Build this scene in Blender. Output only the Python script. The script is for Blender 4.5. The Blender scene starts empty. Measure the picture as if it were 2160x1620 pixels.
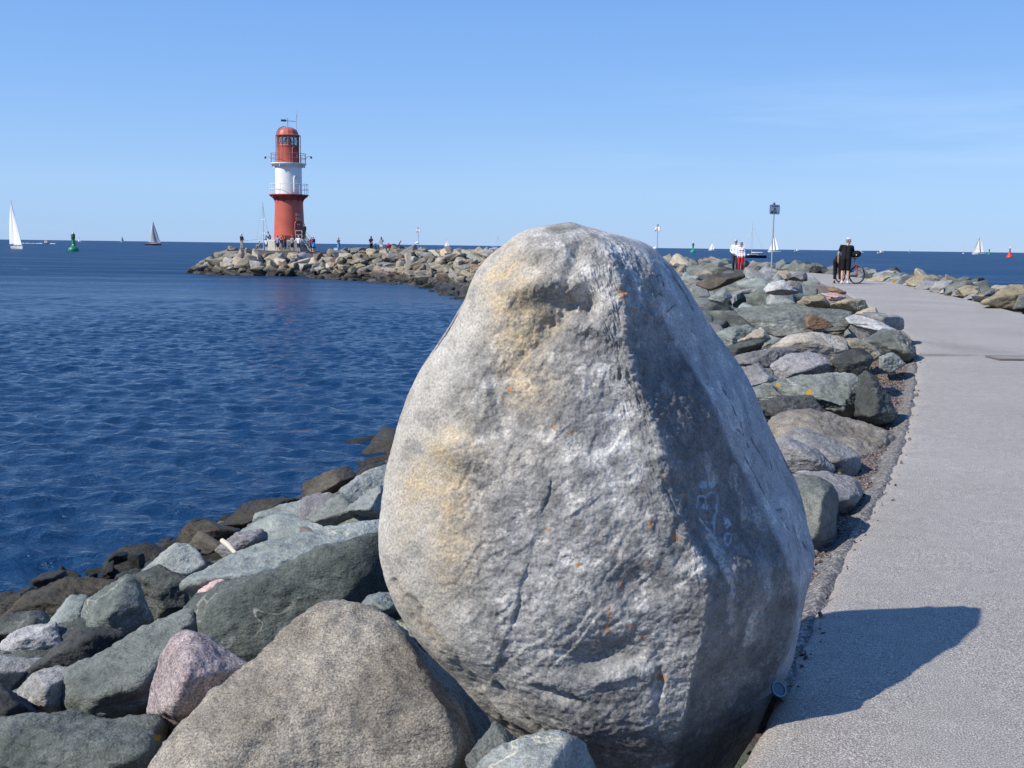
import bpy, bmesh, math, random
import numpy as np
from mathutils import Vector, Matrix, Euler

C = bpy.context.scene.collection
SC = bpy.context.scene
PI = math.pi
# ------------------------------------------------------------------ camera
F = 2184.0                      # focal length in photo pixels (photo 2160 x 1620)
CAM = Vector((0.0, 0.0, 1.3))
PITCH = math.radians(7.59)
ROLL = math.radians(0.743)
cam_rot = Matrix.Rotation(PI / 2 - PITCH, 3, 'X') @ Matrix.Rotation(ROLL, 3, 'Z')
cd = bpy.data.cameras.new("camera")
cam = bpy.data.objects.new("camera", cd)
C.objects.link(cam)
cam.matrix_world = Matrix.Translation(CAM) @ cam_rot.to_4x4()
cd.sensor_width = 36.0
cd.lens = 36.0 * F / 2160.0
cd.clip_start = 0.05
cd.clip_end = 80000.0
SC.camera = cam
# ------------------------------------------------------------------ sky and sun
SUN_AZ = math.radians(27.0)     # behind the camera from due left
SUN_EL = math.radians(41.0)
sun_dir = Vector((-math.cos(SUN_AZ) * math.cos(SUN_EL), -math.sin(SUN_AZ) * math.cos(SUN_EL), math.sin(SUN_EL)))
w = bpy.data.worlds.new("World")
SC.world = w
w.use_nodes = True
wt = w.node_tree
wt.nodes.clear()
w_out = wt.nodes.new('ShaderNodeOutputWorld')
w_bg = wt.nodes.new('ShaderNodeBackground')
w_sky = wt.nodes.new('ShaderNodeTexSky')
w_sky.sky_type = 'NISHITA'
w_sky.sun_disc = False
w_sky.sun_elevation = SUN_EL
w_sky.sun_rotation = math.atan2(sun_dir.x, sun_dir.y)
w_sky.altitude = 1500.0
w_sky.air_density = 1.0
w_sky.dust_density = 0.0
w_sky.ozone_density = 1.0
w_bg.inputs['Strength'].default_value = 0.10
# thin cirrus streaks high over the right half of the sea
w_tc = wt.nodes.new('ShaderNodeTexCoord')
w_map = wt.nodes.new('ShaderNodeMapping')
w_map.inputs['Rotation'].default_value = (0, math.radians(2.0), 0)
w_map.inputs['Location'].default_value = (0.9, 0.0, 1.7)
w_map.inputs['Scale'].default_value = (2.6, 2.6, 26.0)
w_no = wt.nodes.new('ShaderNodeTexNoise')
w_no.inputs['Scale'].default_value = 1.3
w_no.inputs['Detail'].default_value = 5.0
w_no.inputs['Roughness'].default_value = 0.55
w_ra = wt.nodes.new('ShaderNodeMapRange')
w_ra.inputs['From Min'].default_value = 0.42
w_ra.inputs['From Max'].default_value = 0.70
w_ra.inputs['To Max'].default_value = 0.30
w_mix = wt.nodes.new('ShaderNodeMix')
w_mix.data_type = 'RGBA'
# clear late-summer air: the physical sky leaned towards an even clean blue
w_sep = wt.nodes.new('ShaderNodeSeparateXYZ')
w_grad = wt.nodes.new('ShaderNodeValToRGB')
for k_, (p_, c_) in enumerate([(0.0, (0.215, 0.375, 0.645)), (0.05, (0.255, 0.43, 0.70)), (0.14, (0.185, 0.365, 0.70)), (0.25, (0.130, 0.295, 0.66)), (1.0, (0.05, 0.14, 0.40))]):
    e_ = w_grad.color_ramp.elements
    if k_ >= 2: e_.new(p_)
    e_[k_].position = p_; e_[k_].color = (*c_, 1)
w_gain = wt.nodes.new('ShaderNodeVectorMath'); w_gain.operation = 'SCALE'; w_gain.inputs['Scale'].default_value = 10.0
w_lean = wt.nodes.new('ShaderNodeMix'); w_lean.data_type = 'RGBA'; w_lean.inputs['Factor'].default_value = 0.85
wt.links.new(w_tc.outputs['Generated'], w_map.inputs['Vector'])
wt.links.new(w_map.outputs[0], w_no.inputs['Vector'])
wt.links.new(w_no.outputs['Fac'], w_ra.inputs['Value'])
def w_rng(sock, a, b):
    n_ = wt.nodes.new('ShaderNodeMapRange'); n_.interpolation_type = 'SMOOTHSTEP'
    n_.inputs['From Min'].default_value = a; n_.inputs['From Max'].default_value = b
    wt.links.new(sock, n_.inputs['Value']); return n_.outputs[0]
def w_mul(a, b):
    n_ = wt.nodes.new('ShaderNodeMath'); n_.operation = 'MULTIPLY'
    wt.links.new(a, n_.inputs[0]); wt.links.new(b, n_.inputs[1]); return n_.outputs[0]
wt.links.new(w_tc.outputs['Generated'], w_sep.inputs[0])
w_veil = w_mul(w_mul(w_rng(w_sep.outputs['Z'], 0.05, 0.085), w_rng(w_sep.outputs['Z'], 0.17, 0.11)), w_rng(w_sep.outputs['X'], -0.12, 0.25))
wt.links.new(w_mul(w_ra.outputs[0], w_veil), w_mix.inputs['Factor'])
wt.links.new(w_sep.outputs['Z'], w_grad.inputs['Fac'])
wt.links.new(w_grad.outputs[0], w_gain.inputs[0])
wt.links.new(w_sky.outputs[0], w_lean.inputs[6])
wt.links.new(w_gain.outputs[0], w_lean.inputs[7])
wt.links.new(w_lean.outputs[2], w_mix.inputs[6])
w_mix.inputs[7].default_value = (4.6, 6.2, 8.2, 1)
wt.links.new(w_mix.outputs[2], w_bg.inputs['Color'])
wt.links.new(w_bg.outputs[0], w_out.inputs['Surface'])

sl = bpy.data.lights.new("sun", 'SUN')
sl.energy = 4.0
sl.angle = math.radians(0.5)
sl.color = (1.0, 0.93, 0.82)
so = bpy.data.objects.new("sun", sl)
C.objects.link(so)
so.rotation_euler = (-sun_dir).to_track_quat('-Z', 'Y').to_euler()
so.location = sun_dir * 60

SC.view_settings.view_transform = 'Standard'
SC.view_settings.look = 'None'
SC.view_settings.exposure = 0.45
SC.view_settings.gamma = 1.0
SC.render.engine = 'CYCLES'
SC.cycles.use_denoising = True
SC.cycles.max_bounces = 5
SC.cycles.diffuse_bounces = 2
SC.cycles.glossy_bounces = 3
SC.cycles.sample_clamp_indirect = 3.0
SC.cycles.sample_clamp_direct = 3.0
WATER_Z = 1.3 - 3.54

# ------------------------------------------------------------------ helpers
def ray(px, py):
    return cam_rot @ Vector(((px - 1080.0) / F, -(py - 810.0) / F, -1.0))
def P(px, py, d):
    """point at depth d (metres along +Y) on the sight line of a photo pixel"""
    r = ray(px, py)
    return CAM + r * (d / r.y)
def G(px, py, z=0.0):
    """where the sight line of a photo pixel meets the level z"""
    r = ray(px, py)
    return CAM + r * ((z - CAM.z) / r.z)
_R = np.array(cam_rot)
def PA(px, py, d):
    px, py, d = np.broadcast_arrays(np.asarray(px, float), np.asarray(py, float), np.asarray(d, float))
    loc = np.stack([(px - 1080.0) / F, -(py - 810.0) / F, -np.ones_like(px)], -1)
    r = loc @ _R.T
    return np.array(CAM) + r * (d / r[..., 1])[..., None]
def project(p):
    q = cam_rot.transposed() @ (Vector(p) - CAM)
    return (1080 + F * q.x / -q.z, 810 - F * q.y / -q.z, -q.z)

def fill_mesh(me, v, f):
    """v (n,3), f (m,k) -> mesh data, fast"""
    v = np.ascontiguousarray(v, dtype=np.float32); f = np.ascontiguousarray(f, dtype=np.int32)
    n, k = f.shape
    me.vertices.add(len(v)); me.vertices.foreach_set('co', v.ravel())
    me.loops.add(n * k); me.loops.foreach_set('vertex_index', f.ravel())
    me.polygons.add(n)
    me.polygons.foreach_set('loop_start', np.arange(0, n * k, k, dtype=np.int32))
    me.polygons.foreach_set('use_smooth', np.ones(n, dtype=bool))
    me.update(calc_edges=True)
    return me
def new_mesh(name, v, f):
    return fill_mesh(bpy.data.meshes.new(name), v, f)
def link(name, me, mat=None, parent=None, loc=None):
    o = bpy.data.objects.new(name, me)
    C.objects.link(o)
    if mat is not None:
        if isinstance(mat, (list, tuple)):
            for m in mat: me.materials.append(m)
        else: me.materials.append(mat)
    if parent is not None: o.parent = parent
    if loc is not None: o.location = loc
    return o
def tag(o, label=None, cat=None, group=None, kind=None):
    if label: o['label'] = label
    if cat: o['category'] = cat
    if group: o['group'] = group
    if kind: o['kind'] = kind
    return o
def thing(name, label, cat, loc=(0, 0, 0), rz=0.0, group=None, scale=1.0):
    o = bpy.data.objects.new(name, None)
    C.objects.link(o)
    o.location = loc; o.rotation_euler = (0, 0, rz); o.scale = (scale,) * 3
    o.empty_display_size = 0.2
    return tag(o, label, cat, group)
def copy_tree(o, parent=None):
    c = o.copy(); C.objects.link(c)
    if parent is not None: c.parent = parent
    for ch in list(o.children): copy_tree(ch, c)
    return c

class MB:
    """collects shapes into one mesh"""
    def __init__(s): s.v = []; s.f = []
    def add(s, verts, faces):
        b = len(s.v); s.v += [tuple(x) for x in verts]; s.f += [tuple(i + b for i in q) for q in faces]; return s
    def box(s, c, d, rot=None, taper=1.0):
        hx, hy, hz = d[0] / 2, d[1] / 2, d[2] / 2
        vs = [Vector((x * hx * (taper if z > 0 else 1), y * hy * (taper if z > 0 else 1), z * hz)) for z in (-1, 1) for y in (-1, 1) for x in (-1, 1)]
        if rot is not None:
            m = rot if isinstance(rot, Matrix) else Euler(rot).to_matrix()
            vs = [m @ q for q in vs]
        vs = [q + Vector(c) for q in vs]
        return s.add(vs, [(0, 2, 3, 1), (4, 5, 7, 6), (0, 1, 5, 4), (2, 6, 7, 3), (0, 4, 6, 2), (1, 3, 7, 5)])
    def tube(s, a, b, r0, r1=None, n=10, cap=True):
        a = Vector(a); b = Vector(b); r1 = r0 if r1 is None else r1
        d = b - a
        if d.length < 1e-6: return s
        d.normalize()
        u = d.orthogonal().normalized(); w_ = d.cross(u)
        vs = []
        for p, r in ((a, r0), (b, r1)):
            for i in range(n):
                t = 2 * PI * i / n
                vs.append(p + (u * math.cos(t) + w_ * math.sin(t)) * r)
        fs = [(i, (i + 1) % n, n + (i + 1) % n, n + i) for i in range(n)]
        if cap: fs += [tuple(range(n - 1, -1, -1)), tuple(range(n, 2 * n))]
        return s.add(vs, fs)
    def path(s, pts, r, n=8, closed=False):
        pts = [Vector(p) for p in pts]
        m = len(pts); vs = []; fs = []
        up = None
        for i, p in enumerate(pts):
            if closed: d = pts[(i + 1) % m] - pts[i - 1]
            else: d = pts[min(i + 1, m - 1)] - pts[max(i - 1, 0)]
            d.normalize()
            if up is None: up = d.orthogonal().normalized()
            up = (up - d * up.dot(d)).normalized()
            w_ = d.cross(up)
            rr = r[i] if isinstance(r, (list, tuple)) else r
            for k in range(n):
                t = 2 * PI * k / n
                vs.append(p + (up * math.cos(t) + w_ * math.sin(t)) * rr)
        L = m if closed else m - 1
        for i in range(L):
            j = (i + 1) % m
            for k in range(n):
                fs.append((i * n + k, i * n + (k + 1) % n, j * n + (k + 1) % n, j * n + k))
        if not closed: fs += [tuple(range(n - 1, -1, -1)), tuple(range((m - 1) * n, m * n))]
        return s.add(vs, fs)
    def lathe(s, prof, n=32, c=(0, 0, 0), a0=0.0, a1=2 * PI, phase=0.0):
        full = abs(a1 - a0 - 2 * PI) < 1e-6
        m = n if full else n + 1
        vs = []; fs = []
        for r, z in prof:
            for i in range(m):
                t = a0 + (a1 - a0) * i / n + phase
                vs.append((c[0] + r * math.cos(t), c[1] + r * math.sin(t), c[2] + z))
        for j in range(len(prof) - 1):
            for i in range(n):
                k = (i + 1) % m
                fs.append((j * m + i, j * m + k, (j + 1) * m + k, (j + 1) * m + i))
        return s.add(vs, fs)
    def ball(s, c, r, n=12, m=8, sc=(1, 1, 1)):
        prof = []
        vs = []; fs = []
        for j in range(m + 1):
            a = -PI / 2 + PI * j / m
            for i in range(n):
                t = 2 * PI * i / n
                vs.append((c[0] + r * sc[0] * math.cos(a) * math.cos(t), c[1] + r * sc[1] * math.cos(a) * math.sin(t), c[2] + r * sc[2] * math.sin(a)))
        for j in range(m):
            for i in range(n):
                fs.append((j * n + i, j * n + (i + 1) % n, (j + 1) * n + (i + 1) % n, (j + 1) * n + i))
        return s.add(vs, fs)
    def capsule(s, a, b, r0, r1=None, n=10, sq=1.0):
        """tapered limb with round ends"""
        a = Vector(a); b = Vector(b); r1 = r0 if r1 is None else r1
        d = b - a; L = d.length
        if L < 1e-6: return s.ball(a, r0)
        d /= L
        u = d.orthogonal().normalized(); w_ = d.cross(u)
        rings = [(a - d * r0 * math.cos(q), r0 * math.sin(q)) for q in (0.02, 0.5, 1.0)] + [(a, r0), (a + d * L * .5, (r0 + r1) / 2), (b, r1)] + [(b + d * r1 * math.cos(q), r1 * math.sin(q)) for q in (1.0, 0.5, 0.02)]
        vs = []; fs = []
        for p, r in rings:
            for i in range(n):
                t = 2 * PI * i / n
                vs.append(p + (u * math.cos(t) + w_ * math.sin(t)) * r)
        for j in range(len(rings) - 1):
            for i in range(n):
                fs.append((j * n + i, j * n + (i + 1) % n, (j + 1) * n + (i + 1) % n, (j + 1) * n + i))
        m = len(rings)
        fs += [tuple(range(n - 1, -1, -1)), tuple(range((m - 1) * n, m * n))]
        return s.add(vs, fs)
    def mesh(s, name, smooth=True, sharp=35):
        me = bpy.data.meshes.new(name)
        me.from_pydata(s.v, [], s.f)
        bm = bmesh.new(); bm.from_mesh(me)
        bmesh.ops.recalc_face_normals(bm, faces=bm.faces)
        if smooth:
            for f in bm.faces: f.smooth = True
            lim = math.radians(sharp)
            for e in bm.edges:
                if len(e.link_faces) == 2 and e.calc_face_angle(0) > lim: e.smooth = False
        bm.to_mesh(me); bm.free()
        return me
    def build(s, name, mat, parent=None, smooth=True, sharp=35, loc=None):
        return link(name, s.mesh(name, smooth, sharp), mat, parent, loc)

def remeshed(mb, voxel, name, smooth_iter=2):
    """union of overlapping closed shells into one continuous skin"""
    me = mb.mesh('shells', smooth=False)
    o = bpy.data.objects.new('shells', me); C.objects.link(o)
    m = o.modifiers.new('r', 'REMESH'); m.mode = 'VOXEL'; m.voxel_size = voxel; m.use_smooth_shade = True
    if smooth_iter:
        q = o.modifiers.new('s', 'SMOOTH'); q.iterations = smooth_iter; q.factor = 0.5
    dg = bpy.context.evaluated_depsgraph_get()
    r = bpy.data.meshes.new_from_object(o.evaluated_get(dg))
    r.name = name
    bpy.data.objects.remove(o); bpy.data.meshes.remove(me)
    r.materials.clear()
    return r

# ------------------------------------------------------------------ noise (numpy gradient noise)
_rng = np.random.RandomState(7)
_perm = np.concatenate([_rng.permutation(256)] * 2).astype(np.int32)
_grad = _rng.normal(size=(256, 3)); _grad /= np.linalg.norm(_grad, axis=1)[:, None]
def pnoise(p):
    p = np.asarray(p, float)
    i = np.floor(p).astype(np.int64); f = p - i; i &= 255
    u = f * f * f * (f * (f * 6 - 15) + 10)
    out = 0.0
    for dx in (0, 1):
        wx = u[..., 0] if dx else 1 - u[..., 0]
        a = _perm[(i[..., 0] + dx) & 255]
        for dy in (0, 1):
            wy = u[..., 1] if dy else 1 - u[..., 1]
            b = _perm[(a + i[..., 1] + dy) & 255]
            for dz in (0, 1):
                wz = u[..., 2] if dz else 1 - u[..., 2]
                g = _grad[_perm[(b + i[..., 2] + dz) & 255]]
                out = out + wx * wy * wz * ((f[..., 0] - dx) * g[..., 0] + (f[..., 1] - dy) * g[..., 1] + (f[..., 2] - dz) * g[..., 2])
    return out * 1.5
def fbm(p, octaves=4, gain=0.5, lac=2.03):
    p = np.asarray(p, float); a = 1.0; s = 0.0
    for k in range(octaves):
        s = s + a * pnoise(p + 17.3 * k); a *= gain; p = p * lac
    return s
def ridged(p, octaves=4, gain=0.5, lac=2.1):
    p = np.asarray(p, float); a = 1.0; s = 0.0
    for k in range(octaves):
        s = s + a * (1 - 2 * np.abs(pnoise(p + 31.7 * k))); a *= gain; p = p * lac
    return s
def sstep(x, a, b):
    t = np.clip((x - a) / (b - a), 0, 1); return t * t * (3 - 2 * t)
def terrace(x, n, sharp=0.25):
    y = x * n; i = np.floor(y); f = y - i
    return (i + sstep(f, 0.5 - sharp, 0.5 + sharp)) / n
def strokes(x, y, lines, width):
    """distance mask of polylines in 2-D, 1 on the line"""
    best = np.full(x.shape, 1e9)
    for ln in lines:
        for (ax, ay), (bx, by) in zip(ln[:-1], ln[1:]):
            dx, dy = bx - ax, by - ay
            L = dx * dx + dy * dy + 1e-9
            t = np.clip(((x - ax) * dx + (y - ay) * dy) / L, 0, 1)
            best = np.minimum(best, np.hypot(x - ax - t * dx, y - ay - t * dy))
    return np.clip(1.5 - best / width, 0, 1)

# ------------------------------------------------------------------ node helper
class NT:
    def __init__(s, name):
        s.m = bpy.data.materials.new(name); s.m.use_nodes = True
        s.t = s.m.node_tree; s.t.nodes.clear()
        s.out = s.t.nodes.new('ShaderNodeOutputMaterial')
        s.b = s.t.nodes.new('ShaderNodeBsdfPrincipled')
        s.t.links.new(s.b.outputs[0], s.out.inputs['Surface'])
    def setin(s, n, k, v):
        i = n.inputs[k]
        if isinstance(v, bpy.types.NodeSocket): s.t.links.new(v, i)
        else:
            if i.type == 'RGBA' and len(v) == 3: v = (*v, 1)
            i.default_value = v
    def n(s, typ, props=None, **ins):
        n = s.t.nodes.new(typ)
        for k, v in (props or {}).items(): setattr(n, k, v)
        for k, v in ins.items(): s.setin(n, k.replace('_', ' '), v)
        return n
    def p(s, **ins):
        for k, v in ins.items(): s.setin(s.b, k.replace('_', ' '), v)
        return s
    def obj(s, scatter=True):
        tc = s.n('ShaderNodeTexCoord')
        if not scatter: return tc.outputs['Object']
        oi = s.n('ShaderNodeObjectInfo')
        sc_ = s.n('ShaderNodeMath', {'operation': 'MULTIPLY'}); s.setin(sc_, 0, oi.outputs['Random']); sc_.inputs[1].default_value = 53.0
        a = s.n('ShaderNodeVectorMath', {'operation': 'ADD'}); s.setin(a, 0, tc.outputs['Object']); s.setin(a, 1, sc_.outputs[0])
        s.rand = oi.outputs['Random']
        return a.outputs[0]
    def stretch(s, vec, scale, rot=(0, 0, 0)):
        return s.n('ShaderNodeMapping', None, Vector=vec, Scale=scale, Rotation=rot).outputs[0]
    def noise(s, vec, scale, detail=4, rough=0.55, dist=0.0):
        return s.n('ShaderNodeTexNoise', None, Vector=vec, Scale=scale, Detail=detail, Roughness=rough, Distortion=dist).outputs['Fac']
    def vor(s, vec, scale, feature='F1', out='Distance'):
        return s.n('ShaderNodeTexVoronoi', {'feature': feature}, Vector=vec, Scale=scale).outputs[out]
    def rng(s, v, a, b, c=0.0, d=1.0, smooth=True):
        n = s.n('ShaderNodeMapRange', {'interpolation_type': 'SMOOTHSTEP' if smooth else 'LINEAR'})
        s.setin(n, 'Value', v); n.inputs['From Min'].default_value = a; n.inputs['From Max'].default_value = b
        n.inputs['To Min'].default_value = c; n.inputs['To Max'].default_value = d
        return n.outputs[0]
    def math(s, op, a, b=0.0):
        n = s.n('ShaderNodeMath', {'operation': op}); s.setin(n, 0, a); s.setin(n, 1, b); return n.outputs[0]
    def mix(s, f, a, b, mode='MIX'):
        n = s.n('ShaderNodeMix', {'data_type': 'RGBA', 'blend_type': mode, 'clamp_factor': True})
        s.setin(n, 'Factor', f)
        for k, v in (('A', a), ('B', b)):
            i = [q for q in n.inputs if q.name == k and q.type == 'RGBA'][0]
            if isinstance(v, bpy.types.NodeSocket): s.t.links.new(v, i)
            else: i.default_value = (*v, 1) if len(v) == 3 else v
        return [q for q in n.outputs if q.type == 'RGBA'][0]
    def ramp(s, v, stops):
        n = s.n('ShaderNodeValToRGB'); s.setin(n, 'Fac', v)
        e = n.color_ramp.elements
        while len(e) < len(stops): e.new(0.5)
        for q, (p_, c_) in zip(e, stops): q.position = p_; q.color = (*c_, 1)
        return n.outputs[0]
    def attr(s, name, out='Fac'):
        return s.n('ShaderNodeAttribute', {'attribute_name': name}).outputs[out]
    def bump(s, h, strength, dist, normal=None):
        n = s.n('ShaderNodeBump'); s.setin(n, 'Height', h); n.inputs['Strength'].default_value = strength; n.inputs['Distance'].default_value = dist
        if normal is not None: s.setin(n, 'Normal', normal)
        return n.outputs[0]

def plain(name, col, rough=0.5, metal=0.0, var=0.12, scale=6.0, spec=0.5, bump=0.0):
    """painted or cloth surface with a little uneven wear"""
    t = NT(name)
    v = t.obj()
    n1 = t.noise(v, scale, 5)
    lo = tuple(max(0, c * (1 - var)) for c in col); hi = tuple(min(1, c * (1 + var)) for c in col)
    t.p(Base_Color=t.ramp(n1, [(0.3, lo), (0.7, hi)]), Roughness=rough, Metallic=metal)
    t.b.inputs['Specular IOR Level'].default_value = spec
    if bump: t.p(Normal=t.bump(t.noise(v, scale * 5, 4), 0.6, bump))
    return t.m
_plain = {}
def cmat(kind, col, **kw):
    k = (kind, tuple(round(c, 3) for c in col))
    if k not in _plain: _plain[k] = plain(kind, col, **kw)
    return _plain[k]
# ------------------------------------------------------------------ stone materials
def stone(name, cols, speck=0.42, speck_scale=130, vein=0.0, vein_col=(0.55, 0.53, 0.48), streak=0.0, streak_col=(0.3, 0.28, 0.22), patch=None, rough=0.85, bump=1.0, grain=46, var=0.3, wet=True, mottle=2.2):
    t = NT(name)
    v = t.obj()
    big = t.noise(v, mottle, 5, 0.6)
    col = t.ramp(big, [(0.30, cols[0]), (0.5, cols[1]), (0.72, cols[2])])
    if patch:
        pm = t.rng(t.noise(v, 1.7, 3, 0.5, 0.6), 0.55, 0.68)
        col = t.mix(t.math('MULTIPLY', pm, 0.75), col, patch)
    if streak:
        sv = t.stretch(v, (2.2, 2.2, 16.0), (0.5, 0.3, 0.0))
        sm = t.rng(t.noise(sv, 1.3, 5, 0.6, 0.8), 0.54, 0.70)
        col = t.mix(t.math('MULTIPLY', sm, streak), col, streak_col)
    if vein:
        sv = t.stretch(v, (1.0, 1.0, 3.0), (0.9, 0.2, 0.4))
        nn = t.noise(sv, 2.0, 3, 0.5, 0.6)
        vm = t.rng(t.math('ABSOLUTE', t.math('SUBTRACT', nn, 0.5)), 0.0, 0.012, 1.0, 0.0)
        vm2 = t.rng(t.noise(v, 1.6, 2), 0.5, 0.62)
        col = t.mix(t.math('MULTIPLY', t.math('MULTIPLY', vm, vm2), vein), col, vein_col)
    med = t.noise(v, grain * 0.4, 8, 0.72)
    col = t.mix(0.75, col, t.ramp(med, [(0.28, (0.45, 0.45, 0.45)), (0.5, (1, 1, 1)), (0.72, (1.5, 1.5, 1.48))]), 'MULTIPLY')
    sp = t.noise(v, speck_scale, 3, 0.7)
    col = t.mix(speck, col, t.ramp(sp, [(0.34, (0.25, 0.25, 0.25)), (0.48, (0.95, 0.95, 0.95)), (0.62, (1.7, 1.7, 1.7))]), 'MULTIPLY')
    # each stone has a tone of its own
    hs = t.n('ShaderNodeHueSaturation')
    t.setin(hs, 'Value', t.rng(t.rand, 0, 1, 1 - var, 1 + var, False)); t.setin(hs, 'Color', col)
    rr = t.math('FRACT', t.math('MULTIPLY', t.rand, 7.31))
    t.setin(hs, 'Saturation', t.rng(rr, 0, 1, 0.75, 1.25, False))
    col = hs.outputs[0]
    # yellow lichen spots where painted on
    lm = t.attr('lichen')
    lm = t.rng(t.math('ADD', lm, t.math('MULTIPLY', t.math('SUBTRACT', t.noise(v, 45, 3), 0.5), 1.1)), 0.42, 0.62)
    lm = t.math('MULTIPLY', lm, t.rng(t.attr('lichen'), 0.02, 0.2))
    col = t.mix(lm, col, (0.42, 0.25, 0.02))
    ro = rough
    if wet:
        # black weed and wet band just over the water line
        z = t.n('ShaderNodeSeparateXYZ', None, Vector=t.n('ShaderNodeNewGeometry').outputs['Position']).outputs['Z']
        zz = t.math('ADD', z, t.math('MULTIPLY', t.math('SUBTRACT', t.noise(v, 1.5, 4), 0.5), 1.1))
        wm = t.rng(zz, WATER_Z + 0.45, WATER_Z + 1.05, 1.0, 0.0)
        col = t.mix(t.math('MULTIPLY', wm, 0.93), col, t.ramp(t.noise(v, 8, 4), [(0.35, (0.010, 0.010, 0.009)), (0.62, (0.040, 0.036, 0.026)), (0.74, (0.050, 0.060, 0.018))]))
        ro = t.rng(wm, 0, 1, rough, 0.55, False)
    t.p(Base_Color=col, Roughness=ro)
    t.b.inputs['Specular IOR Level'].default_value = 0.35
    h1 = t.noise(v, grain, 7, 0.62)
    h2 = t.noise(t.stretch(v, (1, 1, 2.6), (0.6, 0.3, 0.2)), grain * 0.22, 6, 0.62)
    nb = t.bump(h2, 0.8 * min(1, bump), 0.040 * bump)
    t.p(Normal=t.bump(h1, 0.8 * min(1, bump), 0.014 * bump, nb))
    return t.m

M = {}
M['green'] = stone('green_schist', [(0.090, 0.104, 0.095), (0.150, 0.167, 0.154), (0.25, 0.262, 0.238)], vein=0.5, streak=0.55, streak_col=(0.075, 0.085, 0.078), speck=0.40, patch=(0.19, 0.205, 0.15))
M['grey_green'] = stone('grey_green_slate', [(0.15, 0.17, 0.165), (0.22, 0.245, 0.235), (0.32, 0.34, 0.32)], vein=0.8, vein_col=(0.6, 0.56, 0.45), streak=0.45, streak_col=(0.11, 0.125, 0.125), speck=0.35)
M['dark_green'] = stone('dark_green_stone', [(0.042, 0.050, 0.047), (0.080, 0.091, 0.085), (0.155, 0.168, 0.152)], vein=0.3, streak=0.4, streak_col=(0.03, 0.036, 0.033), speck=0.45)
M['grey'] = stone('grey_gneiss', [(0.16, 0.16, 0.165), (0.24, 0.24, 0.24), (0.36, 0.355, 0.34)], vein=0.5, streak=0.4, streak_col=(0.14, 0.14, 0.145), speck=0.45)
M['tan'] = stone('tan_granite', [(0.175, 0.158, 0.132), (0.26, 0.238, 0.205), (0.345, 0.32, 0.28)], speck=0.75, speck_scale=170, patch=(0.175, 0.158, 0.135), vein=0.0, mottle=4.0, bump=0.8)
M['olive'] = stone('olive_tan_stone', [(0.18, 0.158, 0.115), (0.28, 0.245, 0.18), (0.39, 0.345, 0.26)], speck=0.4, streak=0.35, streak_col=(0.20, 0.18, 0.14), patch=(0.24, 0.23, 0.18))
M['sand'] = stone('sandy_stone', [(0.26, 0.222, 0.165), (0.37, 0.32, 0.245), (0.47, 0.415, 0.33)], speck=0.35, streak=0.3, streak_col=(0.26, 0.20, 0.14))
M['rust'] = stone('rust_brown_stone', [(0.13, 0.085, 0.06), (0.21, 0.145, 0.10), (0.29, 0.215, 0.16)], speck=0.4, streak=0.4, streak_col=(0.12, 0.08, 0.06))
M['pink'] = stone('pink_granite', [(0.27, 0.205, 0.205), (0.40, 0.32, 0.315), (0.55, 0.46, 0.44)], speck=0.75, speck_scale=110, patch=(0.30, 0.215, 0.225), mottle=3.5)
M['rose'] = stone('rose_stone', [(0.36, 0.20, 0.17), (0.48, 0.30, 0.26), (0.58, 0.42, 0.36)], speck=0.4)
M['white'] = stone('white_quartz_stone', [(0.23, 0.23, 0.23), (0.33, 0.33, 0.325), (0.46, 0.455, 0.44)], speck=0.4, streak=0.4, streak_col=(0.25, 0.25, 0.26))
M['striped'] = stone('black_and_white_gneiss', [(0.38, 0.39, 0.38), (0.50, 0.50, 0.485), (0.58, 0.58, 0.56)], speck=0.3, streak=1.0, streak_col=(0.06, 0.06, 0.065))
M['dark'] = stone('black_stone', [(0.022, 0.024, 0.025), (0.045, 0.048, 0.048), (0.10, 0.102, 0.098)], speck=0.4, streak=0.3, streak_col=(0.02, 0.02, 0.02))
M['purple'] = stone('purple_grey_stone', [(0.15, 0.148, 0.155), (0.225, 0.22, 0.228), (0.315, 0.308, 0.312)], speck=0.4, vein=0.5)
M['weed'] = stone('weedy_brown_stone', [(0.03, 0.024, 0.015), (0.06, 0.048, 0.030), (0.12, 0.10, 0.07)], speck=0.5, rough=0.6)

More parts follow.
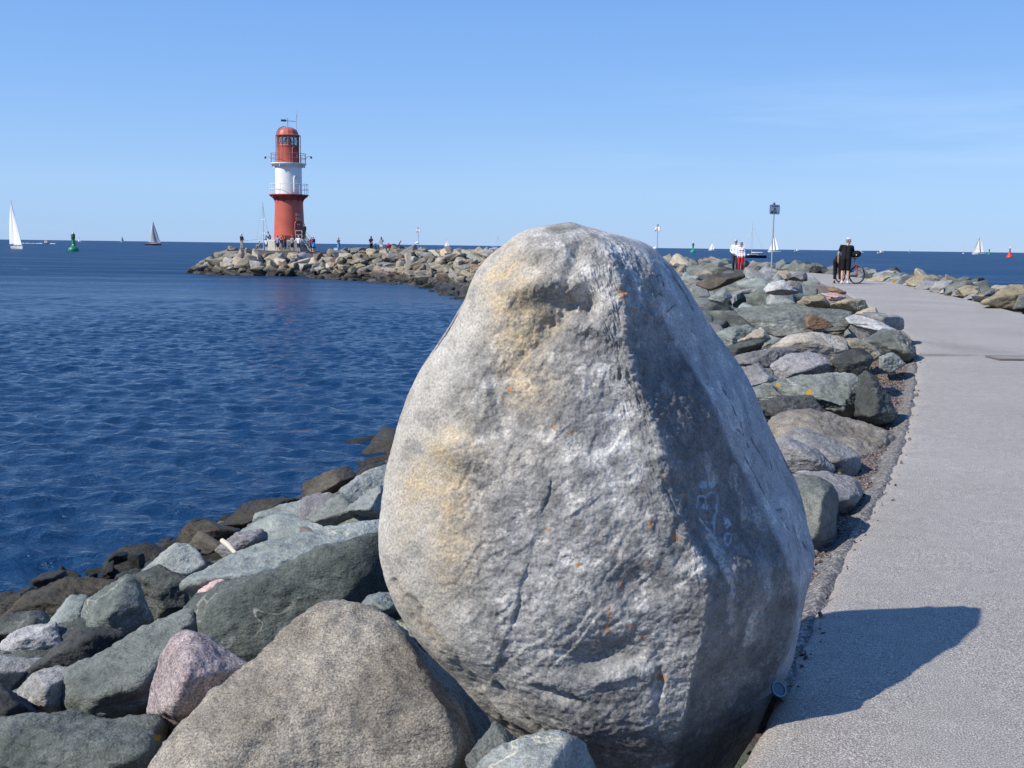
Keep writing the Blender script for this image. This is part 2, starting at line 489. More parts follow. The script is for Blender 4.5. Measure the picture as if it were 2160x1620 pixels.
# ------------------------------------------------------------------ ground materials
def m_path():
    t = NT('pale_asphalt')
    v = t.obj(False)
    c = t.ramp(t.noise(v, 0.5, 4, 0.6), [(0.3, (0.305, 0.286, 0.265)), (0.7, (0.372, 0.350, 0.326))])
    c = t.mix(0.8, c, t.ramp(t.noise(v, 12, 5, 0.6), [(0.25, (0.85, 0.85, 0.85)), (0.75, (1.12, 1.12, 1.12))]), 'MULTIPLY')
    g = t.noise(v, 205, 3, 0.75)
    c = t.mix(0.85, c, t.ramp(g, [(0.34, (0.18, 0.18, 0.20)), (0.46, (0.85, 0.85, 0.86)), (0.56, (1.2, 1.19, 1.17)), (0.66, (2.5, 2.45, 2.4))]), 'MULTIPLY')
    # damp and worn patches
    st = t.rng(t.noise(t.stretch(v, (0.45, 0.16, 1), (0, 0, 0.5)), 1.0, 4, 0.55, 0.5), 0.60, 0.72)
    c = t.mix(t.math('MULTIPLY', st, 0.30), c, (0.12, 0.117, 0.115))
    # the long damp mark by the drain cover
    dp = t.n('ShaderNodeVectorMath', {'operation': 'SUBTRACT'}); t.setin(dp, 0, v); dp.inputs[1].default_value = (4.75, 13.1, 0)
    ds = t.stretch(dp.outputs[0], (0.80, 5.0, 0.0))
    dl_ = t.n('ShaderNodeVectorMath', {'operation': 'LENGTH'}); t.setin(dl_, 0, ds)
    dm = t.rng(t.math('ADD', dl_.outputs['Value'], t.math('MULTIPLY', t.math('SUBTRACT', t.noise(v, 5, 4), 0.5), 0.9)), 0.6, 1.15, 0.6, 0.0)
    c = t.mix(dm, c, (0.13, 0.12, 0.105))
    t.p(Base_Color=c, Roughness=0.85)
    t.b.inputs['Specular IOR Level'].default_value = 0.3
    t.p(Normal=t.bump(t.noise(v, 150, 3, 0.7), 0.8, 0.008))
    return t.m
M['path'] = m_path()
def m_core():
    t = NT('rubble_fill')
    v = t.obj(False)
    vc = t.vor(v, 9.0, 'F1', 'Color')
    c = t.mix(0.35, t.ramp(t.noise(v, 3, 5, 0.65), [(0.3, (0.05, 0.048, 0.045)), (0.7, (0.14, 0.13, 0.115))]), vc, 'MULTIPLY')
    t.p(Base_Color=c, Roughness=0.9, Normal=t.bump(t.noise(v, 14, 6, 0.65), 1.0, 0.08))
    return t.m
M['core'] = m_core()
def m_gravel():
    t = NT('reddish_gravel')
    v = t.obj(False)
    cell = t.vor(v, 55.0, 'F1', 'Color')
    d = t.vor(v, 55.0, 'F1', 'Distance')
    sep = t.n('ShaderNodeSeparateXYZ', None, Vector=cell).outputs[0]
    c = t.ramp(sep, [(0.0, (0.13, 0.11, 0.10)), (0.35, (0.28, 0.22, 0.195)), (0.65, (0.38, 0.29, 0.26)), (0.88, (0.46, 0.40, 0.37)), (1.0, (0.50, 0.24, 0.13))])
    c = t.mix(t.rng(d, 0.0, 0.75, 0, 0.75), c, (0.03, 0.027, 0.025))
    t.p(Base_Color=c, Roughness=0.9, Normal=t.bump(t.math('MULTIPLY', d, -1.0), 1.0, 0.02))
    return t.m
M['gravel'] = m_gravel()
def m_crumble():
    t = NT('crumbled_asphalt')
    v = t.obj(False)
    cell = t.n('ShaderNodeSeparateXYZ', None, Vector=t.vor(v, 75.0, 'F1', 'Color')).outputs[0]
    d = t.vor(v, 75.0)
    c = t.ramp(cell, [(0.0, (0.10, 0.097, 0.095)), (0.5, (0.27, 0.26, 0.25)), (0.9, (0.42, 0.40, 0.385)), (1.0, (0.5, 0.47, 0.45))])
    c = t.mix(t.rng(d, 0.1, 0.8, 0, 0.7), c, (0.06, 0.055, 0.05))
    t.p(Base_Color=c, Roughness=0.9, Normal=t.bump(t.noise(v, 60, 4, 0.65), 0.9, 0.015))
    return t.m
M['crumble'] = m_crumble()
def m_water():
    t = NT('sea_water')
    v = t.n('ShaderNodeNewGeometry').outputs['Position']
    d = t.n('ShaderNodeVectorMath', {'operation': 'LENGTH'}); t.setin(d, 0, v)
    dist = d.outputs['Value']
    # ripples riding on the waves; out at sea the waves themselves
    b = t.noise(t.stretch(v, (0.6, 1.0, 1.0), (0, 0, -0.2)), 3.0, 5, 0.62, 0.4)
    c = t.noise(t.stretch(v, (0.7, 1.0, 1.0), (0, 0, 0.3)), 8.0, 4, 0.6)
    a = t.noise(t.stretch(v, (0.45, 1.0, 1.0), (0, 0, 0.12)), 0.5, 4, 0.60, 0.4)
    sw = t.noise(t.stretch(v, (0.3, 1.0, 1.0), (0, 0, 0.05)), 0.11, 4, 0.55)
    big = t.noise(t.stretch(v, (0.35, 1.0, 1.0)), 0.02, 4, 0.6)
    far = t.rng(dist, 110, 200)
    h = t.math('ADD', t.math('MULTIPLY', b, 0.14), t.math('MULTIPLY', c, 0.035))
    h = t.math('ADD', h, t.math('MULTIPLY', t.math('ADD', t.math('MULTIPLY', a, 0.7), t.math('MULTIPLY', sw, 1.6)), far))
    col = t.ramp(big, [(0.35, (0.003, 0.026, 0.078)), (0.65, (0.0055, 0.040, 0.110))])
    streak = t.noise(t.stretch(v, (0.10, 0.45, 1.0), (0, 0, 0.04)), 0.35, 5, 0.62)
    col = t.mix(t.math('MULTIPLY', far, 0.9), col, t.mix(1.0, col, t.ramp(streak, [(0.34, (0.55, 0.6, 0.65)), (0.52, (1.0, 1.0, 1.0)), (0.68, (2.2, 1.9, 1.7))]), 'MULTIPLY'))  # light and dark of the far waves painted into the base colour
    # scattered white caps out on the open sea
    wc = t.noise(t.stretch(v, (0.22, 0.5, 1.0)), 1.0, 3, 0.6)
    wm = t.math('MULTIPLY', t.rng(wc, 0.735, 0.78), t.rng(dist, 90, 160))
    col = t.mix(wm, col, (0.6, 0.65, 0.7))
    t.p(Base_Color=col, Roughness=t.math('ADD', t.math('MULTIPLY', t.rng(dist, 30, 120, 0.09, 0.40, False), t.rng(streak, 0.3, 0.7, 0.75, 1.15)), t.math('MULTIPLY', wm, 0.5)), IOR=1.333)
    t.p(Specular_IOR_Level=t.rng(dist, 30, 120, 0.5, 0.20, False))
    t.p(Normal=t.bump(h, 1.0, 1.0))
    return t.m
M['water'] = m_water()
# ------------------------------------------------------------------ the mole: left path edge and inner water line, station by station
def xy(v): return (v.x, v.y)
edge_px = [(1545, 1640), (1605, 1530), (1650, 1430), (1693, 1300), (1730, 1225), (1790, 1125), (1850, 1035), (1893, 945), (1918, 850), (1928, 780), (1926, 718)]
near_edge = [xy(G(x, y)) for x, y in edge_px]
# path edge a little inside the tracing further back where rocks hide it
PATH_L = [(-5.0, -9), (-2.6, -4), (-0.4, 0.5)] + near_edge + [(6.55, 17.5), (8.1, 23.5), (9.7, 30), (11.6, 38), (13.5, 48), (14.2, 57), (13.6, 66), (11.5, 77), (7, 88), (0, 98), (-8, 106), (-15, 112), (-20.5, 116.5)]
WIDTH = 3.05
def resample(pts, n):
    p = np.array(pts, float); s = np.concatenate([[0], np.cumsum(np.hypot(*np.diff(p, axis=0).T))])
    q = np.linspace(0, s[-1], n)
    return np.stack([np.interp(q, s, p[:, 0]), np.interp(q, s, p[:, 1])], -1), q
PL, PS = resample(PATH_L, 700)
# smooth a little so the kerbless edge runs in a curve
k = np.exp(-0.5 * (np.arange(-9, 10) / 3.0) ** 2); k /= k.sum()
PLs = np.stack([np.convolve(np.pad(PL[:, i], 9, mode='edge'), k, mode='valid') for i in (0, 1)], -1)
PL = PLs
tan = np.gradient(PL, axis=0); tan /= np.linalg.norm(tan, axis=1)[:, None]
# smoother direction for the far edge
kk = np.exp(-0.5 * (np.arange(-40, 41) / 16.0) ** 2); kk /= kk.sum()
tan_s = np.stack([np.convolve(np.pad(tan[:, i], 40, mode='edge'), kk, mode='valid') for i in (0, 1)], -1)
tan_s /= np.linalg.norm(tan_s, axis=1)[:, None]
NR = np.stack([tan_s[:, 1], -tan_s[:, 0]], -1)      # to the right of travel
PR = PL + NR * WIDTH
def path_z(y): return 0.0 + 0.45 * sstep(np.asarray(y, float), 70, 104)
IW_S = [((-5.0, -9), (-14, -3)), ((-2.6, -4), (-11.5, 1)), ((-0.4, 0.5), (-9, 5)), (near_edge[0], (-7.2, 7.6)), (near_edge[4], (-5.2, 10.2)), (near_edge[7], (-3.4, 13.8)),
        (near_edge[8], (-2.4, 16.8)), (near_edge[10], (-1.0, 21.5)), ((6.55, 17.5), (-0.2, 27)), ((8.1, 23.5), (0.6, 34)), ((10.6, 34), (1.2, 44)), ((13.1, 46), (0.8, 54)), ((14.2, 57), (-0.6, 61)),
        ((13.6, 66), (-2.4, 67)), ((11.5, 77), (-3.9, 74.5)), ((7, 88), (-6.0, 84)), ((0, 98), (-9.6, 94)), ((-8, 106), (-13.8, 99.7)), ((-15, 112), (-18.5, 104.8)), ((-20.5, 116.5), (-22.5, 109))]
# arc position of each station on the path edge
def near_s(p):
    d = np.hypot(PL[:, 0] - p[0], PL[:, 1] - p[1]); return PS[int(np.argmin(d))]
st_s = np.array([near_s(a) for a, b in IW_S]); st_iw = np.array([b for a, b in IW_S])
IW = np.stack([np.interp(PS, st_s, st_iw[:, 0]), np.interp(PS, st_s, st_iw[:, 1])], -1)
IW = np.stack([np.convolve(np.pad(IW[:, i], 40, mode='edge'), kk, mode='valid') for i in (0, 1)], -1)
def slope_z(t, y):
    """height of the rock surface, t = 0 at the path, 1 at the inner water line"""
    return path_z(y) + 0.10 - 0.10 * t - (2.34 + path_z(y)) * np.clip(t, 0, 1.4) ** 1.35 + 0.05 * sstep(np.asarray(y, float), 70, 95) * np.exp(-((t - 0.12) / 0.2) ** 2)

def grid_mesh(name, X, Y, Z):
    r, c = X.shape
    v = np.stack([X.ravel(), Y.ravel(), Z.ravel()], -1)
    i = np.arange(r * c).reshape(r, c)
    f = np.stack([i[:-1, :-1], i[:-1, 1:], i[1:, 1:], i[1:, :-1]], -1).reshape(-1, 4)
    return new_mesh(name, v, f)

# the sea: one sheet to the horizon, with real waves where they can be told apart
def graded(lo, hi, step, far):
    c = np.arange(lo, hi + step * .5, step)
    g = []; d = step; x = 0.0
    while x < far: d *= (1.013 if d < 1.2 else 1.07); x += d; g.append(x)
    g = np.array(g)
    return np.concatenate([lo - g[::-1], c, hi + g])
axx = graded(-20, 1, 0.085, 60000); ayy = graded(8, 50, 0.085, 60000)
X, Y = np.meshgrid(axx, ayy)
SPC = np.maximum(np.gradient(axx)[None, :], np.gradient(ayy)[:, None])
wr = np.random.RandomState(11)
Z = np.zeros_like(X); DXw = np.zeros_like(X); DYw = np.zeros_like(X)
for lam in np.concatenate([np.geomspace(0.28, 1.15, 62), np.geomspace(1.4, 6.5, 15)]):
    th = math.radians(-100) + wr.normal() * 0.62
    kx_, ky_ = math.cos(th) * 2 * PI / lam, math.sin(th) * 2 * PI / lam
    a_ = 0.0056 * lam ** 0.8 * (0.5 + wr.rand()) * (1.15 if lam < 1.2 else 0.5)
    fade = np.clip((lam / SPC - 2.2) / 2.0, 0, 1) * a_
    ph = kx_ * X + ky_ * Y + wr.rand() * 6.28
    Z += fade * np.cos(ph)
    DXw -= 0.8 * fade * math.cos(th) * np.sin(ph); DYw -= 0.8 * fade * math.sin(th) * np.sin(ph)
gust = 0.75 + 0.45 * fbm(np.stack([X * 0.03, Y * 0.05, X * 0], -1), 3)
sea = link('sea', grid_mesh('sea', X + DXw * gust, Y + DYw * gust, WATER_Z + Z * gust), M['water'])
tag(sea, kind='structure')
sb = MB(); sb.box((0, 0, -14), (120000, 120000, 0.5))
tag(sb.build('seabed', M['core']), kind='structure')

# rubble body of the mole under the rocks
ts = np.linspace(-0.35, 1.35, 60)
rows = []
idx = np.arange(0, 700, 1)
Xs, Ys, Zs = [], [], []
for i in idx:
    a, b = PL[i], IW[i]
    # inner slope from below water to the path
    tt = np.linspace(1.3, 0.0, 34)
    x = a[0] + (b[0] - a[0]) * tt; y = a[1] + (b[1] - a[1]) * tt
    z = slope_z(tt, y) - 0.42
    rp = PR[i]; nr = NR[i]
    z[-1] = min(z[-1], path_z(a[1]) - 0.16); z[-2] = min(z[-2], path_z(a[1]) - 0.22)
    o = np.array([0.0, 0.3, 1.5, 3.0, 4.5, 6.0, 8.0, 10.0])
    x2 = rp[0] + nr[0] * o; y2 = rp[1] + nr[1] * o
    z2 = path_z(y2) + np.array([-0.10, -0.2, -0.3, -0.6, -1.3, -2.2, -3.4, -5.0])
    Xs.append(np.concatenate([x, x2])); Ys.append(np.concatenate([y, y2])); Zs.append(np.concatenate([z, z2]))
Xs, Ys, Zs = map(np.array, (Xs, Ys, Zs))
Zs = Zs + 0.10 * fbm(np.stack([Xs, Ys, Zs * 0], -1) * 1.1, 4) * np.concatenate([np.ones(32), np.zeros(4), np.ones(6)])[None, :]
Zs = Zs - 0.75 * np.exp(-(((Xs - 0.25) / 1.1) ** 2 + ((Ys - 2.6) / 1.2) ** 2)) * (Zs < -0.05)
core = link('mole_core', grid_mesh('mole_core', Xs, Ys, Zs), M['core'])
tag(core, kind='structure')
# round head of the mole under the lighthouse
HEAD = np.array([-26.4, 123.0])
def head_r(a):  # radius of the water line seen from the tower
    return 10.4 + 1.2 * np.clip(np.cos(a - math.radians(165)), 0, 1) ** 2
hb = []
aa = np.linspace(0, 2 * PI, 97); rr = np.linspace(0, 1.35, 22)
A, R_ = np.meshgrid(aa, rr)
RW = head_r(A)
hr = 6.2
rad = np.where(R_ < 0.35, R_ / 0.35 * hr, hr + (RW - hr) * (R_ - 0.35) / 0.65)
hz = np.where(R_ < 0.35, 0.42, 0.42 - 0.42 * sstep(R_, .35, .45) - 2.7 * np.clip((R_ - 0.35) / 0.65, 0, 2) ** 1.2)
hx = HEAD[0] + rad * np.cos(A); hy = HEAD[1] + rad * np.sin(A)
hz = hz + 0.12 * fbm(np.stack([hx, hy, hz * 0], -1) * 0.9, 3) * (R_ > 0.4)
tag(link('mole_head_core', grid_mesh('mole_head_core', hx, hy, hz), M['core']), kind='structure')

# asphalt path with a ragged, slightly sinking left edge
pw = np.concatenate([np.array([0.0, 0.012, 0.03, 0.055, 0.09, 0.14, 0.22, 0.4]), np.linspace(0.7, WIDTH, 12)])
PLf, PSf = resample([tuple(p) for p in PL], 3200)
NRf = np.stack([np.interp(PSf, PS, NR[:, 0]), np.interp(PSf, PS, NR[:, 1])], -1)
rag = 0.035 * fbm(np.stack([PSf * 1.3, PSf * 0, PSf * 0], -1), 3) + 0.011 * fbm(np.stack([PSf * 6, PSf * 0 + 5, PSf * 0], -1), 4)
far = sstep(PLf[:, 1], 8, 25)
rag = rag * (1 - 0.6 * far)
X = PLf[:, 0][:, None] + NRf[:, 0][:, None] * (pw[None, :] + rag[:, None] * np.exp(-pw / 0.25)[None, :])
Y = PLf[:, 1][:, None] + NRf[:, 1][:, None] * (pw[None, :] + rag[:, None] * np.exp(-pw / 0.25)[None, :])
Z = path_z(Y) - 0.075 * np.exp(-pw / 0.022)[None, :] - 0.02 * np.exp(-pw / 0.15)[None, :] * (0.6 + fbm(np.stack([X, Y, X * 0], -1) * 5, 3))
Z = Z + 0.012 * fbm(np.stack([X, Y, X * 0], -1) * 0.35, 2)
path = link('path', grid_mesh('path', X, Y, Z), M['path'])
tag(path, kind='structure')

# reddish gravel strip between the asphalt and the rocks
gw = np.linspace(-0.75, 0.06, 24)
sel = (PLf[:, 1] > 3.3) & (PLf[:, 1] < 40)
Xg = PLf[sel, 0][:, None] + NRf[sel, 0][:, None] * gw[None, :]
Yg = PLf[sel, 1][:, None] + NRf[sel, 1][:, None] * gw[None, :]
Zg = -0.055 - 0.06 * np.clip(-gw, 0, 1)[None, :] - 0.12 * sstep(-gw, 0.3, 0.75)[None, :] + 0.022 * fbm(np.stack([Xg, Yg, Xg * 0], -1) * 6, 4)
tag(link('gravel_strip', grid_mesh('gravel_strip', Xg, Yg, Zg), M['gravel']), kind='structure')
# crumbled shoulder where the asphalt breaks away
cw = np.linspace(-0.20, 0.05, 22)
selc = (PLf[:, 1] > 2.9) & (PLf[:, 1] < 45)
Xc = PLf[selc, 0][:, None] + NRf[selc, 0][:, None] * cw[None, :]
Yc = PLf[selc, 1][:, None] + NRf[selc, 1][:, None] * cw[None, :]
Qc = np.stack([Xc, Yc, Xc * 0], -1)
Zc = -0.012 - 0.10 * np.clip(-cw / 0.2, 0, 1)[None, :] ** 0.8 + 0.012 * fbm(Qc * 5, 3) - 0.02 * sstep(cw, 0.01, 0.05)[None, :]
tag(link('path_shoulder', grid_mesh('path_shoulder', Xc, Yc, Zc), M['crumble']), kind='structure')
# loose chips of asphalt and gravel
rs = np.random.RandomState(21)
chip = MB()
icov = [Vector(q) for q in ((0, 0, 1), (.9, 0, .3), (.28, .85, .3), (-.72, .53, .3), (-.72, -.53, .3), (.28, -.85, .3), (.6, .4, -.4), (-.3, .6, -.4), (-.7, 0, -.4), (-.2, -.6, -.4), (.6, -.4, -.4), (0, 0, -.6))]
hull_f = [(0, 1, 2), (0, 2, 3), (0, 3, 4), (0, 4, 5), (0, 5, 1), (1, 6, 2), (2, 7, 3), (3, 8, 4), (4, 9, 5), (5, 10, 1), (2, 6, 7), (3, 7, 8), (4, 8, 9), (5, 9, 10), (1, 10, 6), (6, 11, 7), (7, 11, 8), (8, 11, 9), (9, 11, 10), (10, 11, 6)]
for _ in range(4200):
    y = 3.0 + 16 * rs.rand() ** 1.6
    i = int(np.argmin(np.abs(PLf[:, 1] - y)))
    o = -0.02 - 0.34 * abs(rs.normal()) if rs.rand() < 0.97 else rs.rand() * 0.08
    if o < -0.8: continue
    r = (0.006 + 0.014 * rs.rand() ** 2.5)
    c = Vector((PLf[i, 0] + NRf[i, 0] * o + rs.normal() * 0.02, PLf[i, 1] + NRf[i, 1] * o, (-0.055 - 0.06 * max(0, -o) if o < 0 else -0.012) + r * 0.35))
    e = Euler(rs.rand(3) * 6).to_matrix()
    s_ = Vector((1, 0.5 + 0.5 * rs.rand(), 0.4 + 0.4 * rs.rand())) * r
    chip.add([c + e @ Vector((q.x * s_.x, q.y * s_.y, q.z * s_.z)) for q in icov], hull_f)
tag(chip.build('gravel_chips', M['gravel'], smooth=False), 'loose gravel chips strewn along the crumbling path edge', 'gravel', kind='stuff')

q = G(2128, 757, 0.0)
dc = MB(); dc.box((q.x + .12, q.y, .012), (.62, .36, .012))
dco = dc.build('drain_cover', plain('rusty_iron', (.25, .215, .195), rough=.8, var=.3, scale=14), smooth=False)
tag(dco, 'rusty rectangular iron drain cover set in the asphalt at the end of a damp mark', 'drain cover')
fr_ = MB()
for dx, dy, w2, h2 in ((0, .19, .66, .02), (0, -.19, .66, .02), (-.32, 0, .02, .36), (.32, 0, .02, .36)): fr_.box((q.x + .12 + dx, q.y + dy, .013), (w2, h2, .016))
fr_.build('frame', plain('dark_iron', (.14, .13, .12), rough=.8), dco, smooth=False)
# ------------------------------------------------------------------ the great boulder
L_SIL = [(468, 1203), (472, 1160), (476, 1138), (481, 1112), (495, 1086), (513, 1067), (540, 1029), (575, 1002), (609, 987), (634, 977), (661, 956), (706, 925), (748, 901), (779, 884), (824, 866), (879, 849), (934, 832), (990, 815), (1041, 811),
         (1123, 804), (1172, 806), (1229, 819), (1286, 841), (1335, 866), (1388, 906), (1437, 959), (1486, 1008), (1518, 1041), (1555, 1090), (1590, 1160), (1640, 1230), (1700, 1300), (1760, 1340)]
R_SIL = [(468, 1206), (476, 1232), (485, 1262), (492, 1285), (500, 1330), (512, 1362), (528, 1384), (548, 1402), (570, 1424), (591, 1439), (654, 1479), (722, 1524), (784, 1564), (852, 1601), (923, 1635), (960, 1655), (1021, 1683), (1111, 1703), (1160, 1715), (1204, 1712),
         (1266, 1701), (1327, 1690), (1400, 1667), (1449, 1640), (1494, 1614), (1547, 1590), (1616, 1552), (1690, 1500), (1760, 1440)]
RIDGE = [(468, 1205), (480, 1225), (520, 1275), (580, 1300), (648, 1318), (722, 1318), (780, 1335), (850, 1365), (909, 1390), (995, 1396), (1033, 1405), (1096, 1436), (1145, 1455), (1191, 1484), (1258, 1494), (1347, 1485), (1428, 1466), (1477, 1458), (1530, 1436), (1620, 1410), (1760, 1390)]
EDGE2 = [(468, 1206), (485, 1250), (500, 1310), (530, 1345), (560, 1362), (597, 1380), (699, 1402), (767, 1440), (838, 1480), (923, 1521), (997, 1564), (1054, 1590), (1128, 1621), (1191, 1652), (1250, 1676), (1296, 1684), (1360, 1668), (1449, 1620), (1547, 1565), (1616, 1520), (1760, 1410)]
DF = [(468, 2.89), (485, 2.82), (520, 2.755), (580, 2.71), (650, 2.685), (800, 2.64), (1000, 2.59), (1150, 2.57), (1300, 2.57), (1420, 2.60), (1520, 2.66), (1620, 2.78), (1760, 2.95)]
NROW, NF, NB = 660, 700, 110
def curve(tab, y, s):
    a = np.array(tab, float)
    v = np.interp(y, a[:, 0], a[:, 1])
    kx = np.exp(-0.5 * (np.arange(-3 * s, 3 * s + 1) / s) ** 2); kx /= kx.sum()
    return np.convolve(np.pad(v, 3 * s, mode='reflect', reflect_type='odd'), kx, mode='valid')
vv = np.linspace(0, 1, NROW)
yr = 468.5 + (1758 - 468.5) * (0.25 * vv ** 2 + 0.75 * vv)
yr = 468.5 + (yr - 468.5)
xl = curve(L_SIL, yr, 5); xr = curve(R_SIL, yr, 5); xg = curve(RIDGE, yr, 9); xe = curve(EDGE2, yr, 9); df = curve(DF, yr, 14)
xl[0] = 1204; xr[0] = 1205.5
xg = np.clip(xg, xl + 0.05 * (xr - xl), xr - 0.05 * (xr - xl)); xe = np.clip(xe, xg + 0.02 * (xr - xl), xr - 0.02 * (xr - xl))
wid = (xr - xl) / F * 2.8                      # width in metres
cap = sstep(yr, 468, 560) * 0.75 + 0.25 * sstep(yr, 468, 700)   # the depth closes towards the top
dl = df + 0.09 + 0.20 * np.minimum(wid, 1.2) * cap           # depth of left limb
u = np.linspace(0, 1, NF); u = 0.72 * u + 0.28 * (0.5 - 0.5 * np.cos(PI * u))
PX = xl[:, None] + (xr - xl)[:, None] * u[None, :]
m_px = (df / F)[:, None]
tl = np.clip((xg[:, None] - PX) / (xg - xl)[:, None], 0, 1)
bulge = 1 - (1 - tl ** 2.3) ** (1 / 1.9)
Dl = df[:, None] + (dl - df)[:, None] * (0.80 * bulge + 0.20 * tl)
TAN1, TAN2 = math.tan(math.radians(55)), math.tan(math.radians(66))
De = df + (xe - xg) * df / F * TAN1
sr = np.clip((PX - xe[:, None]) / np.maximum(xr - xe, 1)[:, None], 0, 1)
dr = De + (xr - xe) * df / F * TAN2 + 0.05 * wid * cap
Dr = np.where(PX < xe[:, None], df[:, None] + (PX - xg[:, None]) * m_px * TAN1, De[:, None] + (dr - De)[:, None] * (0.68 * sr + 0.32 * (1 - np.sqrt(np.clip(1 - sr ** 2, 0, 1)))))
DEP = np.where(PX <= xg[:, None], Dl, Dr)
# soften the arete a little
kx = np.exp(-0.5 * (np.arange(-12, 13) / 4.0) ** 2); kx /= kx.sum()
DEP = np.stack([np.convolve(np.pad(r, 12, mode='edge'), kx, mode='valid') for r in DEP])
# back of the stone
ub = np.linspace(0, 1, NB + 2)[1:-1]
PXB = xr[:, None] + (xl - xr)[:, None] * (0.5 - 0.5 * np.cos(PI * ub))[None, :]
DB = DEP[:, -1:] + (DEP[:, :1] - DEP[:, -1:]) * ub[None, :] + (0.02 + 0.07 * np.minimum(wid, 1.1))[:, None] * cap[:, None] * np.sin(PI * ub)[None, :] ** 0.8
PXA = np.concatenate([PX, PXB], 1); DA = np.concatenate([DEP, DB], 1)
YA = np.repeat(yr[:, None], PXA.shape[1], 1)
V = PA(PXA, YA, DA)                            # rows, cols, 3
nr_, nc_ = PXA.shape
def normals(V):
    a = np.roll(V, -1, 1) - np.roll(V, 1, 1)
    b = np.gradient(V, axis=0)
    n = np.cross(b, a); L = np.linalg.norm(n, axis=2, keepdims=True); n = n / np.maximum(L, 1e-12)
    return n
N0 = normals(V)
ctr = V.reshape(-1, 3).mean(0)
if np.sum(N0 * (V - ctr)) < 0: N0 = -N0
px, py = PXA, YA
front = np.concatenate([np.ones((nr_, NF), bool), np.zeros((nr_, NB), bool)], 1)
# regions on the stone, found from the same outlines
s_ridge = (px - xg[:, None]); s_edge = (px - xe[:, None])
smooth_r = sstep(s_edge, -8, 14)                                     # polished right flank
left_w = sstep((px - xl[:, None]) / np.maximum(xg - xl, 1)[:, None], 0.34, 0.10)  # worn left limb
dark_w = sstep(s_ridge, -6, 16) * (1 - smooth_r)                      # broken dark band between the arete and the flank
rough = np.clip(1 - 0.85 * smooth_r - 0.75 * left_w, 0.1, 1)
rough = np.where(front, rough, 0.5)
top_w = sstep(py, 640, 500)
Q = V * np.array([1.0, 1.0, 1.0])
edge_fade = sstep(py, 468, 530) * (1 - 0.75 * (1 - sstep(xr[:, None] - px, 0, 70)) * sstep(py, 760, 560)) * (1 - 0.75 * (1 - sstep(px - xl[:, None], 0, 40)) * sstep(py, 700, 520))
disp = np.zeros_like(px)
disp += 0.028 * fbm(Q * 2.4 + 3.1, 2) * edge_fade
# broken plates: terraced noise tilted along the foliation
fol = Q @ np.array([[0.80, 0.15, 0.35], [0.2, 1.0, 0.1], [-0.55, 0.1, 0.75]])
pl = fbm(fol * np.array([4.0, 4.0, 2.2]) + 9.0, 4)
disp += 0.012 * (terrace(pl, 3.0, 0.16) - 0.5 * pl) * rough
pl2 = fbm(fol * np.array([11.0, 11.0, 4.5]) + 4.0, 3)
disp += 0.0030 * (terrace(pl2, 2.4, 0.14) - 0.4 * pl2) * rough
disp += 0.0022 * ridged(Q * 19.0, 4) * rough
disp += 0.0022 * fbm(Q * 60.0, 3) * (0.25 + 0.75 * rough)
# fibrous flakes along the arete and the top right
fib_w = np.exp(-(s_ridge / 62.0) ** 2) * sstep(py, 1420, 1150) * 0.9 + np.exp(-((s_ridge - 25) / 70.0) ** 2) * sstep(py, 800, 600) + 0.7 * np.exp(-((px - 1612) / 55) ** 2 - ((py - 1225) / 75) ** 2)
fib_w = np.clip(fib_w, 0, 1) * np.where(front, 1, 0)
ang = math.radians(62)
wx1 = 26 * fbm(Q * 7 + 1, 3); wy1 = 26 * fbm(Q * 7 + 61, 3)
fx = ((px + wx1) * math.cos(ang) + (py + wy1) * math.sin(ang)) / 900.0; fy = (-(px + wx1) * math.sin(ang) + (py + wy1) * math.cos(ang)) / 900.0
fib = ridged(np.stack([fx * 13, fy * 48, DA * 3], -1), 4, 0.6)
disp += 0.0055 * fib * np.clip(0.7 + 1.2 * fbm(Q * 4 + 31, 3), 0.1, 1.6) * sstep(py, 478, 560) * fib_w * edge_fade * (1 - 0.6 * dark_w)
fib2 = ridged(np.stack([fx * 30, fy * 95, DA * 3 + 7], -1), 3, 0.6)
disp += 0.0022 * fib2 * np.clip(fib_w + 0.5 * dark_w, 0, 1) * edge_fade
def blob(cx, cy, rx, ry, rot=0.0):
    a = math.radians(rot); dx = px - cx; dy = py - cy
    return np.exp(-(((dx * math.cos(a) + dy * math.sin(a)) / rx) ** 2 + ((-dx * math.sin(a) + dy * math.cos(a)) / ry) ** 2)) * front
# the overhanging notch below the top, with its ledge
nz1 = 1 + 0.9 * fbm(Q * 9 + 7, 4)
disp -= 0.050 * blob(1180, 668, 58, 22, -38) * nz1
disp -= 0.035 * blob(1225, 640, 26, 22, 20) * nz1
disp -= 0.026 * blob(1120, 735, 60, 22, -48) * nz1
disp += 0.020 * blob(1150, 612, 80, 22, -22) * nz1
disp += 0.028 * blob(1245, 690, 60, 18, 15)
disp += 0.025 * blob(1120, 610, 60, 28, -20)
disp -= 0.026 * blob(1245, 655, 16, 40, 10)
disp -= 0.022 * blob(1215, 545, 14, 55, 20)
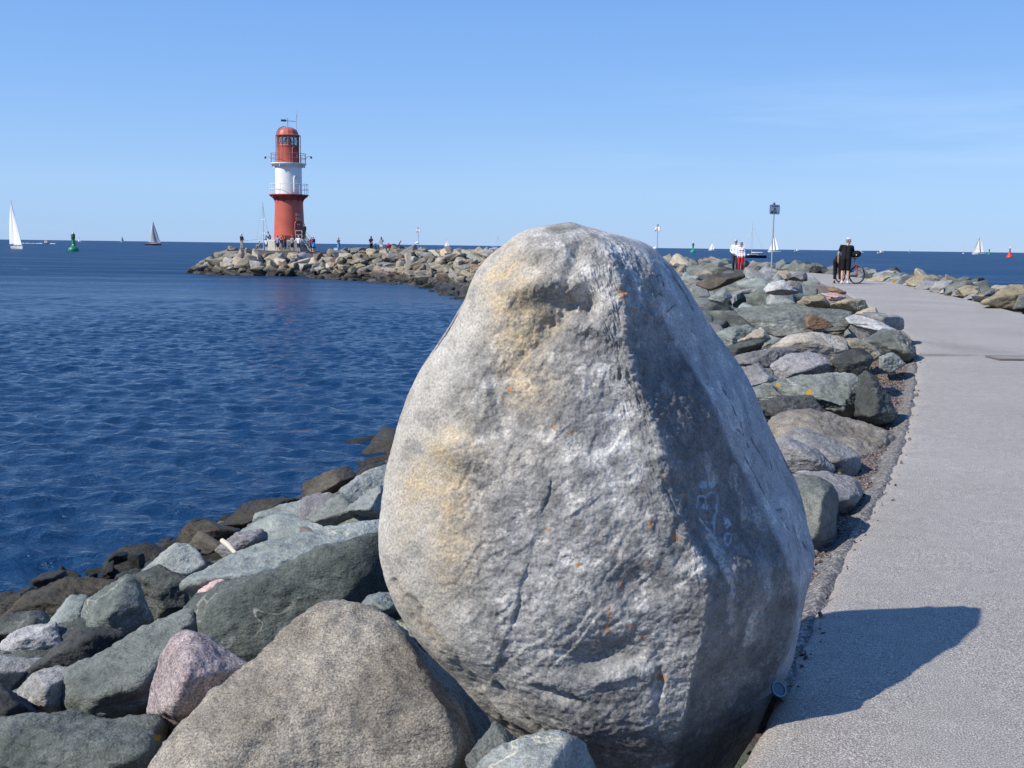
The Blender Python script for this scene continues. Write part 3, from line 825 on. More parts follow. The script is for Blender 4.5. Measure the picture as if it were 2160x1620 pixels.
# right-facing step low on the front, shallow hollows
def step(line, h, soft):
    """the rock stands lower on the right/lower side of a drawn line"""
    out = np.zeros_like(px)
    l = np.array(line, float)
    xs = np.interp(py, l[:, 1], l[:, 0])
    inside = sstep(py, l[0, 1], l[0, 1] + 40) * sstep(py, l[-1, 1], l[-1, 1] - 40)
    return -h * sstep(px - xs, -soft, soft) * np.exp(-np.clip(px - xs, 0, None) / 130.0) * inside * front
disp += step([(1010, 760), (1030, 820), (1042, 880), (1062, 930), (1062, 960)], 0.012, 9)
disp += step([(1165, 1010), (1150, 1060), (1120, 1160), (1092, 1280), (1062, 1370), (1035, 1440)], 0.006, 8)
disp += step([(1390, 990), (1400, 1040), (1425, 1090), (1412, 1150), (1430, 1200)], 0.010, 7)
disp -= 0.028 * blob(1265, 1395, 70, 34, -18)
disp += 0.020 * blob(1270, 1425, 85, 20, -5)
disp -= 0.024 * blob(1350, 1235, 70, 40, 10)
disp -= 0.022 * blob(1180, 1460, 45, 9, 15)
disp -= 0.020 * blob(1390, 1455, 10, 40, 5)
disp += 0.024 * blob(960, 950, 60, 30, 20)
disp -= 0.016 * blob(1010, 1040, 40, 120, 15)
disp += 0.026 * blob(1600, 1222, 55, 70, 10)
# weathered furrows low on the worn left limb
furrow = [[(838, 1225), (870, 1290), (930, 1370), (985, 1440), (1040, 1505)], [(870, 1255), (915, 1330), (965, 1395), (1010, 1455)], [(1035, 1498), (1070, 1530), (1120, 1552)], [(1043, 1450), (1090, 1500), (1140, 1530)]]
fm = strokes(px, py, furrow, 7.0) * front
disp -= 0.013 * fm * (0.6 + 0.6 * fbm(Q * 14, 3))
crack = [[(1165, 1015), (1158, 1040), (1146, 1085), (1130, 1130), (1122, 1180), (1105, 1230), (1097, 1275), (1085, 1310), (1076, 1348), (1062, 1372), (1045, 1420)], [(1395, 985), (1402, 1030), (1432, 1090), (1415, 1140)]]
cm = strokes(px + 5 * fbm(Q * 22, 3), py, crack, 2.2) * front * np.clip(0.45 + 1.3 * fbm(Q * 9 + 2, 2), 0, 1)
disp -= 0.0045 * cm
disp = np.clip(disp - 0.004 * left_w, -0.09, 0.07)
V2 = V + N0 * (disp * np.where(front, edge_fade, 0.6 * edge_fade))[..., None]
# ---- stone colour and stains, with some light and shade painted in
n1 = fbm(Q * 5 + 50, 4); n2 = fbm(Q * 16 + 11, 4); n3 = fbm(Q * 40 + 5, 3)
och = 1.0 * blob(1040, 560, 60, 80, -35) + 1.0 * blob(1110, 660, 85, 75, 30) + 0.9 * blob(1085, 770, 40, 120, -5) + 0.75 * blob(930, 985, 70, 90, 20) + 0.8 * blob(950, 1090, 40, 150, 5) + 0.45 * blob(860, 1100, 26, 170, 3) + 0.6 * blob(1150, 820, 40, 60, -20) + 0.35 * blob(1090, 960, 90, 60, 0) + 0.6 * blob(890, 1320, 30, 80, -35) + 0.30 * blob(980, 1160, 50, 90, 0)
warm = np.clip(0.95 * blob(1030, 760, 150, 330, 18) + 0.9 * blob(900, 1080, 110, 260, 5) + 0.7 * blob(1120, 560, 120, 110), 0, 1) * (0.75 + 0.5 * n1) * (1 - dark_w)
och = np.clip(och * (0.75 + 0.9 * n1 + 0.6 * n2), 0, 1)
white = 0.9 * strokes(px, py, [[(1150, 925), (1100, 912), (1048, 915), (1010, 930)], [(1335, 872), (1285, 874), (1250, 884)], [(1080, 840), (1075, 880), (1085, 905)], [(1060, 800), (1048, 850), (1052, 900)]], 9) \
    + 0.55 * blob(1250, 1060, 140, 110, -20) + 0.5 * blob(1330, 1000, 70, 120, -10) + 0.6 * blob(1200, 1260, 110, 60, -10) + 0.5 * blob(1400, 1420, 70, 70, 0) + 0.5 * blob(1080, 1330, 40, 130, 15) + 0.5 * blob(1300, 580, 50, 90, -20) + 0.5 * blob(1215, 500, 80, 25, 0) + 0.9 * blob(1600, 1222, 48, 60, 10) + 0.45 * blob(1240, 1440, 120, 50)  # pale stone and veins; the rightmost blob paints sunlit facets on the dark face
white = np.clip(white * (0.7 + 1.1 * n2 + 0.6 * n1) + 0.75 * sstep(n2 + 0.5 * n1, 0.18, 0.62) * front * (1 - 0.5 * left_w), 0, 1)
dark = 0.75 * blob(1160, 690, 60, 45, -35) + 0.6 * blob(1330, 1230, 80, 45, 0) + 0.65 * blob(1270, 1380, 90, 40, -10) + 0.5 * blob(1140, 1130, 45, 90, 10) + 0.5 * blob(1020, 1170, 45, 100, 0) + 0.6 * blob(1350, 1560, 160, 40) + 0.6 * fm + 0.9 * cm  # shade painted into the notch and hollows, besides darker stone patches
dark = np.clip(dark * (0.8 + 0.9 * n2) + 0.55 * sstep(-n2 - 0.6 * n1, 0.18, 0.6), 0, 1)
band = np.clip(dark_w * sstep(py, 640, 800) * (0.85 + 0.7 * n1 + 0.4 * n2), 0, 1)  # dark stone, coloured deeper to paint the shade right of the arete
vein_w = strokes(px + 14 * n2, py + 14 * n1, [[(1478, 960), (1500, 1010)], [(1540, 990), (1560, 1050), (1570, 1090)], [(1500, 1130), (1530, 1200), (1545, 1240)], [(1590, 1080), (1600, 1115)], [(1470, 1160), (1500, 1210)], [(1540, 1250), (1545, 1330)], [(1600, 1280), (1580, 1360)]], 9) * front
white = np.clip(np.maximum(white * (1 - 0.75 * band), 0.75 * vein_w * (0.6 + 0.8 * n2)), 0, 1)
rust_spots = [(1420, 1128, 12, 18), (1432, 1012, 6, 16), (1285, 1300, 5, 24), (1278, 1325, 6, 12), (1330, 1322, 10, 8), (1358, 1348, 10, 9), (1258, 1352, 10, 9), (1393, 1440, 12, 12), (1365, 1185, 7, 10), (1372, 1100, 9, 10), (1330, 1215, 6, 10), (1310, 1240, 5, 14), (1312, 620, 9, 16), (1335, 655, 9, 10), (1155, 1115, 8, 7), (1220, 1185, 8, 6), (1265, 482, 16, 6), (1170, 900, 8, 6), (1205, 912, 7, 5), (1440, 1045, 5, 12), (1070, 820, 10, 12), (1300, 1160, 5, 5), (1250, 1210, 4, 5), (1395, 1000, 4, 10)]
rust = np.zeros_like(px)
for cx, cy, rx, ry in rust_spots: rust = np.maximum(rust, blob(cx, cy, rx, ry))
rust = np.clip(sstep(rust + 0.55 * n3 + 0.4 * n2, 0.45, 0.85) * (rust > 0.12) * 0.85, 0, 1)
# scratched chalk hearts and lines, ink scrawls on the polished flank (photo places on the stone)
Z3 = lambda q: [(1380 + x * 0.2099, 960 + y * 0.2099) for x, y in q]
Z4 = lambda q: [(1280 + x * 0.284, 540 + y * 0.284) for x, y in q]
chalk = [Z3(q) for q in ([(430, 530), (430, 460), (455, 412), (490, 412), (508, 440), (512, 500)], [(505, 435), (535, 400), (570, 378), (608, 408), (622, 480), (612, 600), (606, 700), (614, 800), (590, 785), (535, 705), (470, 640)],
                         [(440, 280), (455, 330)], [(470, 275), (462, 330), (485, 325), (488, 275)], [(505, 272), (505, 328)], [(540, 275), (545, 325)], [(570, 275), (590, 300), (565, 330), (560, 290)],
                         [(480, 530), (490, 500), (500, 540)], [(520, 540), (535, 510), (540, 545)], [(700, 860), (698, 810), (730, 788), (760, 800), (750, 860), (725, 920), (700, 870)], [(690, 640), (705, 700), (715, 650), (740, 700)], [(715, 735), (745, 700), (720, 690)], [(560, 740), (630, 840)], [(590, 880), (700, 980)], [(610, 960), (660, 1000)], [(540, 660), (600, 680)])]
chalkm = strokes(px + 1.5 * n3, py + 1.5 * n3, chalk, 1.6) * front * np.clip(0.75 + 0.8 * n3, 0, 1)
ink = [Z4(q) for q in ([(430, 60), (480, 120), (540, 220), (590, 300), (640, 412)], [(370, 200), (355, 165), (375, 145), (400, 160), (410, 230)], [(480, 150), (520, 200), (560, 260)], [(390, 270), (400, 300), (380, 290)], [(440, 420), (470, 390), (500, 370)], [(520, 460), (545, 470)], [(440, 620), (480, 630)], [(980, 1235), (1010, 1335), (960, 1290)], [(1040, 1385), (1055, 1425)], [(640, 590), (600, 560)], [(840, 980), (960, 1220)], [(780, 1140), (800, 1210)], [(1060, 1340), (1150, 1500), (1200, 1600)])] + [Z3(q) for q in ([(910, 20), (1090, 400)], [(1230, 590), (1260, 540), (1205, 570)], [(1250, 640), (1330, 760)], [(1380, 700), (1460, 900), (1490, 960)], [(1170, 60), (1180, 150)], [(1500, 870), (1540, 960)])]
inkm = strokes(px + 2 * n3, py + 2 * n3, ink, 1.4) * front * np.clip(0.7 + 0.9 * n3, 0, 1)
me = bpy.data.meshes.new('glacial_boulder')
i = np.arange(nr_ * nc_).reshape(nr_, nc_)
j = np.roll(i, -1, 1)
f = np.stack([i[:-1], i[1:], j[1:], j[:-1]], -1).reshape(-1, 4)
org = np.array([0.32, 2.95, 0.0])
fill_mesh(me, V2.reshape(-1, 3) - org, f)
bm = bmesh.new(); bm.from_mesh(me); bmesh.ops.recalc_face_normals(bm, faces=bm.faces); bm.to_mesh(me); bm.free()
def put_attr(me, name, val):
    a = me.attributes.new(name, 'FLOAT', 'POINT'); a.data.foreach_set('value', np.ascontiguousarray(val.ravel(), dtype=np.float32))
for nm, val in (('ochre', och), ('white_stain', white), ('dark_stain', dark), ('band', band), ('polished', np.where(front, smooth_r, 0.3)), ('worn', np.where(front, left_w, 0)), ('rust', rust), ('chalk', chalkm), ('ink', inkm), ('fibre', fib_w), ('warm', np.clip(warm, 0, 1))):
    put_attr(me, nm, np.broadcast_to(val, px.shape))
def m_boulder():
    t = NT('boulder_stone')
    v = t.obj(False)
    c = t.ramp(t.noise(v, 5.0, 6, 0.62), [(0.30, (0.165, 0.166, 0.170)), (0.5, (0.245, 0.245, 0.245)), (0.7, (0.35, 0.347, 0.342))])
    md = t.ramp(t.noise(v, 26, 6, 0.68), [(0.30, (0.50, 0.50, 0.51)), (0.5, (1, 1, 1)), (0.70, (1.45, 1.45, 1.43))])
    c = t.mix(t.math('SUBTRACT', 0.85, t.math('MULTIPLY', t.attr('polished'), 0.55)), c, md, 'MULTIPLY')
    c = t.mix(t.math('MULTIPLY', t.attr('warm'), 0.34), c, t.mix(1.0, c, (1.02, 0.90, 0.68), 'MULTIPLY'))
    c = t.mix(t.math('MULTIPLY', t.attr('worn'), 0.7), c, (0.47, 0.445, 0.40))
    c = t.mix(t.math('MULTIPLY', t.attr('polished'), 0.75), c, (0.36, 0.37, 0.385))
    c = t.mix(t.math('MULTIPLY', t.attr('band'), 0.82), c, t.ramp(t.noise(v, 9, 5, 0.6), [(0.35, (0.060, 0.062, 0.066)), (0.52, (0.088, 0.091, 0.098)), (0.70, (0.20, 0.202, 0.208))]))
    fn = t.noise(v, 55, 5, 0.65)
    c = t.mix(t.math('MULTIPLY', t.attr('white_stain'), t.rng(fn, 0.32, 0.62, 0.15, 0.9)), c, (0.62, 0.605, 0.575))
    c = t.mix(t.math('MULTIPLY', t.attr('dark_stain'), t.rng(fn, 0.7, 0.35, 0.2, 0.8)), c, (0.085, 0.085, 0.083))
    c = t.mix(t.math('MULTIPLY', t.attr('ochre'), t.rng(t.noise(v, 26, 6, 0.7), 0.34, 0.62, 0.35, 0.95)), c, t.ramp(t.noise(v, 13, 4), [(0.35, (0.36, 0.295, 0.195)), (0.66, (0.52, 0.41, 0.26))]))
    c = t.mix(t.math('MULTIPLY', t.attr('rust'), 0.8), c, (0.36, 0.17, 0.065))
    sp = t.noise(v, 150, 3, 0.7)
    c = t.mix(0.5, c, t.ramp(sp, [(0.33, (0.35, 0.35, 0.35)), (0.48, (0.98, 0.98, 0.98)), (0.65, (1.6, 1.6, 1.6))]), 'MULTIPLY')
    # fine grey threads along the polished flank
    th = t.noise(t.stretch(v, (2.5, 2.5, 0.9), (0.25, 0.45, 0.0)), 16, 5, 0.6, 1.2)
    tm = t.rng(t.math('ABSOLUTE', t.math('SUBTRACT', th, 0.5)), 0.0, 0.02, 0.55, 0.0)
    c = t.mix(t.math('MULTIPLY', tm, t.attr('polished')), c, (0.12, 0.125, 0.14))
    c = t.mix(t.math('MULTIPLY', t.attr('chalk'), 0.85), c, (0.36, 0.46, 0.60))
    c = t.mix(t.math('MULTIPLY', t.attr('ink'), 0.85), c, (0.03, 0.035, 0.055))
    t.p(Base_Color=c, Roughness=0.8)
    t.b.inputs['Specular IOR Level'].default_value = 0.35
    rough_ = t.math('SUBTRACT', 1.0, t.math('MULTIPLY', t.attr('polished'), 0.8))
    h = t.math('ADD', t.math('MULTIPLY', t.noise(v, 38, 7, 0.64), 0.6), t.math('MULTIPLY', t.noise(v, 120, 4, 0.65), 0.25))
    h = t.math('MULTIPLY', h, rough_)
    t.p(Normal=t.bump(h, 0.85, 0.010))
    return t.m
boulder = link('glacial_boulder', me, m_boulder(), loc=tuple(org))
tag(boulder, 'huge pear-shaped grey boulder with ochre stains standing at the edge of the path', 'boulder')
# ------------------------------------------------------------------ rocks
_ico = {}
def ico(level):
    if level not in _ico:
        bm = bmesh.new(); bmesh.ops.create_icosphere(bm, subdivisions=level, radius=1.0)
        v = np.array([q.co[:] for q in bm.verts]); f = np.array([[q.index for q in p.verts] for p in bm.faces], np.int32)
        bm.free(); v /= np.linalg.norm(v, axis=1)[:, None]
        _ico[level] = (v, f)
    return _ico[level]
def radial(dirs, nrm, dd, k):
    """soft intersection of half spaces seen from the middle"""
    c = np.clip(dirs @ nrm.T, 0.02, None)
    r = dd[None, :] / c
    m = r.min(1, keepdims=True)
    return (m[:, 0] * np.sum((r / m) ** (-k), 1) ** (-1.0 / k))
def vnormals(v, f):
    a = v[f[:, 1]] - v[f[:, 0]]; b = v[f[:, 2]] - v[f[:, 0]]
    n = np.cross(a, b); out = np.zeros_like(v)
    for i in range(3): np.add.at(out, f[:, i], n)
    return out / np.maximum(np.linalg.norm(out, axis=1)[:, None], 1e-12)
def roughen(v, f, size, amp, seed, fine=True):
    n = vnormals(v, f)
    q = v / size + seed * 3.17
    pl = fbm(q * np.array([1.6, 1.6, 2.8]), 3)
    d = 0.060 * (terrace(pl, 2.6, 0.08)) + 0.014 * fbm(q * 4.0, 4) + 0.018 * ridged(q * 5.0 + 3, 4)
    bd = np.random.RandomState(int(seed * 10) % 9999).normal(size=3); bd /= np.linalg.norm(bd)
    d = d * 0.8 + 0.05 * (terrace((q @ bd) * 1.1 + 0.25 * fbm(q * 2.2, 3), 3.0, 0.10) - ((q @ bd) * 1.1 + 0.25 * fbm(q * 2.2, 3)))
    if fine: d = d + 0.009 * fbm(q * 15.0, 3)
    return v + n * (d * size * amp)[:, None]
def hull_planes(pts):
    bm = bmesh.new()
    for p in pts: bm.verts.new(p)
    r = bmesh.ops.convex_hull(bm, input=bm.verts)
    bmesh.ops.recalc_face_normals(bm, faces=bm.faces)
    ns, ds = [], []
    for fc in bm.faces:
        if fc.calc_area() < 1e-9: continue
        n = np.array(fc.normal); ns.append(n); ds.append(n @ np.array(fc.verts[0].co))
    bm.free()
    ns = np.array(ns); ds = np.array(ds)
    s = np.sign(np.median(ds)); ns *= s; ds *= s
    return ns, np.maximum(ds, 1e-3)

ROCKS = []      # every stone: name, label, group, mesh, matrix, material, shown size
def outline_rock(label, outline, D, T, mat, tilt=0.75, ridge=None, amp=1.0, level=6, k=110, bulge=0.5, seed=None, lichen=None, name='rock', T_back=None, low=1.0, group=None, cuts=3):
    """a stone with the traced outline, its own distance D, thickness T and facets through ridge points (x, y, nearer by)"""
    seed = seed if seed is not None else len(ROCKS) + 1
    extra = np.array([q[2] if len(q) > 2 else 0.0 for q in outline]); o = np.array([q[:2] for q in outline], float)
    keep_n = 11 if ridge is not None else 7
    while len(o) > keep_n:                       # broken stone: few straight edges
        a_, c_ = np.roll(o, 1, 0), np.roll(o, -1, 0)
        ar = np.abs((o[:, 0] - a_[:, 0]) * (c_[:, 1] - a_[:, 1]) - (c_[:, 0] - a_[:, 0]) * (o[:, 1] - a_[:, 1]))
        q = int(np.argmin(ar)); o = np.delete(o, q, 0); extra = np.delete(extra, q)
    cx, cy = o.mean(0)
    fr_ = np.random.RandomState(seed + 900)
    m = D / F
    dep = D + tilt * (cy - o[:, 1]) * m + extra
    pts = [PA(o[:, 0], o[:, 1], dep)]
    if ridge is None:
        q = np.array([cx, cy]) + (o[fr_.permutation(len(o))[:3]] - [cx, cy]) * (0.25 + 0.35 * fr_.rand(3, 1))
        pts.append(PA(q[:, 0], q[:, 1], D + tilt * (cy - q[:, 1]) * m - T * bulge * (0.35 + 0.7 * fr_.rand(3))))
    else:
        r = np.array(ridge, float)
        pts.append(PA(r[:, 0], r[:, 1], D + tilt * (cy - r[:, 1]) * m - r[:, 2]))
    q = np.array([cx, cy + 0.1 * (o[:, 1].max() - cy)]) + (o - [cx, cy]) * 0.80
    pts.append(PA(q[:, 0], q[:, 1], D + tilt * 0.5 * (cy - q[:, 1]) * m + (T_back or T)))
    pts = np.concatenate(pts)
    c = pts.mean(0); pts = pts - c
    sc = np.maximum(np.abs(pts).max(0), 1e-3)
    ns, ds = hull_planes(pts / sc)
    cr = np.random.RandomState(seed + 400)
    if cuts:
        cn = cr.normal(size=(cuts, 3)) * 0.72 + np.array([0.0, -0.85, 0.35]); cn /= np.linalg.norm(cn, axis=1)[:, None]
        sup = (pts / sc @ cn.T).max(0)
        ns = np.concatenate([ns, cn]); ds = np.concatenate([ds, sup * ((0.60 if ridge is None else 0.72) + 0.22 * cr.rand(cuts))])
    dirs, f = ico(level)
    v = dirs * radial(dirs, ns, ds, k)[:, None] * sc * (1.04 if ridge is not None else 1.08)
    size = float(np.median(sc))
    v = roughen(v, f, size, amp, seed)
    me = new_mesh(name, v, f)
    if lichen:
        w_ = np.zeros(len(v)); n = vnormals(v, f)
        for lx, ly, lr in lichen:
            tgt = np.array(ray(lx, ly)); tgt = tgt / np.linalg.norm(tgt)
            rel = v + c - np.array(CAM)
            al = rel @ tgt; off = np.linalg.norm(rel - al[:, None] * tgt, axis=1)
            w_ = np.maximum(w_, np.exp(-(off / (lr * D / F)) ** 2) * (np.sum(n * rel, 1) < 0))
        put_attr(me, 'lichen', w_)
    ROCKS.append(dict(name=name, label=label, group=group, mesh=me, mat=mat, M=Matrix.Translation(Vector(c)), hand=True, size=1e9, poly=np.array([q_[:2] for q_ in outline], float), D=D))
Z7 = lambda q: [(x * 0.41978, 940 + y * 0.41978) for x, y in q]
Z6 = lambda q: [(1440 + x * 0.38263, 580 + y * 0.38263) for x, y in q]
Z4r = lambda q: [(1360 + x * 0.25926, 420 + y * 0.25926) for x, y in q]
Z5r = lambda q: [(1680 + x * 0.22222, 480 + y * 0.22222) for x, y in q]
def R3(zf, pts): return [(*zf([p[:2]])[0], p[2]) for p in pts]

# ---- big stones between the boulder and the sea
outline_rock('big tan speckled granite rock leaning against the grey boulder', [(322, 1625), (378, 1556), (445, 1476), (525, 1418), (562, 1372), (621, 1314), (709, 1263), (770, 1282), (841, 1337), (940, 1428, .45), (1036, 1516, .60), (1010, 1612, .5), (980, 1720, .3), (600, 1790), (300, 1740)], 2.78, 0.45, 'tan', tilt=0.95,
             ridge=[(838, 1348, .02), (862, 1420, .10), (925, 1505, .14), (948, 1600, .15), (700, 1290, .0), (640, 1420, .10), (560, 1560, .13), (760, 1480, .14), (480, 1640, .12)], level=6, k=44, amp=0.85)
outline_rock('broad dark green cracked rock behind the tan granite, left of the boulder', Z7([(930, 840), (985, 770), (1150, 735), (1280, 690), (1420, 585), (1560, 570), (1920, 435), (1985, 740), (1900, 830), (1690, 900), (1520, 1060), (1340, 1330), (1150, 1330), (1000, 1100)]), 4.1, 0.55, 'dark_green', tilt=0.35,
             ridge=R3(Z7, [(1130, 760, .15), (1430, 600, .12), (1580, 580, .12), (1900, 450, .10), (1500, 800, .26), (1700, 730, .22), (1250, 930, .24), (1050, 950, .2)]), level=6, amp=0.9, k=40)
outline_rock('long pale green rock sloping down beside the pink granite', Z7([(300, 1190), (345, 1125), (520, 1085), (640, 985), (800, 900), (960, 815), (1020, 900), (1010, 1020), (900, 1150), (800, 1330), (700, 1400), (560, 1395), (400, 1380), (315, 1270)]), 3.9, 0.5, 'green', tilt=0.8,
             ridge=R3(Z7, [(520, 1120, .10), (700, 1020, .1), (960, 850, .06), (500, 1260, .2), (680, 1180, .22), (640, 1330, .2), (760, 1140, .2)]), level=6, amp=0.85)
outline_rock('pink granite block with a sharp crest wedged between green and tan rocks', Z7([(935, 925), (1010, 945), (1140, 1030), (1275, 1120), (1240, 1190), (1080, 1290), (930, 1450), (830, 1420), (745, 1345), (765, 1200), (815, 1050), (870, 965)]), 3.25, 0.4, 'pink', tilt=0.5,
             ridge=R3(Z7, [(945, 940, .03), (930, 1150, .22), (870, 1300, .22), (960, 1240, .24), (1180, 1130, .08), (1000, 1010, .1)]), level=6, k=57, amp=0.6)
outline_rock('dark green rock spotted with yellow lichen at the foot of the tan granite', Z7([(-120, 1395), (0, 1362), (150, 1352), (240, 1372), (500, 1382), (780, 1395), (905, 1440), (890, 1510), (800, 1600), (720, 1720), (0, 1760), (-150, 1600)]), 3.0, 0.45, 'dark_green', tilt=0.75,
             ridge=R3(Z7, [(240, 1400, .03), (150, 1370, .03), (320, 1480, .18), (500, 1440, .13), (700, 1450, .12), (400, 1620, .24), (100, 1500, .18), (740, 1540, .2)]), level=6, amp=0.9, lichen=[(332, 1556, 9), (367, 1543, 10), (258, 1553, 7)])
outline_rock('black rock in shade at the picture edge above the lichen-spotted rock', Z7([(-90, 1250), (0, 1212), (60, 1236), (130, 1285), (195, 1362), (150, 1420), (0, 1440), (-120, 1380)]), 3.6, 0.35, 'dark', tilt=0.4)
outline_rock('grey and white ribbed rock between two dark green rocks', Z7([(78, 1240), (130, 1178), (200, 1128), (290, 1108), (372, 1128), (315, 1180), (335, 1300), (352, 1375), (240, 1390), (185, 1350), (128, 1282)]), 3.9, 0.3, 'white', tilt=0.35,
             ridge=R3(Z7, [(300, 1130, .04), (240, 1180, .14), (220, 1290, .16), (160, 1230, .1)]), k=47)
outline_rock('dark slanting slab lying across the grey rocks', Z7([(55, 1225), (170, 1110), (300, 995), (390, 925), (560, 935), (645, 965), (520, 1035), (400, 1115), (290, 1112), (160, 1165)]), 4.7, 0.3, 'dark', tilt=0.9, k=47)
outline_rock('glittering white quartz rock with scalloped edge', Z7([(-50, 1010), (0, 962), (100, 957), (180, 912), (230, 935), (272, 898), (302, 960), (300, 1005), (240, 1055), (170, 1085), (0, 1075), (-60, 1060)]), 5.4, 0.35, 'white', tilt=0.6, amp=1.2)
outline_rock('flat grey rock under the white quartz rock', Z7([(-90, 1090), (0, 1072), (170, 1075), (215, 1078), (150, 1150), (60, 1215), (0, 1222), (-90, 1180)]), 4.7, 0.4, 'grey', tilt=0.7)
outline_rock('dark rounded rock touching the white quartz rock from above', Z7([(-70, 890), (0, 865), (60, 848), (170, 846), (245, 876), (252, 915), (100, 965), (0, 970), (-70, 950)]), 6.4, 0.5, 'dark_green', tilt=0.5)
outline_rock('pale grey-green rock with a steep left face', Z7([(225, 930), (300, 830), (358, 752), (440, 758), (455, 850), (405, 905), (400, 935), (300, 995), (260, 985)]), 5.9, 0.5, 'grey_green', tilt=0.4, ridge=R3(Z7, [(362, 770, .0), (330, 880, .2), (390, 860, .2), (320, 960, .2)]), k=51)
outline_rock('dark green pyramid-shaped rock with deep shaded side', Z7([(395, 930), (435, 775), (500, 738), (640, 655), (700, 690), (770, 890), (650, 985), (560, 948), (480, 960)]), 5.6, 0.5, 'green', tilt=0.35,
             ridge=R3(Z7, [(648, 668, .0), (600, 760, .22), (560, 860, .3), (500, 770, .1), (690, 850, .25), (640, 940, .25)]), k=51, amp=0.9)
outline_rock('smooth grey rock catching the light near the water', Z7([(685, 655), (800, 568), (882, 488), (950, 488), (1005, 540), (1035, 600), (945, 665), (880, 652), (820, 605), (740, 650)]), 7.6, 0.5, 'grey_green', tilt=0.8, ridge=R3(Z7, [(890, 500, .02), (870, 610, .16), (960, 620, .16), (780, 620, .08)]), k=44, amp=0.7)
outline_rock('dark rock below the smooth grey rock', Z7([(680, 660), (800, 603), (880, 648), (935, 670), (945, 825), (770, 895), (735, 780)]), 6.5, 0.5, 'dark_green', tilt=0.3)
outline_rock('brown weathered rock at the water beside a dark block', Z7([(875, 482), (935, 408), (1030, 385), (1120, 398), (1205, 428), (1115, 475), (1092, 525), (1000, 545), (950, 515)]), 9.3, 0.7, 'weed', tilt=0.7, amp=0.7)
outline_rock('slate grey block with a straight upper edge', Z7([(1085, 525), (1190, 440), (1310, 428), (1325, 470), (1210, 535), (1130, 565)]), 7.9, 0.4, 'purple', tilt=0.7, k=51)
outline_rock('small salmon pink rock between two green slabs', Z7([(935, 815), (1005, 730), (1060, 688), (1112, 676), (1160, 700), (1085, 745), (1000, 800), (945, 835)]), 5.0, 0.3, 'rose', tilt=0.6)
outline_rock('large flat grey-green slab with pale lichen flecks', Z7([(915, 700), (990, 645), (1150, 558), (1300, 535), (1420, 470), (1600, 425), (1915, 370), (1930, 440), (1700, 530), (1560, 580), (1400, 605), (1280, 690), (1150, 715), (980, 760), (925, 740)]), 5.6, 0.5, 'grey_green', tilt=1.6, ridge=R3(Z7, [(1010, 655, .02), (1200, 570, .05), (1500, 470, .05), (1800, 420, .05), (1300, 660, .15), (1500, 580, .1), (1000, 720, .14)]), level=6, amp=0.7)
outline_rock('grey-green rounded slab above the waterline weed', Z7([(1262, 425), (1292, 340), (1360, 308), (1440, 308), (1540, 268), (1640, 247), (1690, 268), (1570, 360), (1450, 400), (1330, 435)]), 8.6, 0.5, 'grey_green', tilt=1.1, amp=0.7)
outline_rock('black wet rock at the sea edge', Z7([(1115, 405), (1190, 350), (1238, 300), (1320, 273), (1480, 270), (1530, 280), (1310, 350), (1275, 425), (1200, 425)]), 10.4, 0.7, 'weed', tilt=0.9)
outline_rock('brown pitched rock standing alone above the water', Z7([(1527, 190), (1620, 138), (1742, 98), (1795, 160), (1690, 245), (1620, 260), (1535, 268), (1523, 232)]), 10.0, 0.7, 'weed', tilt=0.5, ridge=R3(Z7, [(1740, 110, .02), (1680, 180, .3), (1600, 200, .25), (1570, 250, .2)]), k=51, amp=0.6)
outline_rock('light green slab beside the brown pitched rock', Z7([(1635, 330), (1720, 220), (1800, 158), (1935, 98), (1950, 190), (1840, 280), (1760, 300), (1700, 310)]), 8.6, 0.6, 'grey_green', tilt=1.2)
outline_rock('thin pale green slab resting on larger slabs', Z7([(1540, 362), (1650, 288), (1720, 240), (1775, 270), (1710, 330), (1910, 345), (1910, 395), (1700, 420), (1580, 392)]), 7.2, 0.4, 'green', tilt=1.3)
outline_rock('dark wedge of rock against the left side of the boulder', Z7([(1730, 325), (1850, 248), (1935, 185), (1960, 370), (1850, 345)]), 6.8, 0.4, 'grey_green', tilt=0.8)
outline_rock('dark brown wet rock nearest the sea on the left edge', Z7([(-40, 860), (38, 760), (150, 712), (192, 718), (110, 810), (20, 865)]), 8.6, 0.6, 'weed', tilt=0.7)
outline_rock('long brown weedy rock along the waterline', Z7([(20, 860), (135, 765), (250, 698), (330, 678), (480, 680), (595, 690), (500, 745), (380, 765), (290, 840), (250, 890), (150, 880)]), 7.9, 0.6, 'weed', tilt=0.8)
outline_rock('pale rock tucked under the boulder behind the tan granite', Z7([(1800, 820), (1850, 765), (1905, 742), (1995, 755), (2030, 860), (1950, 890), (1840, 870)]), 3.45, 0.3, 'grey_green', tilt=0.5)
outline_rock('greenish rock with a yellow lichen spot in the gap under the boulder', Z7([(1820, 850), (1950, 862), (2020, 870), (2110, 980), (2200, 1090), (2150, 1150), (2000, 960)]), 3.25, 0.3, 'green', tilt=0.4, lichen=[(826, 1310, 8)])
outline_rock('blue-grey rock at the bottom of the picture in front of the boulder', [(985, 1640), (1030, 1592), (1065, 1570), (1118, 1550), (1171, 1541), (1235, 1562), (1256, 1622), (1250, 1720), (1000, 1730)], 2.22, 0.22, 'grey_green', tilt=0.6, ridge=[(1120, 1565, .02), (1180, 1556, .03), (1130, 1640, .12), (1210, 1600, .1)], k=47, amp=0.8)
outline_rock('small green rock in the dark gap beside the tan granite', [(985, 1600), (1045, 1528), (1085, 1568), (1060, 1600), (1010, 1650)], 2.45, 0.2, 'green', tilt=0.4)
outline_rock('seaweed-covered rock just breaking the surface', Z7([(765, 492), (830, 460), (890, 455), (850, 500), (790, 512)]), 12.0, 0.6, 'weed', tilt=0.9, level=4)
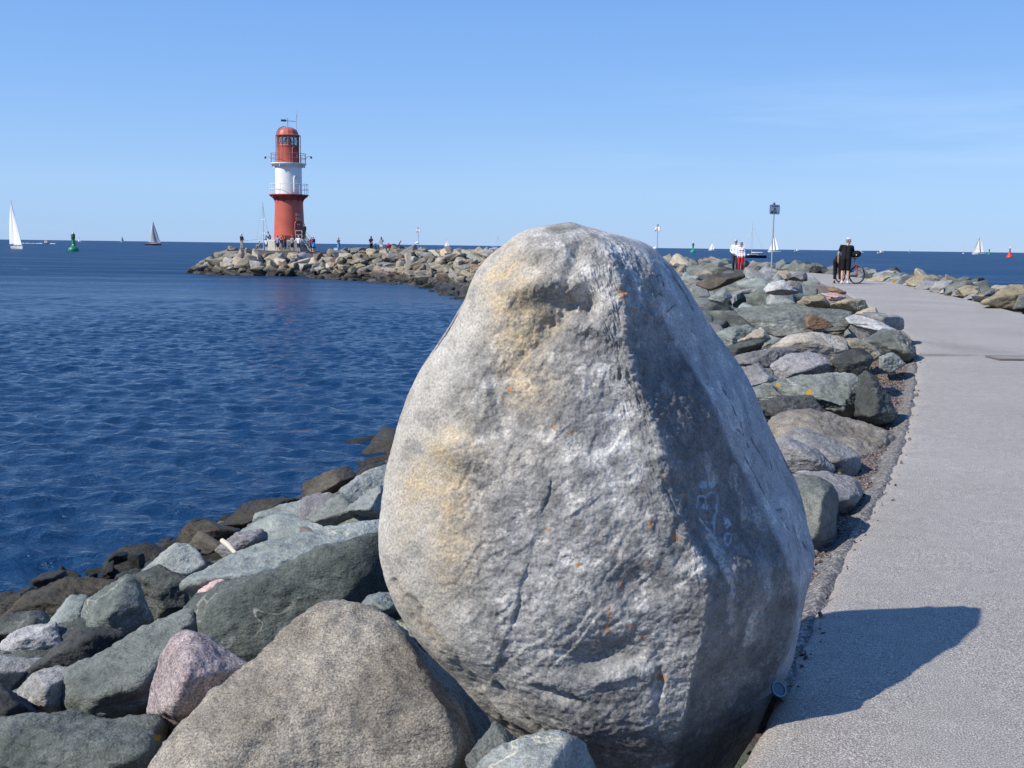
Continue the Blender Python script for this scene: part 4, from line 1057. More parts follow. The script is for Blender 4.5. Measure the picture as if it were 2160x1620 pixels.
outline_rock('low wet rock awash at the water edge', Z7([(560, 660), (620, 635), (690, 625), (660, 670), (600, 700)]), 9.6, 0.6, 'weed', tilt=0.9, level=4)
outline_rock('small dark rock at the water left of the boulder', Z7([(1780, 165), (1840, 105), (1930, 80), (1950, 130), (1830, 165)]), 13.0, 0.8, 'weed', tilt=0.9, level=4)

# ---- stones along the path behind the boulder
outline_rock('large tan granite rock with shaded right end beside the path', Z6([(470, 810), (540, 762), (700, 748), (870, 788), (1050, 818), (1195, 900), (1155, 985), (1080, 1052), (960, 1062), (860, 1020), (600, 1000), (490, 900)]), 7.2, 0.6, 'tan', tilt=1.1, ridge=R3(Z6, [(960, 865, .10), (890, 915, .22), (930, 980, .3), (700, 830, .16), (600, 900, .2), (1150, 900, .03)]), k=44, amp=0.85)
outline_rock('white and grey streaked wedge leaning on the tan granite', Z6([(530, 900), (640, 848), (742, 878), (890, 938), (976, 1000), (974, 1070), (930, 1122), (820, 1092), (640, 1050)]), 6.3, 0.4, 'grey', tilt=0.9, ridge=R3(Z6, [(880, 1020, .16), (760, 960, .14), (640, 880, .03), (950, 1000, .05)]), k=47, amp=0.7)
outline_rock('dark grey angular rock with pale top beside the boulder', Z6([(500, 900), (620, 918), (740, 968), (826, 1062), (812, 1095), (640, 1098), (540, 1060)]), 5.9, 0.4, 'purple', tilt=0.7, k=47)
outline_rock('round olive-green rock with deep shade between boulder and path', Z6([(560, 1110), (620, 1086), (720, 1108), (822, 1158), (852, 1250), (842, 1400), (832, 1490), (720, 1590), (620, 1500), (560, 1300)]), 4.75, 0.4, 'green', tilt=0.35, ridge=R3(Z6, [(700, 1150, .12), (740, 1250, .25), (720, 1400, .25), (800, 1260, .12)]), amp=0.6)
outline_rock('dark low rock behind the olive-green rock', Z6([(640, 1096), (780, 1088), (920, 1118), (994, 1180), (965, 1282), (852, 1318), (780, 1250)]), 5.4, 0.4, 'purple', tilt=0.8)
outline_rock('green rock with a bright orange lichen spot', Z6([(510, 600), (640, 558), (740, 542), (940, 556), (1002, 600), (965, 700), (930, 785), (780, 752), (700, 690), (560, 655)]), 8.5, 0.6, 'green', tilt=0.7, lichen=[(1707, 827, 8), (1640, 812, 6)], ridge=R3(Z6, [(930, 620, .14), (880, 740, .35), (700, 610, .1), (760, 680, .25), (960, 600, .06)]))
outline_rock('pale green flat stone left of the orange-spotted rock', Z6([(375, 632), (450, 602), (545, 600), (620, 670), (560, 700), (450, 698), (395, 675)]), 8.9, 0.5, 'grey_green', tilt=1.1)
outline_rock('dark slab tipped up on edge beside the path', Z6([(972, 560), (1010, 527), (1062, 570), (1130, 670), (1184, 762), (1150, 812), (1080, 824), (950, 775), (955, 690)]), 8.0, 0.4, 'dark_green', tilt=0.35, ridge=R3(Z6, [(1010, 545, .03), (1030, 640, .16), (1020, 760, .2), (1130, 760, .1)]), k=47)
outline_rock('black shadowed rock behind the tan granite', Z6([(420, 700), (560, 678), (700, 676), (795, 765), (540, 790), (470, 815)]), 7.9, 0.5, 'dark', tilt=0.6)
outline_rock('purplish grey rock with broken corner', Z6([(488, 505), (560, 446), (692, 416), (832, 490), (824, 542), (650, 560), (545, 585), (510, 555)]), 9.7, 0.6, 'purple', tilt=0.7, ridge=R3(Z6, [(680, 440, .05), (650, 520, .25), (560, 500, .15), (780, 500, .2)]), k=47)
outline_rock('charcoal block with rounded top', Z6([(828, 475), (900, 418), (1000, 402), (1042, 450), (1045, 535), (960, 565), (890, 555)]), 9.6, 0.5, 'dark', tilt=0.5)
outline_rock('striped grey-green stone near the gravel', Z6([(1085, 455), (1150, 428), (1224, 490), (1140, 535), (1090, 510)]), 10.9, 0.5, 'grey_green', tilt=0.8)
outline_rock('large dark green rock jutting at the path corner', Z6([(1000, 360), (1100, 305), (1195, 318), (1272, 398), (1284, 442), (1232, 475), (1160, 448), (1090, 435), (1035, 395)]), 12.6, 0.8, 'green', tilt=0.6, ridge=R3(Z6, [(1180, 350, .15), (1230, 430, .3), (1100, 370, .2)]))
outline_rock('black and white striped slab on top of dark rocks', Z6([(905, 240), (950, 216), (1100, 266), (1226, 332), (1150, 328), (1060, 318), (930, 270)]), 13.8, 0.5, 'striped', tilt=1.0, amp=0.7)
outline_rock('squared dark block with a flat top by the path', Z6([(985, 225), (1020, 205), (1080, 215), (1205, 226), (1217, 295), (1140, 320), (1080, 290)]), 14.6, 0.7, 'grey', tilt=0.6, k=40, amp=0.5)
outline_rock('rust-brown broken slab with a pale edge', Z6([(676, 245), (722, 212), (790, 250), (826, 284), (720, 304), (685, 290)]), 13.4, 0.5, 'rust', tilt=0.6, k=57, amp=0.6)
outline_rock('sandy tan rock with rounded back', Z6([(502, 400), (540, 362), (600, 336), (740, 322), (892, 346), (905, 410), (830, 470), (690, 425), (560, 420)]), 11.1, 0.7, 'tan', tilt=1.1, amp=0.6)
outline_rock('very large flat green slab in the middle of the rocks', Z6([(290, 190), (420, 168), (560, 162), (800, 178), (915, 208), (885, 300), (690, 285), (530, 335), (440, 310)]), 14.2, 0.8, 'green', tilt=1.8, amp=0.7)
outline_rock('small sandy pyramid rock', Z6([(310, 365), (432, 292), (484, 350), (430, 378)]), 12.2, 0.5, 'sand', tilt=0.5)
outline_rock('dark slab with white veins at its edge', Z6([(245, 402), (320, 370), (482, 354), (430, 405), (320, 445), (280, 455)]), 11.2, 0.5, 'dark_green', tilt=1.0)
outline_rock('pale blue-grey flat rock beside the boulder flank', Z6([(170, 335), (230, 305), (290, 286), (380, 282), (436, 305), (340, 365), (230, 398)]), 12.4, 0.6, 'grey_green', tilt=1.2)
outline_rock('long grey slab with a bleached rim', Z6([(290, 455), (400, 425), (500, 408), (650, 396), (600, 430), (500, 500), (400, 500), (310, 490)]), 10.6, 0.5, 'grey', tilt=1.2)
outline_rock('lilac-grey jagged rock close to the boulder flank', Z6([(310, 515), (420, 496), (545, 592), (470, 615), (365, 628)]), 9.3, 0.5, 'purple', tilt=0.8)
outline_rock('brownish grey low rock between tan and charcoal rocks', Z6([(880, 360), (960, 350), (1050, 395), (1092, 445), (1045, 470), (950, 420), (890, 420)]), 11.6, 0.6, 'olive', tilt=1.0)
outline_rock('green mossy rock with flat crown', Z6([(640, 150), (760, 108), (822, 180), (700, 190)]), 17.5, 0.8, 'olive', tilt=0.6)
outline_rock('ochre and grey rock at the path bend', Z6([(820, 165), (900, 135), (1000, 140), (1025, 190), (950, 215), (850, 200)]), 16.5, 0.8, 'olive', tilt=0.8)
outline_rock('peach-coloured low rock touching the path', Z6([(955, 215), (1000, 192), (1060, 180), (1080, 220), (1010, 232)]), 15.8, 0.5, 'sand', tilt=0.7)
outline_rock('pinkish white flat rock near the path bend', Z6([(770, 105), (820, 98), (895, 118), (890, 140), (800, 138)]), 21.0, 0.7, 'rose', tilt=0.9)
outline_rock('dark brown plank-like rock tilted on the path side', Z6([(790, 75), (830, 62), (900, 95), (895, 106), (840, 100)]), 23.5, 0.6, 'rust', tilt=0.7, k=57, amp=0.6)
outline_rock('whitish green veined rock in the far rock field', Z4r([(960, 760), (1010, 690), (1130, 665), (1250, 765), (1120, 775)]), 22.5, 1.0, 'white', tilt=0.8)
outline_rock('pale green slab standing half upright', Z4r([(515, 815), (600, 740), (640, 715), (705, 795), (645, 862)]), 20.0, 0.8, 'grey_green', tilt=0.5, k=51)
outline_rock('long dark log-shaped rock in the far rock field', Z4r([(425, 695), (560, 610), (790, 588), (805, 632), (680, 690), (540, 738)]), 29.0, 1.1, 'weed', tilt=0.7, amp=0.6)
outline_rock('sandy triangular rock below the sign', Z4r([(1045, 650), (1090, 590), (1160, 585), (1220, 640), (1130, 665)]), 31.0, 1.2, 'sand', tilt=0.6)
outline_rock('dark peaked rock left of the path mouth', Z4r([(1160, 655), (1230, 605), (1310, 600), (1320, 665), (1230, 660)]), 27.0, 1.0, 'grey', tilt=0.6)
outline_rock('rounded pale green rock beside the walking couple', Z4r([(585, 530), (640, 485), (700, 500), (715, 545), (640, 550)]), 64.0, 2.0, 'grey_green', tilt=0.5, level=4)
outline_rock('large grey dome rock in mid field', Z4r([(1240, 860), (1310, 790), (1440, 785), (1510, 870), (1400, 890)]), 17.0, 0.9, 'olive', tilt=0.6)
# ---- stones on the far side of the path
right = [('long sandy rock lying along the outer path edge', [(630, 512), (740, 475), (860, 452), (905, 462), (840, 520)], 'sand', 33), ('grey-green rock with rust stains on the outer path edge', [(830, 522), (900, 475), (1000, 457), (1100, 480), (1060, 525), (930, 530)], 'grey_green', 30),
         ('low pointed grey rock under a flat-topped rock on the outer edge', [(1005, 545), (1050, 515), (1090, 560), (1040, 560)], 'grey', 27), ('flat-topped overhanging rock on the outer path edge', [(1045, 510), (1120, 465), (1325, 448), (1338, 515), (1200, 560), (1090, 570)], 'olive', 27.5),
         ('blue-grey split rock on the outer path edge', [(1120, 575), (1190, 510), (1320, 512), (1300, 570), (1200, 600)], 'purple', 24.5), ('low grey rock beside the outer path edge', [(1255, 600), (1320, 520), (1480, 508), (1460, 590), (1350, 630)], 'grey', 23.5),
         ('tall greenish rock leaning over the outer path edge', [(1410, 650), (1430, 570), (1520, 515), (1640, 505), (1680, 560), (1560, 590), (1460, 660)], 'green', 21.5), ('small pinkish stone at the outer path edge', [(1355, 625), (1395, 585), (1415, 645)], 'pink', 21.5),
         ('brown-grey rock behind the tall greenish rock', [(1500, 600), (1600, 555), (1720, 565), (1745, 620), (1640, 680), (1560, 670)], 'olive', 20.5), ('blue-grey rock with white foot near the outer edge', [(1465, 665), (1490, 595), (1540, 610), (1560, 660)], 'purple', 19.8),
         ('grey rock patched with orange lichen by the outer edge', [(1660, 700), (1740, 630), (1860, 590), (1880, 625), (1760, 705)], 'grey', 18.6), ('dark stone between two lighter ones on the outer side', [(1575, 680), (1680, 620), (1740, 640), (1670, 695)], 'purple', 19.4),
         ('biggest buff rock on the outer side of the path', [(1760, 715), (1900, 640), (2010, 560), (2110, 545), (2230, 560), (2240, 760), (2100, 790), (1900, 745)], 'olive', 17.2), ('green rock at the picture edge on the outer side', [(2070, 770), (2120, 650), (2260, 620), (2300, 790), (2160, 810)], 'dark_green', 15.6),
         ('low dark rocky lump beyond the outer path edge', [(1690, 560), (1780, 545), (1900, 560), (1860, 600), (1740, 600)], 'dark', 24), ('weathered pale rock behind the buff rock', [(1810, 585), (1900, 550), (2000, 555), (1960, 620), (1870, 610)], 'sand', 22)]
for lab, z, mat, D in right:
    zq = Z5r(z); yb = max(zq, key=lambda q_: q_[1]); D = G(yb[0], yb[1], -0.03).y + 0.5
    outline_rock(lab, Z5r(z), D, 0.9, mat, tilt=0.6, level=5, lichen=([(1886, 594, 5), (2070, 627, 7)] if 'lichen' in lab or 'rust' in lab else None))

# ---- the many other stones of the mole: facetted stones of a few shapes, turned and scaled
def random_shape(seed, level):
    rs = np.random.RandomState(seed)
    n = rs.normal(size=(rs.randint(6, 10), 3)); n /= np.linalg.norm(n, axis=1)[:, None]
    ax = np.concatenate([np.eye(3), -np.eye(3)])
    n = np.concatenate([n, ax + 0.25 * rs.normal(size=ax.shape)]); n /= np.linalg.norm(n, axis=1)[:, None]
    d = 0.56 + 0.44 * rs.rand(len(n))
    dirs, f = ico(level)
    v = dirs * radial(dirs, n, d, 46)[:, None]
    v = roughen(v, f, 1.0, 1.0, seed * 1.7 + 0.3)
    return new_mesh('rock', v, f)
SHAPES = [random_shape(100 + i, 4) for i in range(18)]
rr_ = np.random.RandomState(5)
hand = [(r['poly'], r['D']) for r in ROCKS]
from mathutils.geometry import intersect_point_tri_2d
def inside(poly, x, y):
    c = False; n = len(poly)
    for a in range(n):
        x0, y0 = poly[a]; x1, y1 = poly[a - 1]
        if (y0 > y) != (y1 > y) and x < (x1 - x0) * (y - y0) / (y1 - y0) + x0: c = not c
    return c
def scatter_rock(x, y, z, a, mat, label, group, flat=0.6, name='rock', up=None):
    """one stone of half size a with its middle near (x, y, z)"""
    e = Euler((rr_.normal() * 0.28, rr_.normal() * 0.28, rr_.rand() * 6.28)).to_matrix().to_4x4()
    s = Matrix.Diagonal((a * (0.95 + 0.45 * rr_.rand()), a * (0.62 + 0.3 * rr_.rand()), a * flat * (0.8 + 0.5 * rr_.rand()), 1))
    M_ = Matrix.Translation((x, y, z)) @ e @ s
    px_, py_, dd_ = project((x, y, z))
    ROCKS.append(dict(name=name, label=label, group=group, mesh=SHAPES[rr_.randint(len(SHAPES))], mat=mat, M=M_, hand=False, size=a * F / max(dd_, 1), px=(px_, py_), D=dd_))
def pick(ws):
    ks = list(ws); p = np.array([ws[k] for k in ks], float); p /= p.sum()
    return ks[rr_.choice(len(ks), p=p)]
NEARMIX = {'green': 5, 'grey_green': 5, 'dark_green': 2.5, 'grey': 3, 'olive': 2.2, 'purple': 1.2, 'dark': 1.0, 'tan': 1.0, 'sand': 0.4, 'rust': 0.25, 'white': 0.25}
FARMIX = {'olive': 4.6, 'sand': 4.2, 'tan': 2.0, 'rust': 0.9, 'grey': 0.8, 'grey_green': 0.6, 'purple': 0.25, 'dark': 0.2}
WORD = {'green': 'green schist rock', 'grey_green': 'pale grey-green rock', 'dark_green': 'dark green rock', 'grey': 'grey gneiss rock', 'olive': 'drab olive-tan rock', 'purple': 'purplish grey rock', 'dark': 'blackish rock', 'tan': 'tan granite rock', 'sand': 'light sandy rock', 'rust': 'rust-brown rock', 'white': 'whitish rock', 'weed': 'weed-darkened rock', 'pink': 'pink rock'}
def far_place(px_):
    return (' on the slope at the tip of the far mole' if px_ < 500 else ' on the slope straight below the lighthouse' if px_ < 690 else ' on the slope below the two people watching the sea' if px_ < 850 else ' on the far slope nearest to the boulder')
# rows across the inner slope
s = 2.0
S_MAX = PS[-1]
ii = 0
while s < S_MAX:
    i = int(np.searchsorted(PS, s)); i = min(i, len(PS) - 1)
    a, b = PL[i], IW[i]
    wdt = np.hypot(*(b - a))
    depth = a[1]
    cell = 1.05 if depth < 16 else (1.25 if depth < 60 else 1.18)
    m = max(int(wdt / cell), 2)
    for kx_ in range(m + 2):
        t = (kx_ + 0.5 + (rr_.rand() - 0.5) * 0.6) / m + 0.03
        if t > 1.12: continue
        jj = int(np.clip(i + rr_.normal() * 0.3 * cell / (PS[1]), 0, len(PS) - 1))
        a2, b2 = PL[jj], IW[jj]
        x, y = a2 + (b2 - a2) * t
        if y < 1.5: continue
        z = float(slope_z(t, y))
        half = cell * (0.46 + 0.22 * rr_.rand())
        mixf = float(sstep(y, 62, 84))
        mat = pick(FARMIX) if rr_.rand() < mixf else pick(NEARMIX)
        wet = z < WATER_Z + 0.75
        zone = 'far' if y > 62 else 'mid'
        ppx, ppy, dd = project((x, y, z))
        near = y < 16.5
        sink = -0.12
        if near or any(inside(po, ppx, ppy) for po, D_ in hand if D_ < 32):
            sink = -0.42 if y > 13 else -0.56
        if (x - 0.35) ** 2 + (y - 2.95) ** 2 < 1.9 ** 2 and x > -0.8: continue
        if y < 5.5 and x > -1.8: sink = -0.75
        if y < 62 and x > a2[0] - (0.9 if near else half * 1.15): continue
        if y > 62 and t < 0.12: z += 0.12
        if wet: lab, grp = ('black wet rock at the foot of the far slope' if zone == 'far' else 'dark wet rock at the inner waterline'), 'wet rocks along the waterline'
        elif zone == 'far': lab, grp = WORD[mat] + far_place(ppx), 'rocks of the far mole'
        else: lab, grp = WORD[mat] + ' in the rock field left of the path', 'rocks of the rock field beside the path'
        scatter_rock(x, y, z + sink * (1 if near else 1.0) + 0.0, half, mat, lab, grp)
    s += cell * 0.92
# head of the mole
for ring in range(6):
    q = (ring + 0.5) / 6
    n = int(2 * PI * (6.5 + 6 * q) / 1.35)
    for k_ in range(n):
        an = 2 * PI * (k_ + rr_.rand() * 0.6) / n
        if not (math.radians(70) < an % (2 * PI) < math.radians(330)): continue
        ro = 6.4 + (head_r(an) - 6.2) * q * 1.02
        x, y = HEAD[0] + ro * math.cos(an), HEAD[1] + ro * math.sin(an)
        z = 0.42 - 2.75 * q ** 1.15
        half = 1.35 * (0.5 + 0.24 * rr_.rand())
        mat = pick(FARMIX)
        wet = z < WATER_Z + 0.75
        scatter_rock(x, y, z - (0.42 if ring == 0 else 0.30), half, mat, 'black wet rock at the foot of the far slope' if wet else WORD[mat] + far_place(project((x, y, z))[0]), 'wet rocks along the waterline' if wet else 'rocks of the far mole')
# outer side of the path
s = 14.0
while s < S_MAX:
    i = min(int(np.searchsorted(PS, s)), len(PS) - 1)
    y0 = PR[i][1]
    for row, off in enumerate((0.75, 1.9, 3.1)):
        o = off + rr_.normal() * 0.15
        x, y = PR[i] + NR[i] * o
        if y < 13: continue
        hide = 14 < y < 36
        half = (0.48 if y < 60 else 0.62) * (0.75 + 0.45 * rr_.rand())
        mat = pick(NEARMIX) if y < 75 else pick(FARMIX)
        scatter_rock(x, y, float(path_z(y)) + (0.05, 0.02, -0.35)[row] - (0.30 if hide else 0.0), half, mat, WORD[mat] + ' in the row on the seaward side of the path', 'rocks on the seaward side of the path')
    s += 1.25
# small stones wedged in the gaps between the big ones
for _ in range(620):
    yq = 4.5 + 22 * rr_.rand() ** 1.3
    i = int(np.argmin(np.abs(PL[:, 1] - yq)))
    t = 0.05 + 0.9 * rr_.rand() ** 1.5
    x, y = PL[i] + (IW[i] - PL[i]) * t
    if y < 3.2 or ((x - 0.35) ** 2 + (y - 2.95) ** 2 < 1.5 ** 2): continue
    if x > PL[i][0] - 0.45: continue
    a = 0.07 + 0.16 * rr_.rand() ** 1.5
    mat = pick(NEARMIX)
    scatter_rock(x, y, float(slope_z(t, y)) - 0.06 - 0.22 * rr_.rand(), a, mat, WORD[mat] + ' wedged small between bigger rocks', 'rocks of the rock field beside the path')
# ---- put the stones in the scene: singly, the smallest ones as one mass
HIDE_KEYS = set()
SMALL_KEYS = None
#@@KEYS@@
KEEP = {127,136,144,146,151,154,161,162,163,195,205,206,263,270,281,290,298,326,328,336,337,347,348,349,358,359,369,379,388,389,390,398,409,418,452,474,531,601,617,629,641,654,655,665,679,680,718,732,788,816,856,912,991,1004,1063,1099,1107,1119,1127,1139,1147,1156,1160,1165,1167,1169,1175,1176,1183,1186,1191,1192,1195,1196,1197,1200,1201,1203,1204,1214,1217,1218,1219,1223,1228,1231,1233,1236,1237,1238,1241,1244,1245,1249,1251,1253,1257,1259,1268,1270,1276,1279,1280,1281,1283,1284,1286,1292,1297,1299,1300,1302,1303,1307,1312,1315,1316,1317,1326,1327,1328,1331,1334,1341,1343,1349,1351,1357,1375,1377,1379,1400,1401,1403,1404,1405,1406,1407,1408,1429,1430,1432,1434,1436,1437,1460,1462,1464,1465,1466,1467,1468,1469,1494,1495,1496,1498,1499,1501,1502,1503,1535,1538,1539,1540,1541,1543,1544,1584,1603,1605,1606,1612,1615,1620,1627,1635,1638,1641,1642,1648,1656,1662,1665,1668,1671,1674,1677,1680,1686,1689,1719,1785,1836,1841,1868,1892,1900,1937,2005,2108,2110,2115,2162,2211,2249,2254,2294,2323,2341,2375,2388}   # stones that show largest
SMALL_KEYS = set(range(len(ROCKS))) - KEEP
mass = {}
for n_, r in enumerate(ROCKS):
    if n_ in HIDE_KEYS: continue
    if not r['hand'] and SMALL_KEYS is not None and n_ in SMALL_KEYS:
        mass.setdefault(r['mat'], []).append(r); continue
    me_ = r['mesh']
    if len(me_.materials) == 0: me_.materials.append(M[r['mat']])
    o = bpy.data.objects.new(r['name'], me_); C.objects.link(o)
    o.matrix_world = r['M']
    o.material_slots[0].link = 'OBJECT'; o.material_slots[0].material = M[r['mat']]
    tag(o, r['label'], 'rock', r['group'])
    r['obj'] = o
if mass:
    allv, allf, mi = [], [], []; base = 0
    mats = sorted(mass)
    for k_, mt in enumerate(mats):
        for r in mass[mt]:
            me_ = r['mesh']
            v = np.empty(len(me_.vertices) * 3, np.float32); me_.vertices.foreach_get('co', v); v = v.reshape(-1, 3)
            f = np.empty(len(me_.polygons) * 3, np.int32); me_.loops.foreach_get('vertex_index', f); f = f.reshape(-1, 3)
            Mx = np.array(r['M']); allv.append(v @ Mx[:3, :3].T + Mx[:3, 3]); allf.append(f + base); base += len(v); mi.append(np.full(len(f), k_, np.int32))
    me_ = new_mesh('rubble', np.concatenate(allv), np.concatenate(allf))
    me_.polygons.foreach_set('material_index', np.concatenate(mi))
    o = link('rubble', me_, [M[k_] for k_ in mats])
    tag(o, 'small rocks filling the gaps of the stone mole', 'rubble', kind='stuff')
# ------------------------------------------------------------------ lighthouse
def m_red():
    t = NT('weathered_red_paint'); v = t.obj(False)
    c = t.ramp(t.noise(v, 0.8, 4), [(0.3, (0.45, 0.085, 0.052)), (0.7, (0.55, 0.118, 0.075))])
    st = t.rng(t.noise(t.stretch(v, (5.0, 5.0, 0.35)), 1.2, 4, 0.6), 0.56, 0.75)
    c = t.mix(t.math('MULTIPLY', st, 0.35), c, (0.30, 0.12, 0.085))
    c = t.mix(t.rng(t.math('FRACT', t.math('MULTIPLY', t.n('ShaderNodeSeparateXYZ', None, Vector=v).outputs['Z'], 0.55)), 0.0, 0.02, 0.35, 0.0), c, (0.2, 0.04, 0.03))
    t.p(Base_Color=c, Roughness=0.5); return t.m
RED = m_red()
REDD = cmat('dark_red_paint', (0.30, 0.045, 0.04), rough=0.45)
WHITE = cmat('white_paint', (0.80, 0.80, 0.78), rough=0.45, var=0.04, scale=1.5)
STEEL = cmat('galvanised_steel', (0.50, 0.52, 0.53), rough=0.4, metal=0.6)
DARKM = cmat('dark_metal', (0.05, 0.05, 0.055), rough=0.45)
CONC = cmat('pale_concrete', (0.46, 0.45, 0.40), rough=0.85, var=0.1, scale=2.0)
GREYP = cmat('grey_paint', (0.25, 0.26, 0.26), rough=0.5)
def glass_mat():
    t = NT('window_glass'); t.p(Base_Color=(0.55, 0.65, 0.70), Roughness=0.05, IOR=1.5)
    t.b.inputs['Transmission Weight'].default_value = 0.85
    return t.m
GLASS = glass_mat()
LX, LY = -26.4, 123.0
LZ = 0.40
lh = thing('lighthouse', 'red and white striped lighthouse with two railed galleries on the head of the stone mole', 'lighthouse', (LX, LY, LZ), scale=.97)
VIEW = math.atan2(-LY, -LX)             # direction from tower towards the path and camera
def ang(dx):                            # angle on the tower: 0 faces the viewer, positive to the right
    return VIEW + math.radians(dx)
def at(r, a, z): return (r * math.cos(ang(a)), r * math.sin(ang(a)), z)
mb = MB(); mb.lathe([(0.0, 0.0), (3.1, 0.0), (3.1, 1.2), (3.02, 1.28), (0, 1.28)], 8, phase=VIEW + PI / 8)
mb.build('plinth', CONC, lh, smooth=False)
mb = MB(); mb.lathe([(1.86, 1.28), (1.84, 1.5), (1.80, 2.5), (1.74, 4.0), (1.69, 5.2), (1.66, 6.0), (1.66, 6.55)], 64)
tower = mb.build('tower_base', RED, lh)
mb = MB(); mb.lathe([(1.66, 6.0), (1.68, 6.1), (1.76, 6.3), (1.92, 6.48), (2.15, 6.58), (2.34, 6.60), (2.34, 6.72), (1.5, 6.72)], 64)
g1 = mb.build('lower_gallery', REDD, lh)
mb = MB()
for k_ in range(12):
    a = k_ * 30 + 10
    for q in range(5):
        f0, f1 = q / 5, (q + 1) / 5
        r0 = 1.66 + 0.62 * f0 ** 2.2; r1 = 1.66 + 0.62 * f1 ** 2.2
        mb.tube(at(r0, a, 5.75 + 0.83 * f0), at(r1, a, 5.75 + 0.83 * f1), 0.05, n=6)
mb.build('bracket_ribs', REDD, lh)
mb = MB(); mb.lathe([(1.57, 6.72), (1.57, 10.0), (1.57, 10.3)], 64)
mb.build('white_drum', WHITE, lh)
mb = MB(); mb.lathe([(1.57, 9.9), (1.62, 10.0), (1.85, 10.2), (2.10, 10.28), (2.12, 10.30), (2.12, 10.42), (1.2, 10.42)], 64)
mb.build('upper_gallery', WHITE, lh)
mb = MB()
for k_ in range(8):
    a = k_ * 45 + 15
    mb.box((Vector(at(1.80, a, 10.12))), (0.5, 0.06, 0.28), Euler((0, 0, ang(a))))
mb.build('gallery_brackets', WHITE, lh)
def railing(name, r, z0, h, mat, n=14, rails=(1.0, 0.5), parent=lh):
    m = MB()
    for k_ in range(n):
        a = 360 * k_ / n + 4
        m.tube(at(r, a, z0), at(r, a, z0 + h), 0.028, n=6)
    for q in rails:
        m.path([at(r, 360 * k_ / 48, z0 + h * q) for k_ in range(48)], 0.026, n=6, closed=True)
    return m.build(name, mat, parent)
railing('lower_railing', 2.28, 6.72, 1.22, WHITE, 12)
railing('upper_railing', 2.06, 10.42, 1.12, cmat('rail_grey_red', (0.32, 0.20, 0.19), rough=0.5), 14)
mb = MB(); mb.lathe([(1.29, 10.42), (1.29, 12.35), (1.34, 12.38), (1.34, 12.47), (1.2, 12.47)], 48)
mb.build('lantern_drum', RED, lh)
mb = MB(); mb.lathe([(1.22, 12.47), (1.22, 13.62)], 12, phase=VIEW)
lg = mb.build('lantern_glass', GLASS, lh, smooth=False)
mb = MB()
for k_ in range(12):
    a = k_ * 30
    mb.tube(at(1.25, a, 12.45), at(1.25, a, 13.66), 0.065, n=6)
for z in (12.50, 13.60): mb.path([at(1.25, k_ * 30, z) for k_ in range(12)], 0.06, n=6, closed=True)
mb.build('lantern_frame', RED, lh)
mb = MB()
for k_ in range(12):
    mb.tube(at(1.235, k_ * 30, 12.5), at(1.235, k_ * 30 + 30, 13.58), 0.018, n=5); mb.tube(at(1.235, k_ * 30 + 30, 12.5), at(1.235, k_ * 30, 13.58), 0.018, n=5)
mb.build('lantern_bracing', DARKM, lh)
mb = MB(); mb.lathe([(0.0, 12.4), (0.34, 12.4), (0.34, 12.7), (0.28, 12.75), (0.33, 12.95), (0.33, 13.25), (0.2, 13.4), (0, 13.42)], 20)
mb.build('lamp', cmat('lens_grey', (0.35, 0.38, 0.40), rough=0.15), lh)
mb = MB(); mb.lathe([(1.1, 13.62), (1.40, 13.64), (1.42, 13.70), (1.38, 13.76), (1.27, 13.82), (1.22, 14.02), (1.10, 14.25), (0.90, 14.45), (0.62, 14.60), (0.30, 14.68), (0.0, 14.70)], 14, phase=VIEW)
dome = mb.build('dome', cmat('sun_faded_red_paint', (0.50, 0.12, 0.085), rough=0.5), lh, sharp=14)
# ladders outside the lantern and over the dome
for side, a in (('l', -62), ('r', 84)):
    mb = MB()
    for da in (-6, 6):
        mb.path([at(1.46, a + da, 10.42), at(1.46, a + da, 13.6)] + [at(1.46 * math.cos(q), a + da, 13.75 + 1.05 * math.sin(q)) for q in ([0.15, 0.5, 0.8, 1.1, 1.35] if side == 'l' else [0.0])], 0.028, n=6)
    for k_ in range(11): mb.tube(at(1.46, a - 6, 10.7 + k_ * 0.28), at(1.46, a + 6, 10.7 + k_ * 0.28), 0.018, n=5)
    if side == 'l':
        for q in (0.1, 0.28, 0.46, 0.64, 0.82, 1.0, 1.18): mb.tube(at(1.50 * math.cos(q), a - 9, 13.77 + 1.05 * math.sin(q)), at(1.50 * math.cos(q), a + 9, 13.77 + 1.05 * math.sin(q)), 0.022, n=5)
    mb.build('ladder', cmat('ladder_red', (0.22, 0.04, 0.045), rough=0.5), lh)
mb = MB()
for a in (-88, -35, 60, 92): mb.tube(at(1.46, a, 10.42), at(1.46, a, 13.68), 0.022, n=6)
mb.path([at(1.46, q, 13.62) for q in range(-100, 101, 10)], 0.03, n=6)
mb.build('lantern_cage', cmat('ladder_red', (0.22, 0.04, 0.045)), lh)
